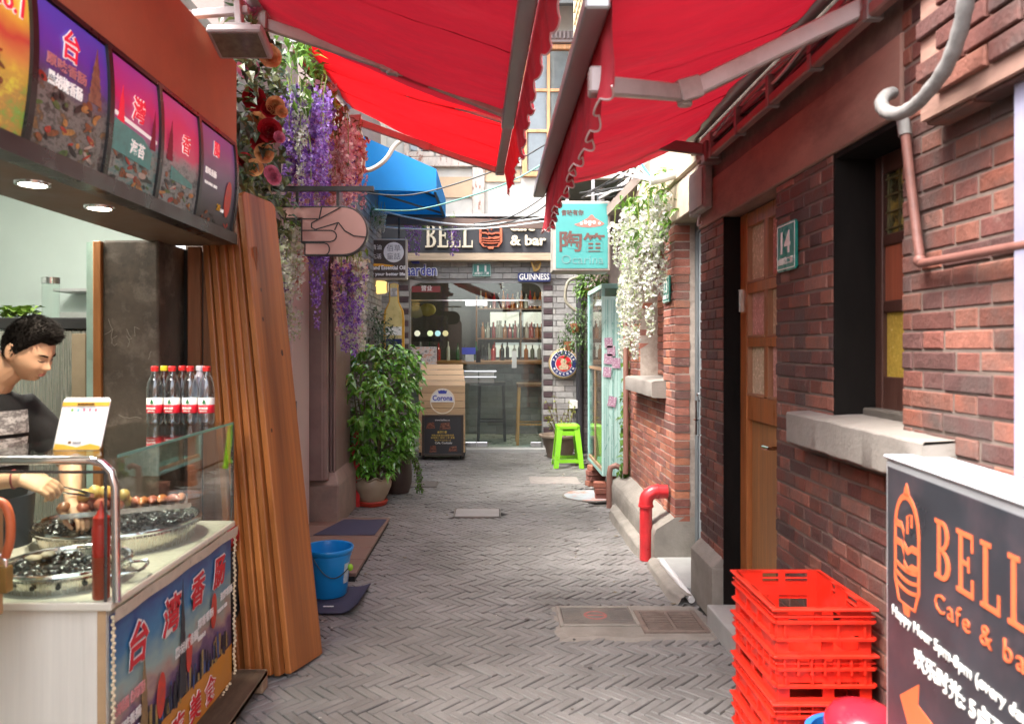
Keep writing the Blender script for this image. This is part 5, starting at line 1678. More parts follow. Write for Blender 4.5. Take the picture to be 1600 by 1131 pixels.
# ================================================================ LEFT ROW BEYOND THE SHOP
lb = thing('shop_row', 'brown left hand shop row with fluted column and pale door', 'building', (-1.7, 7, 0))
brown = M('brown_wall', (.19, .14, .125), .75, var=.2, scale=5, bump=.3, bscale=50)
wl = MB()
wl.box(-1.9, -1.66, 4.55, 6.27, 0, 4.2); wl.box(-1.9, -1.40, 6.9, 9.2, 0, 4.3); wl.box(-2.1, -1.9, 9.2, 10.8, 0, 4.3)
wl.build('wall', brown, lb)
MB().box(-1.66, -1.63, 4.6, 5.55, .05, 2.9).build('shutter', M('grey_green_shutter', (.33, .34, .32), .5, var=.08), lb, bevel=.004)
dpk = MB().box(-1.66, -1.52, 5.58, 6.1, .05, 2.9)
dp_ = dpk.build('door', M('pinkish_door', (.5, .39, .36), .45, var=.06, scale=3), lb, bevel=.006)
MB().box(-1.521, -1.505, 5.63, 5.66, .95, 1.1).build('handle', M('dark_handle', (.1, .09, .085), .4, .6), dp_, bevel=.003)
colm = M('brown_column_paint', (.2, .135, .12), .4, var=.15, scale=6, bump=.15)
cl = MB()
cl.box(-1.60, -1.42, 6.12, 6.9, .4, 3.4); cl.box(-1.42, -1.335, 6.27, 6.9, .4, 3.4)
for q in range(3): cl.box(-1.415 + q * .028, -1.398 + q * .028, 6.245, 6.27, .45, 3.3)
cl.tube([(-1.43, 6.18, .4), (-1.43, 6.18, 3.3)], .05, 14)
cl.build('column', colm, lb, bevel=.006)
cbse = MB().box(-1.60, -1.29, 6.16, 6.95, 0, .36)
cbse.add([(-1.60, 6.16, .36), (-1.29, 6.16, .36), (-1.335, 6.26, .46), (-1.60, 6.26, .46), (-1.29, 6.95, .36), (-1.335, 6.95, .46)], [(0, 1, 2, 3), (1, 4, 5, 2)])
cbse.build('column_base', M('brown_stone', (.26, .19, .155), .8, var=.2, scale=8, bump=.4), lb, bevel=.01)
gb = M('grey_brick', (.21, .2, .19), .8, var=.2, scale=20, rnd=.22, bump=.35, bscale=90)
lay(lb, gb, lambda u, z: V((-1.392, u, z)), Y_, X_, [(6.96, 9.2, .0, 3.2)], .06, course=.075, sl_=.22, hd=.105, keep=200, score=lambda t: t[0], flem=False)
tag(MB().box(-1.36, -1.27, 6.98, 7.06, .42, .72).build('fire_box', M('red_box_paint', (.6, .03, .03), .4), bevel=.01), 'small red box on the wall behind the brown column', 'box')
tag(MB().box(-1.34, -1.265, 6.99, 7.02, 0, .42).build('red_pipe', M('red_box_paint', (.6, .03, .03))), 'narrow red pipe standing under the red box behind the column', 'pipe')
# upper storey with grey cornice on the left and roof
up = thing('corner_building', 'grey cornice and pale upper wall above the blue canopy', 'building', (-2.2, 10, 4.3))
wh = M('pale_plaster', (.62, .6, .55), .85, var=.1, scale=4, bump=.2, col2=(.5, .46, .4), mix=(.5, .8))
MB().box(-3.4, -1.55, 9.3, 10.75, 4.31, 8.).build('wall', wh, up)
co = MB()
for q in range(5): co.box(-3.4, -1.5 + q * .05, 8.9 - q * .05, 9.6, 4.4 + q * .07, 4.465 + q * .07)
co.build('cornice', M('grey_cornice', (.2, .18, .155), .8, var=.15), up)

# wooden ramp, mats, bucket
rampm = wood('ramp_wood', (.21, .13, .1), .55, coord='P', grain=(3, 16, 16), var=.2)
rt = thing('wooden_ramp', 'low brown wooden platform in front of the pale door', 'platform', (-1.22, 5.5, 0))
for q in range(5):
    y0 = 4.76 + q * .313
    MB().box(-1.56, -.885, y0, y0 + .309, .028, .052).build('plank', rampm, rt, bevel=.003)
MB().box(-1.56, -.895, 4.77, 6.31, -.01, .028).build('frame', dark_m, rt)
matm = M('navy_rubber_mat', (.045, .045, .085), .85, var=.2, scale=60, bump=.4, bscale=200)
mt = MB()
mt.grid(lambda u, v: V((lerp(-1.38 + .12 * v, -.9, u) - .02 * (1 - v), lerp(5.72, 6.24, v), .0555 + .003 * math.sin(u * 9))), 10, 8)
mt.grid(lambda u, v: V((lerp(-1.38 + .12 * v, -.9, u) - .02 * (1 - v), lerp(5.72, 6.24, v), .0525 + .0)), 2, 2)
tag(mt.build('door_mat', matm, smooth=True), 'flat navy door mat lying on the wooden platform', 'mat')
mt = MB()
def curl(u, v):
    x, y = lerp(-1.35, -.735, u), lerp(4.16, 4.62, v)
    e = max(0, u - .78) / .22
    return V((x - .03 * e, y + .03 * (1 - u) * v, .008 + .055 * e * e * (1 - v * .55)))
mt.grid(curl, 20, 8); mt.grid(lambda u, v: curl(u, v) + V((0, 0, -.005)), 20, 8)
bm_ = mt.build('door_mat', matm, smooth=True)
tag(bm_, 'navy mat with a curled corner lying under the blue bucket', 'mat')
MB().box(-.98, -.92, 4.245, 4.262, .0135, .0145).build('care_tag', white_p, bm_)
bk = thing('bucket', 'bright blue plastic bucket with black wire handle by the planks', 'bucket', (-.985, 4.5, .012))
bkm = M('sky_blue_plastic', (.01, .27, .68), .35, var=.05, coat=.2)
bc = (-1.0, 4.48, .012)
MB().lathe([(0, .004), (.106, .0), (.112, .008), (.133, .235), (.138, .236), (.139, .252), (.143, .254), (.15, .272), (.152, .284), (.148, .289), (.139, .286), (.132, .25), (.108, .012), (0, .012)], 48, bc).build('body', bkm, bk, smooth=True, ang=50)
hdl = [V((bc[0] + .145 * math.cos(t) * 1.0, bc[1] - .145 * math.sin(t) * .97 - .004, bc[2] + .255 - .13 * math.sin(t) * 1.0)) for t in [math.pi * i / 20 for i in range(21)]]
hdl = [V((bc[0] - .06 + .2 * (i / 20), bc[1] - math.sqrt(max(0, .148 ** 2 - (-.06 + .2 * i / 20) ** 2)) - .002, bc[2] + .25 - .115 * math.sin(math.pi * i / 20 * .8))) for i in range(21)]
MB().tube(hdl, .003, 8).build('handle', black_m, bk, smooth=True)
MB().ball(hdl[-1] + V((.004, -.006, -.006)), .017, .014, .022, n=12, m=8).build('grip', M('lime_grip', (.3, .6, .03), .4), bk, smooth=True)
sk = MB()
for i in range(4):
    a0, a1 = -.55 + i * .1, -.55 + (i + 1) * .1
    sk.add([(bc[0] + r * math.cos(a), bc[1] + r * math.sin(a), bc[2] + z) for a, z, r in ((a0, .08, .1198), (a1, .08, .1198), (a1, .2, .131), (a0, .2, .131))], [(0, 1, 2, 3)])
sk.build('sticker', M('bucket_sticker', (.5, .6, .65), .4, var=.3, scale=60), bk)
cc = MB().lathe([(0, .0), (.07, .0), (.085, .19), (.08, .25), (.05, .27), (0, .275)], 20, (-1.32, 4.95, .053))
tag(cc.build('plastic_tub', M('frosted_plastic', (.6, .62, .64), .3, var=.1, trans=.3), smooth=True), 'frosted plastic tub half hidden behind planks and bucket', 'tub')

# ================================================================ BAR AT THE END
YF = 10.8
bar = thing('bar_building', 'grey brick bar front with arched glass door at the alley end', 'building', (0, 11, 0))
gmort = M('grey_mortar', (.2, .19, .18), .95, var=.15, scale=12, bump=.3)
DX0, DX1, DZ = -1.22, .735, 2.487
w = MB()
w.box(-2.6, DX0, YF + .01, YF + .2, 0, 2.77); w.box(DX1, 1.9, YF + .01, YF + .2, 0, 2.77); w.box(DX0, DX1, YF + .01, YF + .2, DZ, 2.77)
w.build('wall', gmort, bar)
gbp = M('bar_grey_brick', (.3, .29, .275), .75, palette=[(.33, .32, .3), (.27, .26, .25), (.36, .35, .33), (.3, .285, .27), (.38, .36, .335), (.25, .245, .235), (.34, .335, .32)], var=.16, scale=18, bump=.4, bscale=80)
pbp = M('purple_brick', (.075, .045, .05), .6, var=.25, scale=18, rnd=.3)
fyf = lambda u, z: V((u, YF, z))
lay(bar, gbp, fyf, X_, -Y_, [(-2.4, DX0 - .17, .0, DZ + .0), (DX1 + .15, 1.75, 0., DZ), (-2.4, 1.75, DZ + .035, 2.768)], .05, course=.087, joint=.01, sl_=.25, hd=.12, keep=300, score=lambda t: abs(t[0]), flem=False)
# dark and light quoins beside the arch
qd = MB().slab((0, 0, 0), X_, Z_, -Y_, .065, .037, .03, .004).mesh('brick', pbp)
ql = MB().slab((0, 0, 0), X_, Z_, -Y_, .07, .037, .03, .004).mesh('brick', gbp)
for q in range(28):
    z = .045 + q * .087
    for x in (DX0 - .085, DX1 + .075):
        inst('brick', qd if q % 2 else ql, bar, frame(V((x + (.0 if q % 2 else .0), YF + .026, z)), X_, Y_, Z_))
MB().box(DX0 - .05, DX1 + .05, YF - .12, YF + .25, -.02, .05).build('doorstep', _mats['step_stone'], bar, bevel=.01)
# inside
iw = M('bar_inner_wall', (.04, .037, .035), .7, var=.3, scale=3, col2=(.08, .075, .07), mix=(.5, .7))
w = MB()
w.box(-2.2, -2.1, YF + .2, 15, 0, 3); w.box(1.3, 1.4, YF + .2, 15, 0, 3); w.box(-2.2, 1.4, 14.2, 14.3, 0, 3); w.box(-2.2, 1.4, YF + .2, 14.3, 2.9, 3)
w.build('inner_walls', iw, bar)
MB().box(-2.1, 1.3, YF + .201, 14.2, .0, .055).build('floor', M('pale_green_tile', (.34, .37, .31), .3, var=.1, scale=4), bar)
stl = M('dark_steel_frame', (.06, .06, .06), .35, .5)
fr = MB()
arch = [(DX0, 0.05), (DX0, 2.33)] + [(DX0 + .19 * (1 - math.cos(a)), 2.33 + .15 * math.sin(a)) for a in [i * math.pi / 16 for i in range(1, 9)]]
arch = arch + [(DX1 - (x - DX0), z) for x, z in reversed(arch)]
for a, b in zip(arch, arch[1:]): fr.bar((a[0], YF + .03, a[1]), (b[0], YF + .03, b[1]), .03, .05, (0, 1, 0))
frm = fr.build('door_frame', M('door_trim_grey', (.25, .25, .24), .4, .5), bar)
# brick filling above the arch corners
for sx in (0, 1):
    q = MB()
    pts = [(DX0, 2.33)] + [(DX0 + .19 * (1 - math.cos(a)), 2.33 + .15 * math.sin(a)) for a in [i * math.pi / 16 for i in range(1, 9)]] + [(DX0, DZ + .035)]
    if sx: pts = [(DX1 - (x - DX0), z) for x, z in pts]
    q.prism(pts, (0, YF + .05, 0), X_, Z_, .05)
    q.build('arch_corner', gbp, bar)
bglass = glass('bar_glass', (.86, .91, .89), 1.05, .005, 1.5)
for (x0, x1, z0, z1) in ((DX0 + .02, -.245, .055, 2.205), (-.238, DX1 - .02, .055, 2.205), (DX0 + .02, DX1 - .02, 2.22, 2.47)):
    gd = MB().box(x0, x1, YF + .024, YF + .034, z0, z1).build('glass_door' if z1 < 2.3 else 'transom_pane', bglass, bar)
    if z1 < 2.3:
        cl_ = [((x1 - .16) if x0 < -1 else x0, x1 if x0 < -1 else x0 + .16, zz) for zz in (.06, 2.13)]
        if x0 > -1: cl_ += [(x1 - .16, x1, .06), (x1 - .2, x1, 2.13)]
        for xa_, xb_, zz in cl_: MB().box(xa_, xb_, YF + .015, YF + .043, zz, zz + .07).build('clamp', chrome, gd, bevel=.004)
MB().box(DX0 + .015, DX1 - .015, YF + .02, YF + .04, 2.205, 2.22).build('transom_bar', chrome, bar)
hh = MB()
for z in (1.17, 1.085):
    hh.tube([(-.42, YF - .03, z), (.05, YF - .03, z)], .014, 8)
hh.tube([(-.3, YF - .03, z), (-.3, YF + .03, z)], .01, 6); hh.tube([(-.05, YF - .03, z), (-.05, YF + .03, z)], .01, 6)
hh.build('door_handle', chrome, bar, smooth=True)
pn = [((-.42, 1.0, .2, .17), white_p), ((-.2, 1.0, .22, .17), white_p), ((-.40, 1.315, .12, .1), white_p), ((-.455, 1.42, .2, .1), blue_p), ((-.25, 1.3, .07, .17), black_m), ((.28, 1.22, .07, .25), white_p)]
for q, ((x, z, ww, hh_), mt) in enumerate(pn):
    tag(MB().box(x, x + ww, YF + .0165, YF + .0185, z, z + hh_).build('paper_notice', M('thin_notice_paper', (.6, .62, .6), .5, trans=.4) if mt is white_p else mt), ['lower left white paper on the door handles', 'lower right white paper on the door handles', 'small white notice on the glass door seam', 'blue sticker on the glass above the small notice', 'narrow black sticker on the glass door', 'narrow pale slip of paper on the right glass door'][q], 'notice')
tag(MB().box(-1.19, -.77, YF + .0, YF + .012, 2.33, 2.42).build('small_sign', M('maroon_sign', (.2, .03, .03), .5)), 'small maroon sign hanging inside the top left of the arch', 'sign')
rs = [o for o in C.objects if o.name.startswith('small_sign')][0]
text('营业', white_p, rs, (-1.05, YF - .0005, 2.35), X_, Z_, w=.16, z0=.0005)
pcm = printed('menu_card', [(0, (.4, .38, .36)), (1, (.5, .48, .46))], [(.05, .05, .05), (.5, .2, .1), (.6, .58, .55), (.1, .1, .1), (.55, .3, .2)], top=2, sc=16)
tag(MB().box(-1.2, -.82, YF - .03, YF - .0, 1.12, 1.53).build('menu_board', pcm, bevel=.004), 'pictured menu board leaning in the left of the bar window', 'menu board')
# bar counter and stools inside
bcn = thing('bar_counter', 'bar counter with grey brick front and wooden top behind the glass', 'bar counter', (-.2, 12.6, .055))
MB().box(-2.05, 1.25, 12.5, 13.0, .056, 1.24).build('front', M('counter_stone', (.2, .21, .2), .7, var=.25, scale=8, bump=.3), bcn)
MB().box(-2.08, 1.28, 12.38, 13.05, 1.24, 1.3).build('top', wood('bar_top_wood', (.36, .17, .06), .35, coord='P', grain=(1.4, 16, 16)), bcn, bevel=.005)
lay(bcn, M('counter_brick', (.22, .23, .215), .7, var=.2, rnd=.2), lambda u, z: V((u, 12.495, z)), X_, -Y_, [(-1.5, 1.25, .06, 1.23)], .03, course=.098, sl_=.28, flem=False, keep=120)
bs = thing('bottle_shelf', 'back bar shelving with added glowing panels behind rows of liquor bottles', 'shelf', (.2, 14, .055))
glo = glow('reflection_glow', (.95, 1, .97), .06)
b = MB(); b.box(-.3, 1.2, 14.05, 14.19, .9, 2.5); b.build('back_panel', dark_m, bs)
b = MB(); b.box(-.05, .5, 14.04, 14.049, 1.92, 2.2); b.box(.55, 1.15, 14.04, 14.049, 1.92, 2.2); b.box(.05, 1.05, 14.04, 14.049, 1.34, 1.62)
b.build('reflection_panel', glo, bs)  # added glowing panels stand in for bright reflections behind the bar
b = MB()
for z in (1.28, 1.68, 2.24): b.box(-.3, 1.2, 13.82, 14.05, z, z + .025)
b.box(-.32, -.29, 13.82, 14.05, .9, 2.5); b.box(.515, .54, 13.82, 14.05, 1.3, 2.24)
b.build('shelf_board', wood('shelf_wood', (.2, .09, .035), .5, coord='P'), bs)
def liq(name, col): return M(name, col, .08, var=.1, coat=.5)
bt = [('dark green', liq('dark_green_glass', (.02, .08, .035))), ('amber', liq('amber_glass', (.38, .13, .02))), ('clear', liq('pale_glass', (.4, .42, .4))), ('deep red', liq('red_glass', (.3, .02, .025))), ('black', liq('black_glass', (.01, .01, .012)))]
lbm = M('bottle_label', (.5, .45, .35), .5, var=.3, scale=40)
bms = []
for k in range(3):
    hh_, rr_ = ((.3, .036), (.27, .042), (.33, .033))[k]
    bms.append(MB().lathe([(0, 0), (rr_, .0), (rr_, hh_ * .6), (rr_ * .8, hh_ * .68), (.013, hh_ * .78), (.013, hh_ * .98), (.015, hh_), (0, hh_)], 12))
def liquor(x, y, z, where):
    k, c = R.randrange(3), R.randrange(5)
    key = 'bottle%d_%d' % (k, c)
    if key not in _mats: _mats[key] = bms[k].mesh('liquor_bottle', bt[c][1], smooth=True)
    o = inst('liquor_bottle', _mats[key], None, Matrix.Translation((x, y, z)))
    tag(o, bt[c][0] + ' liquor bottle ' + where, 'bottle', bt[c][0] + ' bottles ' + where)
for q in range(18): liquor(-.22 + q * .077 + R.uniform(-.01, .01), 13.99, 1.705, 'in the rear row of the middle back bar shelf')
for q in range(16): liquor(-.22 + q * .085 + R.uniform(-.01, .01), 13.88, 2.265, 'on the top shelf of the back bar')
for q in range(13): liquor(-.2 + q * .105 + R.uniform(-.015, .015), 13.92, 1.705, 'on the middle shelf of the back bar')
for q in range(11): liquor(-.2 + q * .12 + R.uniform(-.02, .02), 13.92, 1.305, 'on the lowest shelf of the back bar')
for q in range(9): liquor(-1.1 + q * .16 + R.uniform(-.03, .03), 12.85 + R.uniform(-.05, .05), 1.3, 'on the wooden bar top inside')
stm = M('black_steel', (.03, .03, .03), .4, .3)
def stool(name, label, cat, x, y, w_, h_, mat, seat, d=None):
    t = thing(name, label, cat, (x, y, .055)); d = d or w_
    for sx in (-1, 1):
        for sy in (-1, 1):
            MB().bar((x + sx * w_ / 2, y + sy * d / 2, .056), (x + sx * w_ * .44, y + sy * d * .44, h_), .04, .04, (0, 1, 0)).build('leg', mat, t)
    b = MB()
    for z in (.35 * h_ + .04,):
        for sx in (-1, 1): b.bar((x + sx * w_ * .48, y - d / 2, z), (x + sx * w_ * .48, y + d / 2, z), .025, .025)
        for sy in (-1, 1): b.bar((x - w_ / 2, y + sy * d * .48, z), (x + w_ / 2, y + sy * d * .48, z), .025, .025)
    b.build('rail', mat, t)
    MB().box(x - w_ * .52, x + w_ * .52, y - d * .52, y + d * .52, h_, h_ + .05).build('seat', seat, t, bevel=.01, seg=2)
stool('bar_stool', 'tall black bar stool in front of the counter behind the glass', 'stool', -.02, 11.7, .42, .93, stm, M('black_seat', (.03, .025, .025), .6))
hw_ = wood('honey_wood', (.45, .23, .07), .45, coord='P')
stool('bar_table', 'honey coloured wooden high table inside the right of the glass door', 'table', .62, 11.25, .5, .93, hw_, wood('dark_top', (.16, .09, .05), .4, coord='P'), .45)
for q, (px, c) in enumerate(((652, (1, .95, .8)), (672, (.85, .95, .6)), (684, (.5, .85, 1)), (696, (.7, .6, .35)))):
    p = W(px, 521, 12.6)
    tag(MB().lathe([(0, -.012), (.045, -.012), (.05, 0), (.045, .012), (0, .012)], 20, p, (0, 1, 0)).build('tap_badge', glow('tap_glow_%d' % q, c, .1), smooth=True), ['cream', 'pale green', 'light blue', 'tan'][q] + ' round lit badge on the beer tap inside the bar', 'tap badge')
tpt = thing('beer_tap', 'dark beer tap stand with round badges inside the bar', 'beer tap', (-1.1, 12.7, 1.3))
MB().box(-1.6, -.9, 12.66, 12.76, 1.62, 1.72).build('rail', stm, tpt, bevel=.01)
MB().tube([(-1.25, 12.7, 1.3), (-1.25, 12.7, 1.66)], .035, 10).build('pillar', chrome, tpt, smooth=True)
for q, (px, py, c) in enumerate(((650, 487, (.55, .5, .35)), (668, 484, (.5, .42, .12)))):
    p = W(px, py, 11.4)
    tag(MB().ball(p, .13, .06, .1, n=18, m=12).build('paper_lantern', M('lantern_%d' % q, c, .7, trans=.3), smooth=True), ('pale cream' if q == 0 else 'yellow') + ' oval lamp hanging inside the left of the bar', 'lamp')
for q, (x, y, z, e) in enumerate(((.2, 12.1, 2.6, 14), (-1.2, 12.2, 2.6, 1.5))):
    t = thing('bar_lamp', ('right' if q == 0 else 'left') + ' hand pendant lamp under the ceiling inside the bar', 'lamp', (x, y, z))
    MB().tube([(x, y, 2.9), (x, y, 2.7)], .008, 6).build('cord', black_m, t)
    MB().lathe([(.02, 2.72), (.12, 2.62), (.118, 2.615), (.018, 2.71)], 20, (x, y, 0)).build('shade', black_m, t, smooth=True)
    MB().ball((x, y, 2.64), .035, n=10, m=8).build('bulb', glow('bulb_glow', (1, .85, .6), 4), t, smooth=True)
    lt = bpy.data.lights.new('bar_lamp', 'POINT'); lt.energy = e; lt.color = (1, .85, .65); lt.shadow_soft_size = .08
    lo = bpy.data.objects.new('bar_lamp_light', lt); C.objects.link(lo); lo.parent = t; lo.location = (0, 0, -.08)

# ---------------------------------------------------------------- fascia sign
fs = thing('fascia_sign', 'dark fascia sign with cream BELL letters, orange bell and cafe & bar', 'shop sign', (-.5, 10.7, 2.85))
MB().box(-2.3, .9, 10.66, YF, 2.885, 3.4).build('board', M('charcoal_board', (.045, .045, .05), .6, var=.15), fs, bevel=.006)
MB().box(-2.3, .92, 10.63, YF + .005, 2.775, 2.882).build('ledge', wood('pale_ledge', (.47, .36, .25), .6, coord='P', grain=(1.5, 16, 16)), fs, bevel=.006)
MB().box(-2.3, .92, 10.6, YF, 3.402, 3.44).build('gutter', alu, fs, bevel=.006)
serif(fs, 'BELL', V((-.975, 10.66, 2.96)), X_, Z_, .34, cream_p, .06, adv=.52, bold=.15, widths=.48)
bellmark(fs, V((-.03, 10.66, 2.94)), X_, Z_, .33, .44, M('orange_sign_metal', (.6, .14, .06), .5), .05, th=.1)
text('cafe', cream_p, fs, (.25, 10.66, 3.2), X_, Z_, h=.14, w=.36, bold=.03, depth=.05)
text('& bar', cream_p, fs, (.25, 10.66, 2.99), X_, Z_, h=.15, w=.52, bold=.03, depth=.05)
# beer signs and door number
bsgn = thing('beer_sign', 'blue and white cut out beer sign partly hidden by the herb sign', 'beer sign', (-1.2, 10.72, 2.5))
text('Hoegaarden', white_p, bsgn, (-1.63, 10.76, 2.5), X_, Z_, w=.82, h=.24, bold=.05, depth=.03)
text('Hoegaarden', blue_p, bsgn, (-1.62, 10.73, 2.51), X_, Z_, w=.80, h=.22, bold=.005, depth=.012)
b = MB(); b.prism([(0, .05), (.05, 0), (.15, 0), (.15, .2), (0, .2)], (-1.22, 10.76, 2.74), X_, Z_, .03); b.build('shield', blue_p, bsgn)
b = MB()
for q in range(3): b.prism([(.015 + q * .045, .06), (.035 + q * .045, .06), (.035 + q * .045, .18), (.015 + q * .045, .18)], (-1.22, 10.73, 2.74), X_, Z_, .004)
b.build('shield_mark', white_p, bsgn)
gs = thing('beer_sign', 'black and white beer sign with a golden harp above the door', 'beer sign', (.6, 10.72, 2.5))
b = MB(); b.prism([(0, .02), (.02, 0), (.46, 0), (.48, .02), (.48, .11), (.46, .13), (.02, .13), (0, .11)], (.365, 10.77, 2.48), X_, Z_, .03); b.build('board', navy_p, gs)
text('GUINNESS', white_p, gs, (.385, 10.74, 2.505), X_, Z_, w=.44, h=.09, bold=.02, depth=.006)
hp2 = MB()
ox, oz = .56, 2.635
for a, b_ in (((0, .14), (.05, 0)), ((.05, 0), (.11, .03)), ((.11, .03), (.14, .12)), ((.0, .14), (.04, .17)), ((.04, .17), (.09, .13)), ((.09, .13), (.14, .14))):
    hp2.bar((ox + a[0], 10.75, oz + a[1]), (ox + b_[0], 10.75, oz + b_[1]), .022, .02, (0, 1, 0))
for q in range(5): hp2.bar((ox + .02 + q * .022, 10.752, oz + .15 - .008 * q), (ox + .055 + q * .012, 10.752, oz + .02), .006, .008, (0, 1, 0))
hp2.build('harp', gold_p, gs)
plate('number_plate', 'green number plate reading 11 centred over the glass door', (-.3, YF - .016, 2.555), X_, Z_, .275, .2, '11', teal_pl, (-.16, YF - .02, 2.55))
rsn = thing('round_beer_sign', 'round gold rimmed beer sign with red centre on grey brick', 'beer sign', (1.035, 10.75, 1.28))
rc_ = V((1.035, 10.76, 1.285))
def ringm(r0, r1, d, y): 
    q = MB(); q.lathe([(r0, 0), (r1, 0), (r1, d), (r0, d)], 48, rc_ + V((0, y, 0)), (0, -1, 0)); return q
q = MB().lathe([(0, 0), (.215, 0), (.222, .02), (.215, .045), (.2, .05), (0, .05)], 48, rc_ + V((0, .03, 0)), (0, -1, 0)); q.build('rim', M('gold_rim', (.55, .4, .2), .35, .4), rsn, smooth=True)
MB().lathe([(0, 0), (.195, 0), (.195, .003), (0, .003)], 48, rc_ + V((0, -.021, 0)), (0, -1, 0)).build('band', white_p, rsn)
q = MB().lathe([(.125, 0), (.185, 0), (.185, .003), (.125, .003)], 48, rc_ + V((0, -.025, 0)), (0, -1, 0)); q.build('band', navy_p, rsn)
q = MB().lathe([(0, 0), (.115, 0), (.115, .003), (0, .003)], 40, rc_ + V((0, -.025, 0)), (0, -1, 0)); q.build('centre', red_p, rsn)
pf = MB().prism([(-.06, -.09), (.06, -.09), (.065, -.03), (.03, .0), (.045, .03), (.03, .06), (-.01, .075), (-.04, .06), (-.05, .02), (-.03, -.01), (-.07, -.04)], rc_ + V((0, -.0285, 0)), X_, Z_, .002)
pf.build('portrait', M('portrait_print', (.5, .36, .24), .5, var=.4, scale=40), rsn)
def arc_text(s, r, a0, a1, up=True):
    for i, ch in enumerate(s):
        a = lerp(a0, a1, i / (len(s) - 1))
        rd = V((math.cos(a), 0, math.sin(a)))
        ey = rd if up else -rd
        ex = V((ey.z, 0, -ey.x))
        text(ch, white_p if up else white_p, rsn, rc_ + V((0, -.0282, 0)) + rd * (r if up else r + .036) - ex * .013, ex, ey, h=.036, w=.026 if ch != 'I' else .008, bold=.03, z0=.0005)
arc_text('PAULANER', .136, rad(158), rad(22)); arc_text('MÜNCHEN', .136, rad(208), rad(332), False)

# ---------------------------------------------------------------- A board
ab = thing('menu_stand', 'slatted pine stand with round white beer emblem and black menu', 'menu stand', (-.68, 10.1, 0))
pine = wood('pine_slat', (.56, .37, .2), .55, coord='P', grain=(1.3, 14, 20), rnd=.12, var=.16, bump=.15)
xa0, xa1, ya = -1.0, -.375, 9.95
hts = [.02, .14, .26, .38, .5, .62]
for q in range(9):
    z0, z1 = .1 + q * .1, .1 + q * .1 + .094
    MB().box(xa0, xa1, ya, ya + .022, z0, z1).build('slat', pine, ab, bevel=.003)
a_, b_ = V((0, ya, 1.0)), V((0, ya + .2, 1.29))
for q in range(4):
    p0, p1 = lerp(a_, b_, q / 4), lerp(a_, b_, (q + .93) / 4)
    x0, x1 = xa0 + .004 * q, xa1 - .012 * q
    MB().add([(x0, p0.y, p0.z), (x1, p0.y, p0.z), (x1, p1.y, p1.z), (x0, p1.y, p1.z), (x0, p0.y + .02, p0.z + .0), (x1, p0.y + .02, p0.z), (x1, p1.y + .02, p1.z), (x0, p1.y + .02, p1.z)], [(0, 1, 2, 3), (7, 6, 5, 4), (0, 4, 5, 1), (1, 5, 6, 2), (2, 6, 7, 3), (3, 7, 4, 0)]).build('slat', pine, ab)
MB().box(xa0 + .02, xa1 - .02, ya + .03, ya + .4, .06, 1.0).build('box', wood('pine_box', (.4, .26, .15), .6, coord='P'), ab)
b = MB()
for x in (xa0, xa1 - .03): b.box(x + .0005, x + .0295, ya + .0225, ya + .42, .05, .12)
b.build('runner', black_m, ab)
for x in (xa0 + .06, xa1 - .06):
    MB().lathe([(0, -.012), (.03, -.012), (.03, .012), (0, .012)], 14, (x, ya + .06, .03), (1, 0, 0)).build('caster', black_m, ab)
brd = MB()
for (x0, x1, z0, z1) in ((-.955, -.925, .06, .61), (-.425, -.395, .06, .61), (-.925, -.425, .06, .085), (-.925, -.425, .585, .61)): brd.box(x0, x1, ya - .028, ya - .002, z0, z1)
brd.build('menu_frame', M('dark_wood_frame', (.05, .035, .025), .5), ab, bevel=.003)
mfm = printed('chalk_menu', [(0, (.03, .028, .03)), (1, (.035, .033, .035))], None)
mf = MB().box(-.925, -.425, ya - .016, ya - .004, .085, .585).build('menu_face', mfm, ab)
yf_ = ya - .016
text('www.bellbar.cn', white_p, ab, (-.78, yf_, .53), X_, Z_, w=.2)
text('本周推荐', M('yellow_chalk', (.6, .42, .08)), ab, (-.75, yf_, .36), X_, Z_, w=.13, bold=.03)
for q, (s, w_) in enumerate((('特色鸡尾酒与精酿啤酒', .3), ('鲜榨果汁 咖啡 小食 套餐', .32), ('每日下午五点至八点', .22))): text(s, _mats['yellow_chalk'], ab, (-.675 - w_ / 2, yf_, .32 - q * .032), X_, Z_, w=w_)
text('Cafe, Cocktails', white_p, ab, (-.78, yf_, .215), X_, Z_, w=.23, bold=.01)
fdm = printed('drink_photo', [(0, (.05, .03, .03)), (1, (.1, .05, .04))], [(.02, .02, .02), (.03, .02, .02), (.18, .05, .025), (.3, .17, .1), (.05, .02, .02)], top=2, sc=30)
for x, w_, z, h_ in ((-.9, .12, .42, .09), (-.72, .15, .41, .1), (-.86, .1, .1, .1), (-.6, .12, .11, .08)): MB().prism([(0, 0), (w_, .01), (w_ * .9, h_), (.02, h_ * .9)], (x, yf_, z), X_, Z_, .001, .0005).build('photo', fdm, ab)
ce = V((-.68, ya, .8))
q = MB().lathe([(.155, 0), (.168, 0), (.168, .012), (.155, .012)], 40, ce + V((0, 0, -.01)), (0, -1, 0)); q.build('emblem_ring', cream_p, ab)
pts = [(.165 * math.cos(a), .165 * math.sin(a)) for a in [i * math.pi / 20 for i in range(0, 21)]]
MB().prism(pts + [(-.165, -.02), (.165, -.02)], ce, X_, Z_, .006).build('emblem_panel', white_p, ab)
text('Corona', navy_p if False else blue_p, ab, ce + V((-.135, -.006, .0)), X_, Z_, w=.27, h=.075, bold=.03)
cr = MB()
cr.prism([(-.05, 0), (.05, 0), (.07, .06), (.035, .035), (.02, .07), (0, .04), (-.02, .07), (-.035, .035), (-.07, .06)], ce + V((0, -.006, .095)), X_, Z_, .002)
cr.build('crown', blue_p, ab)
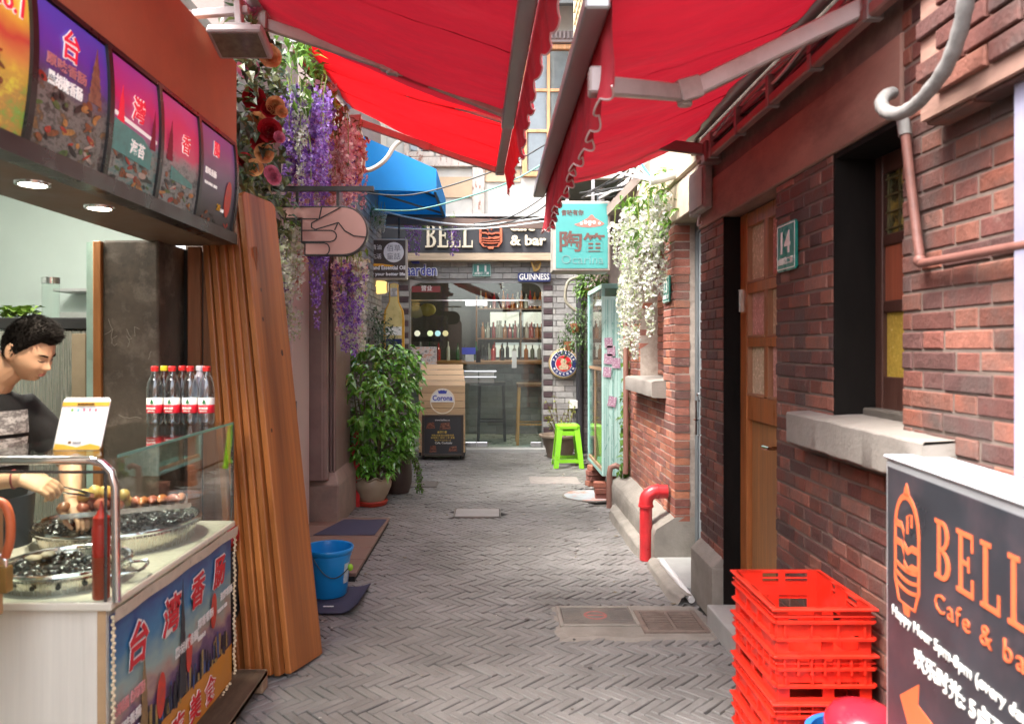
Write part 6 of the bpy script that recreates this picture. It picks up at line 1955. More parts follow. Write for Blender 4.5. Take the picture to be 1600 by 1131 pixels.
# ---------------------------------------------------------------- bottle sign, lantern, herb sign
bo2 = thing('bottle_sign', 'tall beer bottle shaped sign with golden outline beside the bar', 'bottle sign', (-1.42, 10.3, 1.2))
def bprof(s):
    half = [(.0, -.02), (.12 * s, 0), (.125 * s, .05), (.125 * s, .55), (.115 * s, .66), (.06 * s, .78), (.05 * s, .98), (.055 * s, 1.02), (0, 1.04)]
    return half[1:] + [(-x, y) for x, y in reversed(half[1:])]
bx_, by_, bz_ = -1.385, 10.3, 1.36
MB().prism([(x * 1.16, y * 1.03 - .01) for x, y in bprof(1)], (bx_, by_, bz_), X_, Z_, .05, -.05).build('backing', M('amber_edge', (.62, .33, .03), .4), bo2, bevel=.004)
MB().prism(bprof(.92), (bx_, by_, bz_ + .015), X_, Z_, .004, .001).build('bottle_face', M('pale_beer', (.6, .5, .22), .3, var=.15, scale=8), bo2)
MB().prism([(-.112, 0), (.112, 0), (.112, .22), (-.112, .22)], (bx_, by_, bz_ + .06), X_, Z_, .003, .0055).build('label_print', navy_p, bo2)
MB().prism([(-.11, 0), (.11, 0), (.11, .12), (-.11, .12)], (bx_, by_, bz_ + .33), X_, Z_, .003, .0055).build('label_print', white_p, bo2)
MB().prism([(-.048, 0), (.048, 0), (.05, .12), (-.05, .12)], (bx_, by_, bz_ + .87), X_, Z_, .003, .0055).build('cap_print', M('silver_print', (.6, .6, .6), .3, .4), bo2)
ln = thing('hanging_lantern', 'glowing yellow barrel lantern under the herb sign', 'lantern', (-1.4, 8.85, 2.2))
lc = W(586, 449, 8.85)
MB().lathe([(0, -.15), (.055, -.15), (.075, -.12), (.082, 0), (.075, .12), (.055, .15), (0, .15)], 24, lc, (1, 0, 0)).build('shade', glow('lantern_glow', (1, .66, .2), .2), ln, smooth=True)
MB().tube([lc + V((0, 0, .08)), lc + V((0, 0, .3))], .006, 6).build('cord', black_m, ln)
b = MB()
for sx in (-.15, .15): b.lathe([(0, -.008), (.058, -.008), (.058, .008), (0, .008)], 20, lc + V((sx, 0, 0)), (1, 0, 0))
b.build('end_ring', M('lantern_end', (.45, .25, .05), .5), ln)
hs = thing('herb_sign', 'dark hanging sign with white round seal and oil lettering', 'hanging sign', (-1.45, 8.6, 2.6))
a_ = W(556, 437, 8.6); w_, h_ = W(636, 437, 8.6).x - a_.x, W(556, 373, 8.6).z - a_.z
b = MB().prism([(0, 0), (w_, 0), (w_, h_), (0, h_)], a_, X_, Z_, .1, -.1); b.build('case', M('pale_case', (.4, .36, .3), .5), hs, bevel=.008)
MB().prism([(.02, .02), (w_ - .02, .02), (w_ - .02, h_ - .02), (.02, h_ - .02)], a_, X_, Z_, .003, .001).build('face', M('umber_face', (.06, .045, .035), .5, var=.2, scale=9), hs)
f_ = a_ + V((0, -.004, 0))
pts = [(.118 * math.cos(i * math.pi / 18), .118 * math.sin(i * math.pi / 18)) for i in range(36)]
MB().prism(pts, f_ + V((w_ - .155, 0, h_ - .16)), X_, Z_, .002).build('seal', white_p, hs)
gk = M('grey_seal_print', (.25, .25, .25))
text('佰草', gk, hs, f_ + V((w_ - .235, -.002, h_ - .15)), X_, Z_, w=.16); text('童話', gk, hs, f_ + V((w_ - .235, -.002, h_ - .245)), X_, Z_, w=.16)
text('植物精油', white_p, hs, f_ + V((.05, 0, h_ - .13)), X_, Z_, w=.25); text('关爱生活', white_p, hs, f_ + V((.05, 0, h_ - .235)), X_, Z_, w=.25)
text('Herbal and Essential Oil', white_p, hs, f_ + V((.03, 0, .115)), X_, Z_, w=w_ - .05, h=.05, bold=.03); text('Best for your better life', white_p, hs, f_ + V((.03, 0, .035)), X_, Z_, w=w_ - .05, h=.05, bold=.03)
MB().prism([(.05, .165), (.42, .15), (.45, .165), (.3, .185), (.1, .195)], f_, X_, Z_, .0015).build('brush_stroke', M('amber_stroke', (.7, .35, .03), .5), hs)
for x in (.1, w_ - .1): MB().bar(a_ + V((x, .05, h_)), a_ + V((x, .05, h_ + .25)), .02, .02, (0, 1, 0)).build('hanger', black_m, hs)

# ---------------------------------------------------------------- upper front of the bar and windows
MB().box(-2.2, 1.9, YF + .03, YF + .3, 3.38, 8.2).build('upper_wall', wh, bar)
peel = M('peeling_timber', (.55, .48, .43), .8, var=.2, scale=14, col2=(.3, .13, .09), mix=(.56, .64), s2=1.2, stretch=(1, 1, .4))
MB().box(-.3, -.12, YF - .05, YF + .028, 3.45, 4.15).build('timber_post', peel, bar, bevel=.008)
MB().box(-1.2, .42, YF - .06, YF + .028, 4.16, 4.3).build('timber_sill', peel, bar, bevel=.008)
MB().box(-1.2, -.305, YF + .0, YF + .028, 3.72, 4.02).build('tan_panel', M('tan_board', (.6, .42, .27), .6, var=.08), bar)
MB().box(-.115, .4, YF + .0, YF + .028, 3.95, 4.12).build('tan_panel', M('tan_board', (.6, .42, .27)), bar)
skyg = M('sky_reflecting_pane', (.12, .14, .15), .04, var=.2, spec=1.)
def window(x0, x1, z0, z1, nx, nz, mat, fw=.07, bw=.045):
    b = MB()
    yb = YF - .045
    b.box(x0, x0 + fw, yb, YF + .027, z0, z1); b.box(x1 - fw, x1, yb, YF + .027, z0, z1); b.box(x0 + fw, x1 - fw, yb, YF + .027, z0, z0 + fw); b.box(x0 + fw, x1 - fw, yb, YF + .027, z1 - fw, z1)
    xs = [lerp(x0 + fw, x1 - fw, i / nx) for i in range(nx + 1)]; zs = [lerp(z0 + fw, z1 - fw, i / nz) for i in range(nz + 1)]
    for x in xs[1:-1]: b.box(x - bw / 2, x + bw / 2, yb + .01, YF + .024, z0 + fw, z1 - fw)
    for z in zs[1:-1]: b.box(x0 + fw, x1 - fw, yb + .013, YF + .021, z - bw / 2, z + bw / 2)
    wv = b.build('window', mat, bar, bevel=.004)
    for a, c in zip(xs, xs[1:]):
        for d, e in zip(zs, zs[1:]): MB().box(a + bw / 2, c - bw / 2, YF - .01, YF - .004, d + bw / 2, e - bw / 2).build('pane', skyg, wv)
ow = wood('orange_window_wood', (.6, .3, .14), .5, coord='P')
window(.43, 1.2, 4.02, 5.95, 2, 3, ow)
window(-1.3, -.86, 4.31, 5.1, 2, 1, peel); window(-.83, -.33, 4.31, 5.1, 2, 1, peel); window(-.29, .3, 4.31, 5.1, 2, 1, peel)
b = MB(); b.box(.3, 1.9, YF - .1, YF + .029, 5.96, 6.12)
for q in range(24): b.box(.3 + q * .06, .33 + q * .06, YF - .14, YF - .1, 6.0, 6.1)
b.build('eave_beam', M('mauve_timber', (.3, .24, .24), .6), bar)
rfm = M('grey_roof_tile', (.12, .12, .125), .7, var=.3, scale=14, rnd=.3, bump=.3)
MB().add([(-2.2, YF - .5, 6.42), (1.9, YF - .5, 6.42), (1.9, YF + 2.4, 7.9), (-2.2, YF + 2.4, 7.9)], [(0, 1, 2, 3)]).build('roof', rfm, bar)
MB().box(-2.2, 1.9, YF - .56, YF - .48, 6.3, 6.41).build('gutter', M('dark_gutter', (.08, .085, .09), .5), bar, bevel=.01)
rtm = MB().lathe([(.05, 0), (.055, .3)], 10, (0, 0, 0)).mesh('roof_tile', rfm, smooth=True)
rq = V((0, 2.9, 1.48)).normalized()
for i in range(14):
    for j in range(3):
        p = V((.3 + i * .115, YF - .48, 6.44)) + rq * (.27 * j)
        inst('roof_tile', rtm, bar, frame(p, X_, rq.cross(X_), rq))
# cream bay with lattice on the right
cbay = thing('cream_bay', 'cream upper bay with a lattice side above the right hand awning', 'building', (1.5, 8.2, 4.6))
crm = M('cream_render', (.62, .55, .42), .8, var=.1, scale=5)
MB().box(1.02, 2.0, 7.5, 9.3, 4.75, 8.4).build('wall', crm, cbay, bevel=.01)
MB().add([(1.02, 7.5, 4.75), (1.02, 9.3, 4.75), (1.3, 9.3, 4.35), (1.3, 7.5, 4.35), (2, 7.5, 4.35), (2, 7.5, 4.75), (2, 9.3, 4.35), (2, 9.3, 4.75)], [(0, 1, 2, 3), (0, 3, 4, 5), (1, 7, 6, 2)]).build('bracket', crm, cbay)
b = MB()
for q in range(10): b.box(1.0, 1.0195, 7.6 + q * .15, 7.63 + q * .15, 5.0, 8.0)
for q in range(20): b.box(.985, 1.0, 7.6, 9.0, 5.0 + q * .15, 5.03 + q * .15)
b.build('lattice', M('straw_lattice', (.5, .42, .27), .7), cbay)
rb2 = thing('brick_annex', 'brown right hand building behind the mint cabinet with sloping canopy slab', 'building', (1.6, 9, 0))
MB().box(1.42, 2.0, 7.02, 10.75, 0, 4.3).build('wall', M('dim_brick_wall', (.2, .14, .12), .85, var=.25, scale=7, bump=.3), rb2)
sl2 = MB()
sl2.obox((1.1, 8.6, 3.35), (.42, 0, 0), (0, .75, 0), (0, 0, .04)); sl2.box(.68, 1.5, 7.8, 7.86, 3.3, 3.5)
sl2.build('canopy_slab', M('pale_slab', (.55, .52, .42), .8, var=.12), rb2, bevel=.01)
MB().obox((1.1, 8.6, 3.30), (.4, 0, 0), (0, .72, 0), (0, 0, .008)).build('soffit', M('grey_soffit', (.13, .12, .1), .8), rb2)
tag(MB().tube([(1.2, 8.2, 2.4), (1.2, 8.2, 3.29)], .045, 12).build('white_downpipe', white_pl, smooth=True), 'short white downpipe under the pale canopy slab', 'pipe')
# ================================================================ AWNINGS
awm = M('red_awning_cloth', (.45, .014, .03), .8, var=.2, scale=2.2, bump=.2, bscale=30, stretch=(.7, 2.2, 1), trans=.11, tcol=(.5, .012, .03), col2=(.2, .012, .022), mix=(.42, .66), s2=.7, col3=(.5, .06, .08), mix3=(.56, .76))
awb = M('lit_red_awning_cloth', (.45, .008, .012), .8, var=.1, scale=2.2, bump=.12, bscale=30, trans=.34, tcol=(.6, .006, .01))  # lit copy of the red cloth: light from above put into the material
arm_m = M('pinkish_grey_metal', (.46, .4, .38), .45, .25, var=.14, scale=10, col2=(.32, .25, .23), mix=(.5, .72))
bar_m = M('awning_bar', (.36, .35, .35), .4, .5, var=.1)
brown_arm = M('brown_arm_metal', (.2, .12, .115), .5, .2, var=.15)


def awning(label, b0, b1, f0, f1, arms, sag=.05, val=.2, vdir=(0, 0, 0), armm=arm_m, scal=.11, phase=0., fold=.01, cm=awm):
    b0, b1, f0, f1 = V(b0), V(b1), V(f0), V(f1)
    t = thing('awning', label, 'awning', (b0 + b1) / 2, 'red folding arm awnings')
    def cloth(u, v):
        p = lerp(lerp(b0, b1, u), lerp(f0, f1, u), v)
        wr = .016 * noise.noise(V((p.x * 2.2, p.y * 5, phase))) + .01 * noise.noise(V(((p.x + p.y) * 7, (p.x - p.y) * 2, phase + 4))) - .012 * abs(math.sin(u * 3 * math.pi)) ** .5 * math.sin(math.pi * v)
        return p + V((0, 0, -sag * math.sin(math.pi * v) * (.7 + .3 * math.cos(6.28 * u)) + wr))
    MB().grid(cloth, 40, 24).build('cloth', cm, t, smooth=True)
    dl_ = (f1 - f0); n = int(dl_.length / scal)
    out = V((1 if f0.x > b0.x else -1, 0, 0))
    side = V((1, 0, 0))
    vd = V(vdir)
    def valf(u, v):
        p = lerp(f0, f1, u)
        drop = val * (.9 + .07 * abs(math.sin(math.pi * u * n)) + .12 * noise.noise(V((u * 7, phase, 2))))
        wv = fold * math.sin(u * n * 6.28 * .5 + phase) * v + .02 * noise.noise(V((u * 9, v * 2, phase))) * v
        return p + side * (.03 + wv) + vd * v + V((0, 0, -.01 - drop * v))
    nv = n * 8
    vl = MB().grid(valf, nv, 6).build('valance', cm, t, smooth=True)
    e = MB().tube([valf(i / nv, 1.0) for i in range(nv + 1)], .0035, 5)
    e.build('piping', M('pale_piping', (.55, .42, .4), .7), vl, smooth=True)
    d = dl_.normalized()
    for q in (1, 2):
        u_ = q / 3
        MB().tube([cloth(u_, v / 12) + V((0, 0, -.0015)) for v in range(13)], .003, 4).build('seam', cm, t)
    MB().bar(f0 - d * .01 - side * .012 - V((0, 0, .02)), f1 + d * .03 - side * .012 - V((0, 0, .02)), .07, .05).build('front_bar', bar_m, t, bevel=.006)
    MB().tube([b0 + V((0, 0, .02)), b1 + V((0, 0, .02))], .05, 14).build('roller', bar_m, t, smooth=True)
    MB().bar(b0 + V((-out.x * .03, 0, -.075)), b1 + V((-out.x * .03, 0, -.075)), .04, .04).build('rail', armm, t, bevel=.004)
    for (w_, e_, f_, mm) in arms:
        w_, e_, f_ = V(w_), V(e_), V(f_)
        a = thing('arm', None, None, w_)
        a.parent = t; a.location = w_ - wloc(t)
        MB().bar(w_, e_, .035, .062).build('inner_arm', mm, a, bevel=.006)
        MB().bar(e_, f_, .032, .056).build('outer_arm', mm, a, bevel=.006)
        q = MB().bar(e_ + (w_ - e_).normalized() * .05, e_ + (f_ - e_).normalized() * .05, .05, .074)
        q.tube([e_ + V((0, 0, -.045)), e_ + V((0, 0, .045))], .026, 12)
        q.build('joint', mm, a, bevel=.004)
        MB().box(f_.x - .035, f_.x + .035, f_.y - .03, f_.y + .03, f_.z - .03, f_.z + .05).build('end_bracket', mm, a, bevel=.006)
        MB().box(w_.x - .05, w_.x + .05, w_.y - .04, w_.y + .04, w_.z - .07, w_.z + .05).build('wall_bracket', mm, a, bevel=.006)
    return t


# near left
awning('near left red awning over the snack shop, reaching out of the top of the picture', (XL, 1.5, 3.36), (XL, 4.12, 3.36), (.175, 1.5, 2.8), (.095, 4.12, 2.78),
       [(W(405, 35, 4.0), W(612, 107, 4.0) + V((0, -.03, 0)), W(793, 178, 4.02), arm_m)], val=.22, vdir=(.03, 0, 0), phase=1.3)
# far left
awning('far left red awning glowing above the blue canopy', (XL, 4.75, 3.51), (XL, 6.54, 3.66), (.135, 4.75, 3.115), (.07, 6.54, 3.09),
       [(W(475, 42, 5.2), W(640, 141, 5.2), W(796, 190, 5.15), arm_m), (W(556, 190, 6.5), W(664, 228, 6.5), W(782, 268, 6.5), arm_m)], val=.25, vdir=(.04, .02, 0), phase=2.6, cm=awb)
# right
awning('right hand red awning with fringed valance over the brick house', (1.2, 2.0, 2.78), (1.2, 4.5, 2.77), (.3, 2.03, 2.48), (.295, 4.5, 2.475),
       [(W(1420, -22, 2.35), W(1070, 146, 2.55), W(938, 134, 2.2), arm_m), (W(1112, 236, 4.1), W(1000, 222, 4.25), W(856, 292, 4.4), brown_arm)], val=.29, vdir=(-.01, 0, 0), phase=.4, fold=.018, scal=.1)
# rails and cables along the right wall top
rl = thing('wall_rail', 'long pinkish rail running along the wall under the right awning', 'rail', (1.22, 3.2, 2.55))
MB().bar((1.205, 4.15, 2.57), (1.205, 1.6, 2.57), .04, .045).build('bar', M('pinkish_rail', (.3, .17, .15), .5, .2, var=.2), rl, bevel=.006)
MB().bar((1.23, 4.15, 2.655), (1.23, 1.6, 2.655), .05, .03).build('upper_bar', M('grey_rail', (.25, .23, .22), .5, .3, var=.2), rl, bevel=.004)
for q in range(6): MB().box(1.18, 1.235, 1.9 + q * .42, 1.93 + q * .42, 2.54, 2.68).build('clip', M('grey_rail', (.25, .23, .22)), rl, bevel=.003)
for q in range(3):
    pts = [V((1.2 + R.uniform(-.02, .02), 1.7 + i * .35, 2.63 + .03 * q + R.uniform(-.03, .03))) for i in range(8)]
    tag(MB().tube(smooth_path(pts), .007, 6).build('cable', [black_m, white_pl, M('grey_cable', (.25, .25, .25))][q], smooth=True), ['black', 'white', 'grey'][q] + ' cable strung along the rail under the right awning', 'cable')
# ---------------------------------------------------------------- blue canopy
bl = thing('blue_canopy', 'blue fabric canopy beyond the hanging flowers on the left', 'canopy', (-1.3, 8, 3.2))
bcm = M('blue_canopy_cloth', (.015, .25, .6), .8, var=.08, scale=3, bump=.1, trans=.35)
ptsA = [(-1.42, 3.72), (-1.36, 3.68), (-.575, 3.33), (-.575, 3.10), (-1.42, 3.12)]
c_ = MB()
n0 = [V((x, 7.5, z)) for x, z in ptsA]; n1 = [V((x, 9.0, z)) for x, z in ptsA]
c_.add(n0, [(0, 1, 2, 3, 4)]); c_.add(n1, [(4, 3, 2, 1, 0)])
for i in range(3): c_.add([n0[i], n0[i + 1], n1[i + 1], n1[i]], [(3, 2, 1, 0)])
c_.build('cloth', bcm, bl)
b = MB()
for yy in (7.53, 8.97): b.tube([(-1.4, yy, 3.13), (-.6, yy, 3.12), (-.6, yy, 3.31), (-1.38, yy, 3.64)], .015, 8)
b.tube([(-.6, 7.53, 3.12), (-.6, 8.97, 3.12)], .015, 8); b.tube([(-1.3, 7.6, 3.14), (-.62, 8.9, 3.14)], .013, 8)
b.build('frame', stl, bl, smooth=True)

# ---------------------------------------------------------------- pointing hand sign
ph_ = thing('hand_sign', 'flat sign cut as a pointing hand on a black bracket', 'hand sign', (-1.05, 4.5, 2.4))
sx, sz = (575 - 435) / 1150 * 4.5, (400 - 322) / 1150 * 4.5
o_ = W(435, 400, 4.5)
def HP(x, y): return (x / 140 * sx, (78 - y) / 78 * sz)
def arc(cx, cy, rx, ry, a0, a1, n=12): return [(cx + rx * math.cos(rad(lerp(a0, a1, i / n))), cy - ry * math.sin(rad(lerp(a0, a1, i / n)))) for i in range(n + 1)]
outl = arc(10, 10.5, 10, 10.5, 270, 90) + arc(101, 39, 39, 39, 90, -90, 22) + [(42, 78), (40, 77), (40, 59), (35, 58), (35, 21)]
pl = [HP(*p) for p in outl]
MB().prism(pl, o_, X_, Z_, .04, -.04).build('edge', M('dark_sign_edge', (.03, .022, .02), .4), ph_, bevel=.003)
cx0, cz0 = HP(80, 40)
skinp = M('brown_pink_paint', (.4, .23, .2), .5, var=.06, scale=6)
# inset face: shrink each vertex along its inward normal
def inset(poly, d):
    n = len(poly); A = sum(poly[i][0] * poly[(i + 1) % n][1] - poly[(i + 1) % n][0] * poly[i][1] for i in range(n))
    s_ = 1 if A > 0 else -1
    out = []
    for i in range(n):
        p0, p1, p2 = (V((*poly[k % n], 0)) for k in (i - 1, i, i + 1))
        e1, e2 = (p1 - p0), (p2 - p1)
        if e1.length < 1e-6 or e2.length < 1e-6: out.append(poly[i]); continue
        n1 = V((-e1.y, e1.x, 0)).normalized() * s_; n2 = V((-e2.y, e2.x, 0)).normalized() * s_
        m_ = (n1 + n2)
        if m_.length < .2: m_ = n1
        m_.normalize()
        k = d / max(.45, m_.dot(n1))
        q = p1 + m_ * k
        out.append((q.x, q.y))
    return out
MB().prism(inset(pl, .011), o_, X_, Z_, .003, .0005).build('face', skinp, ph_)
ln_ = MB()
def stroke(ps, w_=.0075):
    ps = [HP(*p) for p in ps]
    for a, b in zip(ps, ps[1:]): ln_.bar(o_ + V((a[0], -.0042, a[1])), o_ + V((b[0], -.0042, b[1])), .003, w_, (0, 0, 1)) if abs(a[0] - b[0]) > abs(a[1] - b[1]) else ln_.bar(o_ + V((a[0], -.0044, a[1])), o_ + V((b[0], -.0044, b[1])), w_, .003, (0, 1, 0))
stroke([(35, 20.5), (62, 20.5)]); stroke([(68, 1), (64, 20)])
stroke([(98, 2), (52, 27), (52, 34), (58, 37), (85, 29), (94, 26), (104, 39), (118, 47), (139, 49)])
stroke([(35, 38.5), (82, 38.5)] + arc(82, 47, 9, 8.5, 90, -90, 8) + [(82, 56), (35, 56)]); stroke([(40, 58), (73, 58)] + arc(73, 67.5, 7, 9, 90, -90, 8))
stroke([(93, 27), (88, 38)])
ln_.build('outline', M('black_line_paint', (.012, .01, .01), .5), ph_)
b = MB(); b.box(-1.6, -.73, 4.5, 4.53, 2.465, 2.495); b.bar((-1.2, 4.515, 2.47), (-1.2, 4.515, 2.36), .016, .016, (0, 1, 0)); b.bar((-.95, 4.515, 2.47), (-.95, 4.515, 2.36), .016, .016, (0, 1, 0))
b.build('bracket', black_m, ph_)
# floodlight
fl = thing('floodlight', 'grey floodlight on an arm above the orange fascia', 'floodlight', (-1.15, 3.3, 2.85))
b = MB(); hc_ = W(376, 66, 3.25)
b.obox(hc_, (.12, 0, 0), (0, .085, -.03), (0, .012, .02)); b.build('case', M('light_grey_cast', (.4, .37, .37), .5, .2), fl, bevel=.008)
MB().obox(hc_ + V((0, -.012, -.021)), (.1, 0, 0), (0, .068, -.024), (0, .0015, .002)).build('lens', M('lamp_lens', (.16, .16, .12), .1, var=.3, scale=30), fl)
b = MB(); b.box(hc_.x - .06, hc_.x + .06, hc_.y - .04, hc_.y + .04, hc_.z + .02, hc_.z + .07); b.bar(hc_ + V((0, 0, .03)), hc_ + V((-.02, .02, .22)), .03, .045, (0, 1, 0)); b.bar(hc_ + V((-.22, .02, .13)), hc_ + V((.03, .02, .15)), .03, .035)
b.build('bracket', M('light_grey_cast', (.4, .37, .37)), fl, bevel=.004)
b = MB().bar(hc_ + V((-.22, .02, .13)), hc_ + V((-.3, .02, .1)), .03, .035)
b.build('arm', arm_m, fl)

# ---------------------------------------------------------------- mint lightbox sign
oc = thing('ocarina_sign', 'turquoise lightbox sign with red clay flute picture and brown characters', 'hanging sign', (.85, 7.1, 2.2))
a_ = W(864, 424, 7.0); w_, h_ = W(954, 424, 7.0).x - a_.x, W(864, 314, 7.0).z - a_.z
MB().prism([(0, 0), (w_, 0), (w_, h_), (0, h_)], a_, X_, Z_, .3, -.3).build('case', M('weathered_case', (.36, .33, .29), .5, .2, var=.15), oc, bevel=.012)
MB().prism([(.028, .028), (w_ - .028, .028), (w_ - .028, h_ - .028), (.028, h_ - .028)], a_, X_, Z_, .004, .001).build('face', M('turquoise_face', (.055, .27, .255), .4, var=.08, scale=3), oc)
f_ = a_ + V((0, -.005, 0)); bt_ = M('brown_text', (.11, .045, .035), .5)
text('陶', bt_, oc, f_ + V((.06, 0, .185)), X_, Z_, w=.215, h=.2, bold=.02); text('笛', bt_, oc, f_ + V((.285, 0, .185)), X_, Z_, w=.205, h=.18, bold=.02)
text('音味有你', bt_, oc, f_ + V((.08, 0, .53)), X_, Z_, w=.21, h=.055, bold=.02)
text('Ocarina', M('teal_text', (.12, .25, .24)), oc, f_ + V((.08, 0, .07)), X_, Z_, w=.4, h=.085, bold=-.005)
MB().prism([(0, .03), (.05, .045), (.13, .09), (.16, .12), (.175, .12), (.2, .09), (.27, .05), (.29, .035), (.25, .015), (.14, .0), (.04, .012)], f_ + V((.2, 0, .415)), X_, Z_, .0015).build('printed_flute', M('flute_red', (.5, .13, .1), .5, var=.2, scale=40), oc)
b = MB()
for q, (x, z, r) in enumerate(((.07, .04, .014), (.11, .05, .016), (.15, .05, .017), (.19, .05, .016), (.24, .04, .012), (.15, .03, .012))):
    b.prism([(r * math.cos(i * .5236), r * math.sin(i * .5236)) for i in range(12)], f_ + V((.2 + x, -.0016, .415 + z)), X_, Z_, .0008)
b.build('printed_holes', white_p, oc)
for x in (.15, .4): MB().bar(a_ + V((x, .15, h_)), a_ + V((x, .15, h_ + .35)), .03, .03, (0, 1, 0)).build('hanger', bar_m, oc)
# ---------------------------------------------------------------- mint display cabinet
mc = thing('display_cabinet', 'mint green display cabinet with bamboo pattern end panel', 'display cabinet', (1.2, 7.9, .25))
mg = M('mint_paint', (.23, .42, .38), .5, var=.12, scale=9)
XC = 1.085
b = MB()
b.box(XC, XC + .05, 8.35, 8.42, .26, 2.1); b.box(XC + .0, 1.4, 7.32, 8.42, .235, .275); b.box(XC, 1.4, 7.32, 8.42, 2.1, 2.15); b.box(XC, XC + .03, 7.32, 7.345, .275, 2.1)
b.build('frame', mg, mc, bevel=.004)
wf = wood('cabinet_wood', (.32, .2, .12), .5, coord='P')
b = MB(); b.box(XC + .004, XC + .03, 7.346, 8.349, 1.28, 1.31); b.box(XC + .004, XC + .03, 7.86, 7.885, .276, 1.28); b.box(XC + .002, XC + .03, 7.346, 8.349, .2755, .31)
b.build('rail', wf, mc)
for (ya_, yb_, za_, zb_) in ((7.346, 7.86, .31, 1.28), (7.885, 8.349, .31, 1.28), (7.346, 8.349, 1.31, 2.1)):
    MB().box(XC + .01, XC + .016, ya_, yb_, za_, zb_).build('pane', clear, mc)
MB().box(1.36, 1.4, 7.36, 8.4, .276, 2.1).build('back', M('cabinet_back', (.25, .24, .2), .6, var=.3, scale=6), mc)
for q in range(3): MB().box(XC + .03, 1.36, 7.36, 8.35, .6 + q * .45, .615 + q * .45).build('shelf', clear, mc)
bp = MB().box(XC - .0, 1.41, 7.29, 7.318, .24, 2.02).build('bamboo_panel', M('pale_mint_panel', (.42, .6, .54), .6, var=.12, scale=6, stretch=(3, 1, .6)), mc, bevel=.003)
st_ = MB()
for q in range(14):
    x = 1.1 + q * .0222 + R.uniform(-.006, .006); z = .25; lean = R.uniform(-.02, .02)
    while z < 1.98:
        z2 = min(z + R.uniform(.12, .22), 1.99)
        st_.bar((x + lean * z, 7.289, z + .004), (x + lean * z2, 7.289, z2 - .004), R.uniform(.003, .007), .003, (0, 1, 0)); z = z2
for q in range(50):
    st_.leaf((R.uniform(1.1, 1.39), 7.286, R.uniform(.4, 1.9)), (R.uniform(-.6, .6), 0, -1), (0, -1, 0), .07, .01, 0, 0)
st_.build('bamboo_relief', M('bamboo_green', (.22, .42, .36), .6), mc)
notes = [(1.125, 1.56), (1.15, 1.48), (1.12, 1.4), (1.11, 1.27), (1.2, 1.36), (1.16, .98)]
pin = printed('photo_note', [(0, (.7, .66, .68)), (1, (.72, .68, .7))], [(.75, .72, .74), (.7, .66, .68), (.3, .08, .18), (.7, .64, .68), (.2, .2, .35)], top=2, sc=30)
nl = ['topmost small photo print pinned to the mint bamboo panel', 'second photo print from the top on the bamboo panel', 'third photo print from the top on the bamboo panel', 'fourth photo print down the left edge of the bamboo panel', 'photo print on the right side of the bamboo panel', 'lone tilted photo print low on the bamboo panel']
for q, (x, z) in enumerate(notes):
    ex_ = V((1, 0, R.uniform(-.25, .25))).normalized(); ez_ = V((-ex_.z, 0, ex_.x))
    tag(MB().prism([(-.04, -.05), (.04, -.05), (.04, .05), (-.04, .05)], (x + .02, 7.282, z), ex_, ez_, .0025).build('photo_print', pin), nl[q], 'photo print', 'prints pinned to the cabinet')
# props of loose bricks
lb_me = MB().box(-.1, .1, -.05, .05, 0, .056).mesh('loose_brick', bm13, bevel=.006)
for (x, y, nn_) in ((1.12, 7.37, 3), (1.14, 8.1, 4), (1.3, 7.5, 4)):
    for q in range(nn_):
        o = inst('loose_brick', lb_me, None, Matrix.Translation((x + R.uniform(-.015, .015), y + R.uniform(-.01, .01), q * .058 - .002)) @ Matrix.Rotation(R.uniform(-.15, .15) + (0 if x < 1.13 else .3), 4, 'Z'))
        tag(o, {7.37: 'loose red brick in the low front stack under the mint cabinet', 8.1: 'loose red brick in the far stack under the mint cabinet', 7.5: 'loose red brick in the right stack under the mint cabinet'}[y], 'brick', {7.37: 'bricks of the front stack', 8.1: 'bricks of the far stack', 7.5: 'bricks of the right stack'}[y])

# ---------------------------------------------------------------- green stool and planter
gs_ = thing('plastic_stool', 'lime green plastic stool in front of the grey brick wall', 'stool', (.96, 9.4, 0))
lime = M('lime_plastic', (.24, .62, .02), .35, var=.05, coat=.2)
cx_, cy_ = .955, 9.42
b = MB()
rs_ = [(.135, .5), (.14, .515), (.13, .53), (.11, .533)]
def sq(s, z, k=.25): return [V((cx_ + s * x, cy_ + s * y, z)) for x, y in ((-1, -1 + k), (-1 + k, -1), (1 - k, -1), (1, -1 + k), (1, 1 - k), (1 - k, 1), (-1 + k, 1), (-1, 1 - k))]
rg = [sq(s, z) for s, z in ((.138, .49), (.148, .492), (.148, .522), (.14, .533), (.115, .536), (.108, .53))]
vs = [p for r_ in rg for p in r_]
b.add(vs, [(i * 8 + j, i * 8 + (j + 1) % 8, (i + 1) * 8 + (j + 1) % 8, (i + 1) * 8 + j) for i in range(5) for j in range(8)] + [tuple(5 * 8 + j for j in range(8))])
b.build('seat', lime, gs_, smooth=True, ang=30)
for a in (-1, 1):
    for c in (-1, 1):
        p0, p1 = V((cx_ + a * .115, cy_ + c * .115, .5)), V((cx_ + a * .17, cy_ + c * .17, .0))
        b = MB()
        def lg(p, s): return [p + V((a * x * s, c * y * s, 0)) for x, y in ((-.04, .022), (.022, .022), (.022, -.04), (.012, -.04), (.008, .008), (-.04, .012))]
        q0, q1 = lg(p0, 1.15), lg(p1, 1.)
        b.add(q0 + q1, [(i, (i + 1) % 6, 6 + (i + 1) % 6, 6 + i) for i in range(6)] + [tuple(range(6)), tuple(range(6, 12))])
        b.build('leg', lime, gs_)
b = MB()
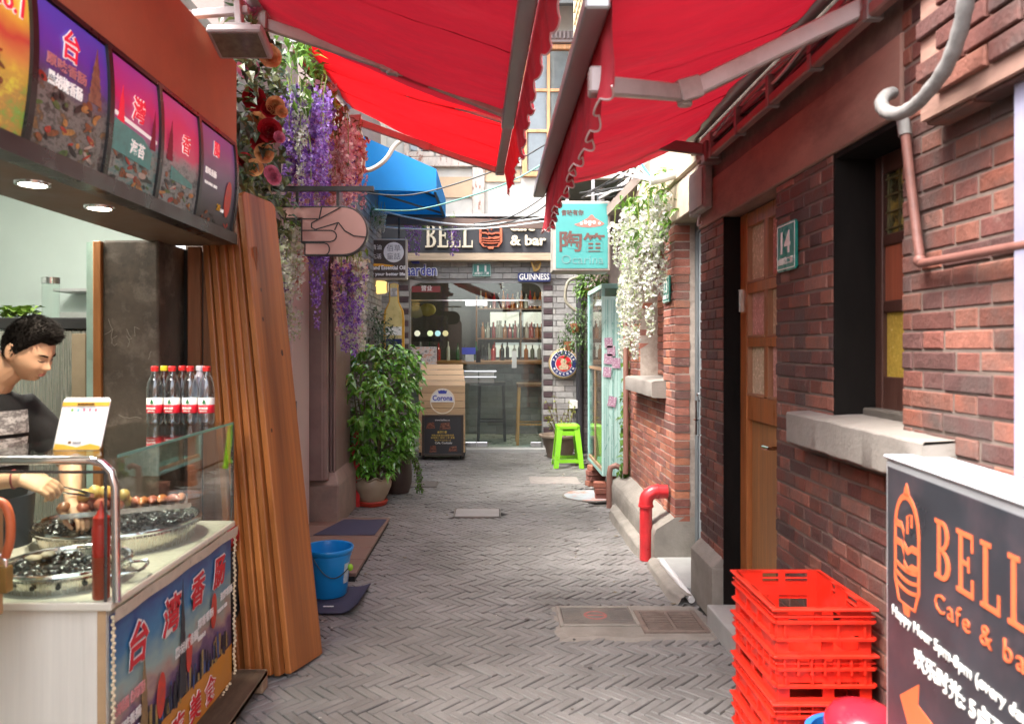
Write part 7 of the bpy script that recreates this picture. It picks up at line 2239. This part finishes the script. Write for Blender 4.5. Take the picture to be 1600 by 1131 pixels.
for zz, s, h_ in ((.435, .137, .055), (.09, .176, .045)):
    for k in range(4):
        d = [V((1, 0, 0)), V((0, 1, 0)), V((-1, 0, 0)), V((0, -1, 0))][k]; t_ = V((-d.y, d.x, 0))
        b.obox(V((cx_, cy_, zz)) + d * s, t_ * s * .9, d * .006, V((0, 0, 1)) * h_ * .5)
b.build('apron', lime, gs_)
pln = thing('stone_planter', 'shallow round planter with a yellow green shrub behind the stool', 'planter', (.95, 10.2, 0))
MB().lathe([(.0, 0), (.17, 0), (.2, .12), (.25, .27), (.29, .285), (.29, .31), (.25, .31), (.22, .27), (0, .25)], 30, (.93, 10.25, 0)).build('pot', M('brown_pot', (.2, .15, .11), .6, var=.2), pln, smooth=True)
lf1 = M('yellow_green_leaf', (.22, .25, .03), .5, rnd=.35, trans=.25)
b = MB(); sm_b = MB()
for q in range(9):
    p0 = V((.93 + R.uniform(-.08, .08), 10.25 + R.uniform(-.08, .08), .26)); p1 = p0 + V((R.uniform(-.2, .2), R.uniform(-.15, .1), R.uniform(.25, .6)))
    sm_b.tube([p0, lerp(p0, p1, .5) + V((.02, 0, 0)), p1], [.008, .006, .003], 6)
    for i in range(16): b.leaf(lerp(p0, p1, R.uniform(.45, 1)) , (R.uniform(-1, 1), R.uniform(-1, 1), R.uniform(-.3, .8)), Z_, R.uniform(.04, .07), .025)
b.build('foliage', lf1, pln, kind='stuff'); sm_b.build('stem', M('twig', (.13, .08, .045), .8), pln)
tag(MB().tube([(1.27, 10.74, 0), (1.27, 10.74, 2.45)], .055, 14).build('black_downpipe', M('black_pipe', (.035, .035, .04), .5), smooth=True), 'black downpipe on the grey brick beside the mint cabinet', 'pipe')
tag(MB().box(1.12, 1.24, 10.7, 10.79, .63, .75).build('meter_box', white_pl, bevel=.008), 'small white square box on the grey brick wall above the stool', 'box')

# ================================================================ PLANTS AND FLOWERS
leafm = M('deep_green_leaf', (.13, .34, .04), .24, rnd=.45, var=.2, scale=30, trans=.2, coat=.45, spec=.6)
leafl = M('fresh_green_leaf', (.1, .2, .028), .3, rnd=.35, trans=.3, coat=.25)
darkleaf = M('dark_leaf', (.03, .065, .022), .4, rnd=.4, trans=.12, coat=.2)
leaf_me = []
for k in range(4):
    leaf_me.append(MB().leaf((0, 0, 0), (1, 0, 0), Z_, .08 + .012 * k, .038 + .004 * k, .22, .28 + .06 * k).mesh('leaf', leafm))
pp_ = thing('potted_plant', 'bushy glossy green shrub in a beige clay pot with wavy rim', 'potted plant', (-1.17, 7.15, 0))
pcx, pcy = -1.17, 7.12
claym = M('beige_clay', (.36, .29, .2), .55, var=.15, scale=6, bump=.15)
def wob(r, z, a): return .012 * math.sin(a * 9) * max(0, (z - .2) / .06) if z > .2 else 0
MB().lathe([(0, .04), (.12, .04), (.155, .1), (.185, .17), (.19, .21), (.175, .25), (.2, .268), (.198, .275), (.165, .262), (.16, .22), (0, .21)], 54, (pcx, pcy, 0), wob=wob).build('pot', claym, pp_, smooth=True)
MB().lathe([(0, .0), (.14, 0), (.155, .035), (.15, .042), (0, .04)], 32, (pcx, pcy, 0)).build('saucer', M('red_saucer', (.4, .04, .02), .5), pp_, smooth=True)
MB().lathe([(0, .222), (.16, .222)], 20, (pcx, pcy, 0)).build('soil', M('soil', (.035, .025, .018), .95), pp_)
stb = MB(); twigs = []
cand = []
def crown_r(t, a):  # radius of the crown at relative height t
    return (.17 + .27 * math.sin(min(1, t * 1.15) * math.pi * .62) * (1 - .6 * max(0, t - .72) / .28)) * (1 + .36 * noise.noise(V((math.cos(a) * 1.6, math.sin(a) * 1.6, t * 4.5))))
for q in range(7):
    a = q * .9; p0 = V((pcx + .05 * math.cos(a), pcy + .05 * math.sin(a), .2)); p1 = V((pcx + .2 * math.cos(a), pcy + .2 * math.sin(a), R.uniform(.9, 1.4)))
    stb.tube([p0, lerp(p0, p1, .5) + V((R.uniform(-.03, .03), 0, 0)), p1], [.013, .009, .004], 8)
zb0, zh = .3, 1.22
for q in range(430):
    t = R.random() ** .85; a = R.uniform(0, 6.28)
    rr = crown_r(t, a) * R.uniform(.62, 1.08)
    c0 = V((pcx + .05 + rr * math.cos(a) * .98, pcy + rr * math.sin(a), zb0 + zh * t))
    o_d = V((math.cos(a), math.sin(a), R.uniform(-.25, .35))).normalized()
    stb.tube([c0 - o_d * .16 - V((0, 0, .03)), c0], [.004, .0022], 5, cap=False)
    sd_ = o_d.cross(Z_).normalized()
    for i in range(R.randint(4, 7)):
        d = (o_d * R.uniform(.2, 1.) + sd_ * R.uniform(-1.1, 1.1) + V((0, 0, R.uniform(-.75, .15)))).normalized()
        cand.append((c0 + V((R.uniform(-.025, .025), R.uniform(-.025, .025), R.uniform(-.03, .03))), d, R.uniform(.75, 1.25)))
cand.sort(key=lambda c: c[0].y - .5 * c[2] * 0)
rest = MB()
for i, (p, d, s_) in enumerate(cand):
    up_ = (Z_ + V((R.uniform(-.5, .5), R.uniform(-.7, .1), 0))).normalized()
    if i < 300:
        t_ = d.cross(up_).normalized(); u_ = t_.cross(d)
        inst('leaf', leaf_me[i % 4], pp_, frame(p, d, -t_, u_) @ Matrix.Scale(s_, 4))
    else:
        rest.leaf(p, d, up_, .095 * s_, .045 * s_, .22, .32)
rest.build('foliage', leafm, pp_, kind='stuff'); stb.build('stem', M('green_stem', (.1, .09, .04), .7), pp_)


def bush(name, label, cat, c, rx, ry, rz, n, ls, mat, parent=None, seed=1, droop=.3):
    """many leaves through an uneven volume, with gaps"""
    rr_ = random.Random(seed)
    b = MB(); k = 0
    while k < n:
        p = V((rr_.uniform(-1, 1), rr_.uniform(-1, 1), rr_.uniform(-1, 1)))
        if p.length > 1 or (p.length < .35): continue
        if noise.noise(p * 2.4 + V((seed * 3.1, 0, 0))) < -.12: continue
        k += 1
        q = V(c) + V((p.x * rx, p.y * ry, p.z * rz))
        d = (p.normalized() * .7 + V((rr_.uniform(-1, 1), rr_.uniform(-1, 1), rr_.uniform(-1, .5)))).normalized()
        b.leaf(q, d, (rr_.uniform(-.4, .4), rr_.uniform(-.6, .2), 1), ls * rr_.uniform(.7, 1.3), ls * .5 * rr_.uniform(.8, 1.2), .2, droop)
    return b


t = thing('vine_shrub', 'dark leafy climber behind and above the glossy shrub on the left', 'shrub', (-1.45, 8.6, 0))
b = bush('', '', '', (-1.42, 8.3, 1.55), .38, .5, .42, 1500, .055, darkleaf, seed=5); b2 = bush('', '', '', (-1.35, 8.2, .85), .35, .45, .6, 900, .06, darkleaf, seed=8)
b.v, b.f = b.v, b.f
n_ = len(b.v); b.v += b2.v; b.f += [[i + n_ for i in f] for f in b2.f]
b.build('foliage', darkleaf, t, kind='stuff')
MB().tube([(-1.4, 8.3, 0), (-1.42, 8.35, .8), (-1.4, 8.3, 1.7)], [.03, .022, .01], 8).build('stem', M('twig', (.13, .08, .045)), t, smooth=True)
bp_ = thing('barrel_planter', 'dark brown barrel planter with trailing greenery beside the clay pot', 'planter', (-.95, 7.6, 0))
MB().lathe([(0, 0), (.12, 0), (.15, .1), (.155, .2), (.14, .34), (.125, .34), (.12, .3), (0, .3)], 28, (-1.0, 7.72, 0)).build('pot', M('dark_barrel', (.06, .035, .028), .5, var=.2), bp_, smooth=True)
b = bush('', '', '', (-.98, 7.7, .52), .2, .2, .26, 420, .05, leafl, seed=12); b.build('foliage', leafl, bp_, kind='stuff')
tr_ = MB(); ts_ = MB()
for q in range(5):
    p0 = V((-.93 + R.uniform(-.04, .05), 7.6 + R.uniform(-.1, .05), .36)); pts = [p0, p0 + V((.07, -.04, .06)), p0 + V((.12 + .02 * q, -.06, -.08)), p0 + V((.14 + .02 * q, -.07, -.3))]
    pth = smooth_path(pts, 6); ts_.tube(pth, .003, 5)
    for p in pth[2:]:
        for i in range(2): tr_.leaf(p, (R.uniform(-1, 1), R.uniform(-1, 1), R.uniform(-1, .3)), Z_, .04, .03)
tr_.build('trailing_leaves', leafl, bp_, kind='stuff'); ts_.build('stem', M('green_stem', (.1, .09, .04)), bp_)

# racemes of artificial wisteria
def raceme(L_, r0, col, n, seed, leafy=0):
    rr_ = random.Random(seed); b = MB()
    for q in range(n):
        t = rr_.random(); a = rr_.uniform(0, 6.28); r = (r0 * (1 - .75 * t) + .006) * rr_.uniform(.5, 1.1)
        c = V((r * math.cos(a), r * math.sin(a), -L_ * t))
        s_ = .019 * (1 - .5 * t) * rr_.uniform(.8, 1.3)
        d = (V((math.cos(a), math.sin(a), -.2)) + V((rr_.uniform(-.5, .5), rr_.uniform(-.5, .5), rr_.uniform(-.5, .5)))).normalized()
        t1 = d.orthogonal().normalized(); t1 = Matrix.Rotation(rr_.uniform(0, 6.28), 3, d) @ t1; t2 = d.cross(t1)
        # upper petal, two wings, folded keel
        b.add([c, c + t1 * s_ + t2 * s_ * .9 + d * s_ * .3, c + t1 * s_ * .3 + t2 * s_ * 1.7 + d * s_ * .5, c - t1 * s_ + t2 * s_ * .9 + d * s_ * .3], [(0, 1, 2, 3)])
        b.add([c, c + t1 * s_ * 1.1 - t2 * s_ * .2 + d * s_ * .7, c + t1 * s_ * .5 - t2 * s_ * .9 + d * s_ * 1.1, c - t2 * s_ * .4 + d * s_ * .9], [(0, 1, 2, 3)])
        b.add([c, c - t1 * s_ * 1.1 - t2 * s_ * .2 + d * s_ * .7, c - t1 * s_ * .5 - t2 * s_ * .9 + d * s_ * 1.1, c - t2 * s_ * .4 + d * s_ * .9], [(0, 3, 2, 1)])
    return b
pet_m = {'purple': M('purple_petal', (.28, .14, .5), .6, rnd=.35, palette=[(.25, .12, .48), (.33, .2, .56), (.2, .08, .4), (.42, .3, .6), (.3, .12, .42)], trans=.3),
         'white': M('white_petal', (.66, .66, .6), .6, palette=[(.62, .63, .56), (.58, .6, .46), (.66, .64, .62), (.45, .52, .3), (.6, .6, .55)], trans=.3),
         'pink': M('pink_petal', (.65, .4, .42), .6, palette=[(.66, .38, .4), (.7, .5, .5), (.6, .3, .36), (.72, .56, .52)], trans=.3),
         'peach': M('peach_petal', (.55, .26, .18), .6, palette=[(.55, .26, .18), (.5, .2, .16), (.6, .36, .25), (.4, .12, .1)], trans=.3)}
rac = {}
for k, c in enumerate(pet_m):
    rac[c] = [raceme(L_, r0, c, n, 100 * k + q).mesh('flower_spray', pet_m[c]) for q, (L_, r0, n) in enumerate(((.55, .055, 95), (.42, .06, 80), (.7, .05, 110)))]
stem_g = M('green_vine', (.2, .25, .05), .6)


def wisteria(label, spots, loc, cat='flower garland', leaves=0, lbox=None, lmat=leafl, ls=.07):
    t = thing('wisteria_garland', label, cat, loc)
    s_ = MB()
    for (x, y, z, c, k, sc_) in spots:
        inst('flower_spray', rac[c][k], t, Matrix.Translation((x, y, z)) @ Matrix.Rotation(R.uniform(0, 6.28), 4, 'Z') @ Matrix.Rotation(R.uniform(-.06, .06), 4, 'X') @ Matrix.Scale(sc_, 4))['kind'] = 'stuff'
        s_.tube([V((x, y, z - .3 * sc_)), V((x, y, z)), V((x + R.uniform(-.03, .03), y, z + .12))], .003, 5)
    s_.build('stem', stem_g, t)
    if leaves:
        b = MB()
        for q in range(leaves):
            p = V([R.uniform(a, b_) for a, b_ in lbox])
            for i in range(3): b.leaf(p + V((R.uniform(-.04, .04), R.uniform(-.04, .04), R.uniform(-.04, .04))), (R.uniform(-1, 1), R.uniform(-1, 1), R.uniform(-1.2, .3)), (R.uniform(-.4, .4), R.uniform(-.5, .2), 1), ls * R.uniform(.8, 1.3), ls * .42)
        b.build('foliage', lmat, t, kind='stuff')
    return t


sp = []
for q in range(26):
    px = R.uniform(447, 512); Yd = R.uniform(4.72, 5.3); p = W(px, R.uniform(128, 175), Yd)
    sp.append((p.x, Yd, p.z, R.choice(['purple', 'purple', 'purple', 'purple', 'pink', 'white']), R.randrange(3), R.uniform(.9, 1.2)))
for px, py in ((452, 140), (470, 150), (505, 150), (486, 232)): 
    p = W(px, py, 4.66); sp.append((p.x, 4.66, p.z, 'white' if px in (470,) else 'purple', 2, .85))
wisteria('upper purple and white wisteria garland hanging over the hand sign', sp, (-1.25, 4.7, 3.2), leaves=85, lbox=((-1.38, -1.1), (4.5, 5.2), (3.05, 3.5)), ls=.09)
sp = []
for q in range(22):
    px = R.uniform(500, 568); Yd = R.uniform(5.2, 6.2); p = W(px, R.uniform(190, 235), Yd)
    sp.append((p.x, Yd, p.z, R.choice(['peach', 'pink', 'pink', 'peach', 'purple']), R.randrange(3), R.uniform(.8, 1.1)))
wisteria('pink and peach wisteria garland with reddish leaves above the herb sign', sp, (-1.2, 5.7, 3.2), leaves=80, lbox=((-1.33, -1.1), (5.2, 6.2), (3.05, 3.4)), lmat=M('bronze_leaf', (.12, .055, .02), .5, rnd=.5, palette=[(.12, .05, .02), (.2, .16, .03), (.16, .03, .02), (.1, .12, .03)], trans=.2))
sp = []
for q in range(10):
    px = R.uniform(432, 466); Yd = 4.62 + R.uniform(-.1, .2); p = W(px, R.uniform(352, 390), Yd)
    sp.append((p.x, Yd, p.z, R.choice(['purple', 'purple', 'white', 'purple']), R.choice((0, 2)), R.uniform(.75, 1.)))
p = W(492, 392, 4.7); sp += [(p.x, 4.7, p.z, 'purple', 2, .72), (p.x + .03, 4.72, p.z, 'purple', 1, .8), (p.x - .1, 4.72, p.z, 'peach', 0, .55)]
wisteria('lower purple wisteria beside the planks, hanging under the hand sign', sp, (-1.25, 4.65, 2.3), leaves=30, lbox=((-1.32, -1.18), (4.5, 4.8), (2.2, 2.45)))
sp = []
for q in range(20):
    px = R.uniform(527, 566); Yd = R.uniform(5.7, 6.3); p = W(px, R.uniform(395, 425), Yd)
    sp.append((p.x, Yd, p.z, R.choice(['purple', 'purple', 'white', 'white', 'pink']), R.choice((0, 2, 2)), R.uniform(.8, 1.05)))
wisteria('lower lilac and white wisteria in front of the brown column', sp, (-1.2, 6, 2.3), leaves=36, lbox=((-1.25, -1.08), (5.7, 6.2), (2.25, 2.5)))
sp = []
for q in range(17):
    t_ = R.random(); Yd = lerp(5.0, 6.6, t_); X = R.uniform(1.05, 1.19); 
    sp.append((X, Yd, lerp(2.48, 2.62, t_) + R.uniform(-.15, .1) - (.0 if q % 3 else .35), 'white', R.choice((0, 1, 2, 2)), R.uniform(.85, 1.2)))
for q in range(4): sp.append((R.uniform(1.13, 1.2), R.uniform(6.1, 6.7), R.uniform(1.95, 2.15), 'white', 2, R.uniform(.8, 1.)))
wisteria('white wisteria garland hanging over the red brick bay on the right', sp, (1.15, 5.8, 2.6), leaves=100, lbox=((1.06, 1.22), (4.95, 6.2), (2.25, 2.72)), ls=.085)
sp = []
for px, py in ((712, 345), (706, 352), (652, 352), (640, 345)):
    p = W(px, py, 9.2); sp.append((p.x, 9.2, p.z, 'purple', 1, .9))
wisteria('small purple wisteria sprays on the pole crossing before the fascia sign', sp, (-.6, 9.2, 3.05), leaves=18, lbox=((-1.1, -.35), (9.15, 9.25), (3.0, 3.15)))
sp = []
for q in range(9):
    p = W(R.uniform(575, 606), R.uniform(325, 345), 8.4); sp.append((p.x, 8.4, p.z, 'white', 1, .45))
wisteria('little white blossom strand above the herb sign', sp, (-1.3, 8.4, 3.0), leaves=6, lbox=((-1.45, -1.25), (8.35, 8.45), (2.95, 3.1)))

# rose garland next to the orange fascia
rg_ = thing('rose_garland', 'garland of red and apricot roses beside the orange fascia', 'flower garland', (-1.3, 4, 2.4))
b = MB()
for q in range(620):
    Yd = R.uniform(3.72, 4.5); z = R.uniform(2.15, 3.3)
    p = V((-1.36 + R.uniform(-.05, .13) , Yd, z))
    b.leaf(p, (R.uniform(-.4, 1), R.uniform(-1, .4), R.uniform(-.9, .4)), (R.uniform(-.5, .5), -.3, 1), R.uniform(.06, .1), .05)
b.build('foliage', M('olive_leaf', (.06, .085, .03), .5, rnd=.5, palette=[(.05, .08, .025), (.09, .11, .03), (.035, .06, .03), (.12, .13, .05)], trans=.15), rg_, kind='stuff')
def rose(r, seed):
    rr_ = random.Random(seed); b = MB()
    for ring_, (n, rad_, hh_, fl_) in enumerate(((3, .3, 1.0, -.1), (4, .55, .97, 0), (5, .8, .85, .12), (6, 1.02, .62, .4))):
        for i in range(n):
            a0 = 6.28 * i / n + ring_ * .7 + rr_.uniform(-.15, .15)
            def pt(u, v):
                a = a0 + (u - .5) * 6.28 / n * 1.45
                rd = rad_ * (.3 + .7 * math.sin(min(1, v * 1.3) * 1.57)) + fl_ * v * v - .05 * u
                return V((math.cos(a) * rd, math.sin(a) * rd, hh_ * v * (1 - .35 * (2 * u - 1) ** 2 * v) - .3)) * r
            b.grid(pt, 4, 4)
    return b
rm = {'red': M('red_rose', (.35, .008, .02), .6, rnd=.2, trans=.15), 'apricot': M('apricot_rose', (.72, .42, .2), .6, rnd=.12, trans=.2), 'pink': M('pink_rose', (.65, .22, .35), .6, rnd=.2, trans=.2)}
rme = {k: rose(.042, i).mesh('rose', m, smooth=True) for i, (k, m) in enumerate(rm.items())}
for (px, py, c, s_) in ((420, 88, 'apricot', 1.), (388, 108, 'pink', .9), (396, 155, 'red', 1.), (430, 165, 'apricot', .75), (402, 195, 'apricot', 1.), (421, 205, 'red', 1.), (404, 226, 'red', .7), (412, 240, 'apricot', .8), (420, 172, 'red', .7), (398, 262, 'apricot', .7), (424, 270, 'pink', .6), (440, 175, 'apricot', .5), (382, 250, 'red', .6), (392, 15, 'pink', .9), (405, 60, 'pink', .7), (428, 278, 'pink', .6), (436, 215, 'pink', .5)):
    p = W(px, py, 3.95)
    d = V((R.uniform(.2, .8), -1, R.uniform(-.4, .2))).normalized(); t1 = d.orthogonal().normalized()
    inst('rose', rme[c], rg_, frame(p, t1, d.cross(t1), d) @ Matrix.Scale(s_ * 1.15, 4))
# ivy by the mint cabinet
iv = thing('ivy_vine', 'narrow ivy vine hanging down between mint cabinet and brick wall', 'ivy', (1.15, 6.9, 0))
b = MB(); s_ = MB()
pts = smooth_path([W(988, 470, 6.85), W(980, 530, 6.85), W(985, 590, 6.85), W(978, 650, 6.85), W(983, 700, 6.85), W(974, 738, 6.85)], 12)
s_.tube(pts, .005, 6)
for p in pts:
    for i in range(6): b.leaf(p + V((R.uniform(-.05, .05), R.uniform(-.06, .03), R.uniform(-.03, .03))), (R.uniform(-1, 1), R.uniform(-1, .4), R.uniform(-1, .2)), (0, -.4, 1), R.uniform(.04, .08), R.uniform(.03, .055))
b.build('foliage', leafl, iv, kind='stuff'); s_.build('stem', M('green_stem', (.1, .09, .04)), iv)
# hanging pots on the grey brick
terr = M('terracotta', (.38, .15, .07), .7, var=.15)
for q, (px, py, lbl_, n) in enumerate(((899, 512, 'upper small terracotta pot of trailing greenery on the grey brick', 260), (889, 540, 'lower small terracotta pot of trailing greenery by the round sign', 260), (922, 458, 'hanging basket of fresh green leaves under the turquoise sign', 420))):
    p = W(px, py, 10.4 if q < 2 else 9.0)
    t = thing('hanging_plant', lbl_, 'hanging plant', p)
    MB().lathe([(0, -.07), (.05, -.07), (.075, .04), (.08, .06), (.065, .06), (0, .04)], 18, p).build('pot', terr, t, smooth=True)
    m_ = leafl if q == 2 else M('mid_green_leaf', (.07, .14, .04), .45, rnd=.4, trans=.2)
    b = bush('', '', '', p + V((.04, 0, .1 if q < 2 else .08)), .2 if q < 2 else .22, .15, .17 if q < 2 else .24, n, .05 if q < 2 else .075, m_, seed=20 + q)
    for k in range(90): b.leaf(p + V((R.uniform(-.15, .22), R.uniform(-.1, .1), R.uniform(-.3, .1))), (R.uniform(-1, 1), R.uniform(-1, 1), R.uniform(-1.5, 0)), Z_, .045, .028)
    b.build('foliage', m_, t, kind='stuff')
    MB().tube([p + V((0, .08, .05)), p + V((0, .2, .3))], .004, 5).build('wire', black_m, t)
tag(MB().tube(smooth_path([W(910, 432, 9.2), W(888, 440, 9.2), W(884, 470, 9.2), W(900, 486, 9.2)]), .018, 10).build('garden_hose', M('tan_hose', (.3, .27, .2), .7, var=.2), smooth=True), 'curved tan hose end beside the hanging basket', 'hose')

# ---------------------------------------------------------------- poles, conduits and cables overhead
pole = MB().bar(W(560, 343, 9.0), W(860, 352, 9.0), .05, .1)
tag(pole.build('crossing_pole', M('brown_pole', (.12, .075, .06), .7, var=.2)), 'brown beam crossing the alley in front of the fascia sign', 'beam')
def cable(label, pts, r, mat, n=8): return tag(MB().tube(smooth_path([V(p) for p in pts], 8), r, n).build('overhead_cable', mat, smooth=True), label, 'cable')
gcm = M('green_cable', (.08, .25, .2), .5)
cable('thin cable sagging from the blue canopy up to the red valance', [W(570, 302, 7.3), W(640, 305, 7.3), (W(720, 285, 7.3)), W(800, 255, 7.3), W(870, 215, 7.4)], .008, black_m)
cable('lower thin green cable under the blue canopy', [W(585, 328, 7.2), W(650, 328, 7.2), W(730, 308, 7.2), W(810, 278, 7.2), W(880, 235, 7.2)], .008, gcm)
cable('white cable above the fascia sign', [W(560, 318, 8.7), W(640, 340, 8.7), W(740, 352, 8.7), W(850, 340, 8.7)], .01, white_pl)
cable('second white cable just below the crossing beam', [W(560, 352, 8.8), W(650, 358, 8.8), W(760, 357, 8.8), W(860, 345, 8.8)], .01, white_pl)
cable('black cable drooping in front of the orange bell', [W(690, 357, 8.6), W(770, 352, 8.6), W(840, 330, 8.6), W(900, 270, 8.6)], .009, black_m)
cable('black cable rising to the right in front of the white wall', [W(740, 350, 8.5), W(800, 338, 8.5), W(860, 300, 8.5), W(905, 262, 8.5)], .008, black_m)
cable('bare beige branch like conduit curving over the blue canopy', [W(555, 268, 7.0), W(580, 265, 7.0), W(602, 250, 7.0), W(620, 225, 7.0), W(650, 208, 7.0), W(672, 205, 7.0)], .022, M('beige_branch', (.5, .42, .34), .7, var=.15), 10)
cable('pale looped branch at the end of the flower garland', [W(562, 205, 6.6), W(568, 235, 6.6), W(566, 265, 6.6), W(557, 288, 6.6)], .02, M('beige_branch', (.5, .42, .34)), 10)
cd_ = cable('white plastic conduit fanning out cables under the right awning', [W(1015, 283, 5.0), W(1035, 279, 5.0), W(1060, 270, 5.0), W(1090, 256, 4.9)], .03, white_pl, 14)
for q, (pts, m_, nm) in enumerate((([(1015, 282), (985, 275), (955, 268), (925, 262)], white_pl, 'lowest white'), ([(1014, 281), (992, 270), (970, 255), (950, 252)], white_pl, 'upper white'), ([(1015, 280), (995, 268), (980, 258), (968, 248)], gcm, 'green'),
                                   ([(1016, 279), (1003, 265), (993, 255), (982, 243)], M('beige_cable', (.5, .45, .38)), 'beige'), ([(1017, 277), (1006, 262), (1000, 250), (1000, 238)], M('blue_cable', (.02, .22, .6)), 'bright blue'))):
    cable(nm + ' cable fanning out of the white conduit', [W(x, y, 5.0 + .15 * i) for i, (x, y) in enumerate(pts)], .008, m_)
for q in range(14):
    x0, x1 = R.uniform(900, 1000), R.uniform(990, 1095)
    wc_, wm_ = R.choice((('black', black_m), ('black', black_m), ('grey', M('grey_cable', (.25, .25, .25))), ('white', white_pl)))
    cable(wc_ + ' wire in the tangle behind the white conduit', [W(x0, R.uniform(300, 318), 7.2), W((x0 + x1) / 2 + R.uniform(-10, 10), R.uniform(265, 295), 6.6), W(x1, R.uniform(236, 255), 6.0)], R.choice((.006, .009)), wm_)['group'] = 'tangled ' + wc_ + ' wires above the flute sign'
tag(MB().bar(W(955, 330, 7.0), W(1050, 232, 5.6), .09, .09).build('timber_brace', M('grey_brown_timber', (.22, .17, .14), .7, var=.2)), 'grey brown timber brace rising behind the white flowers', 'beam')
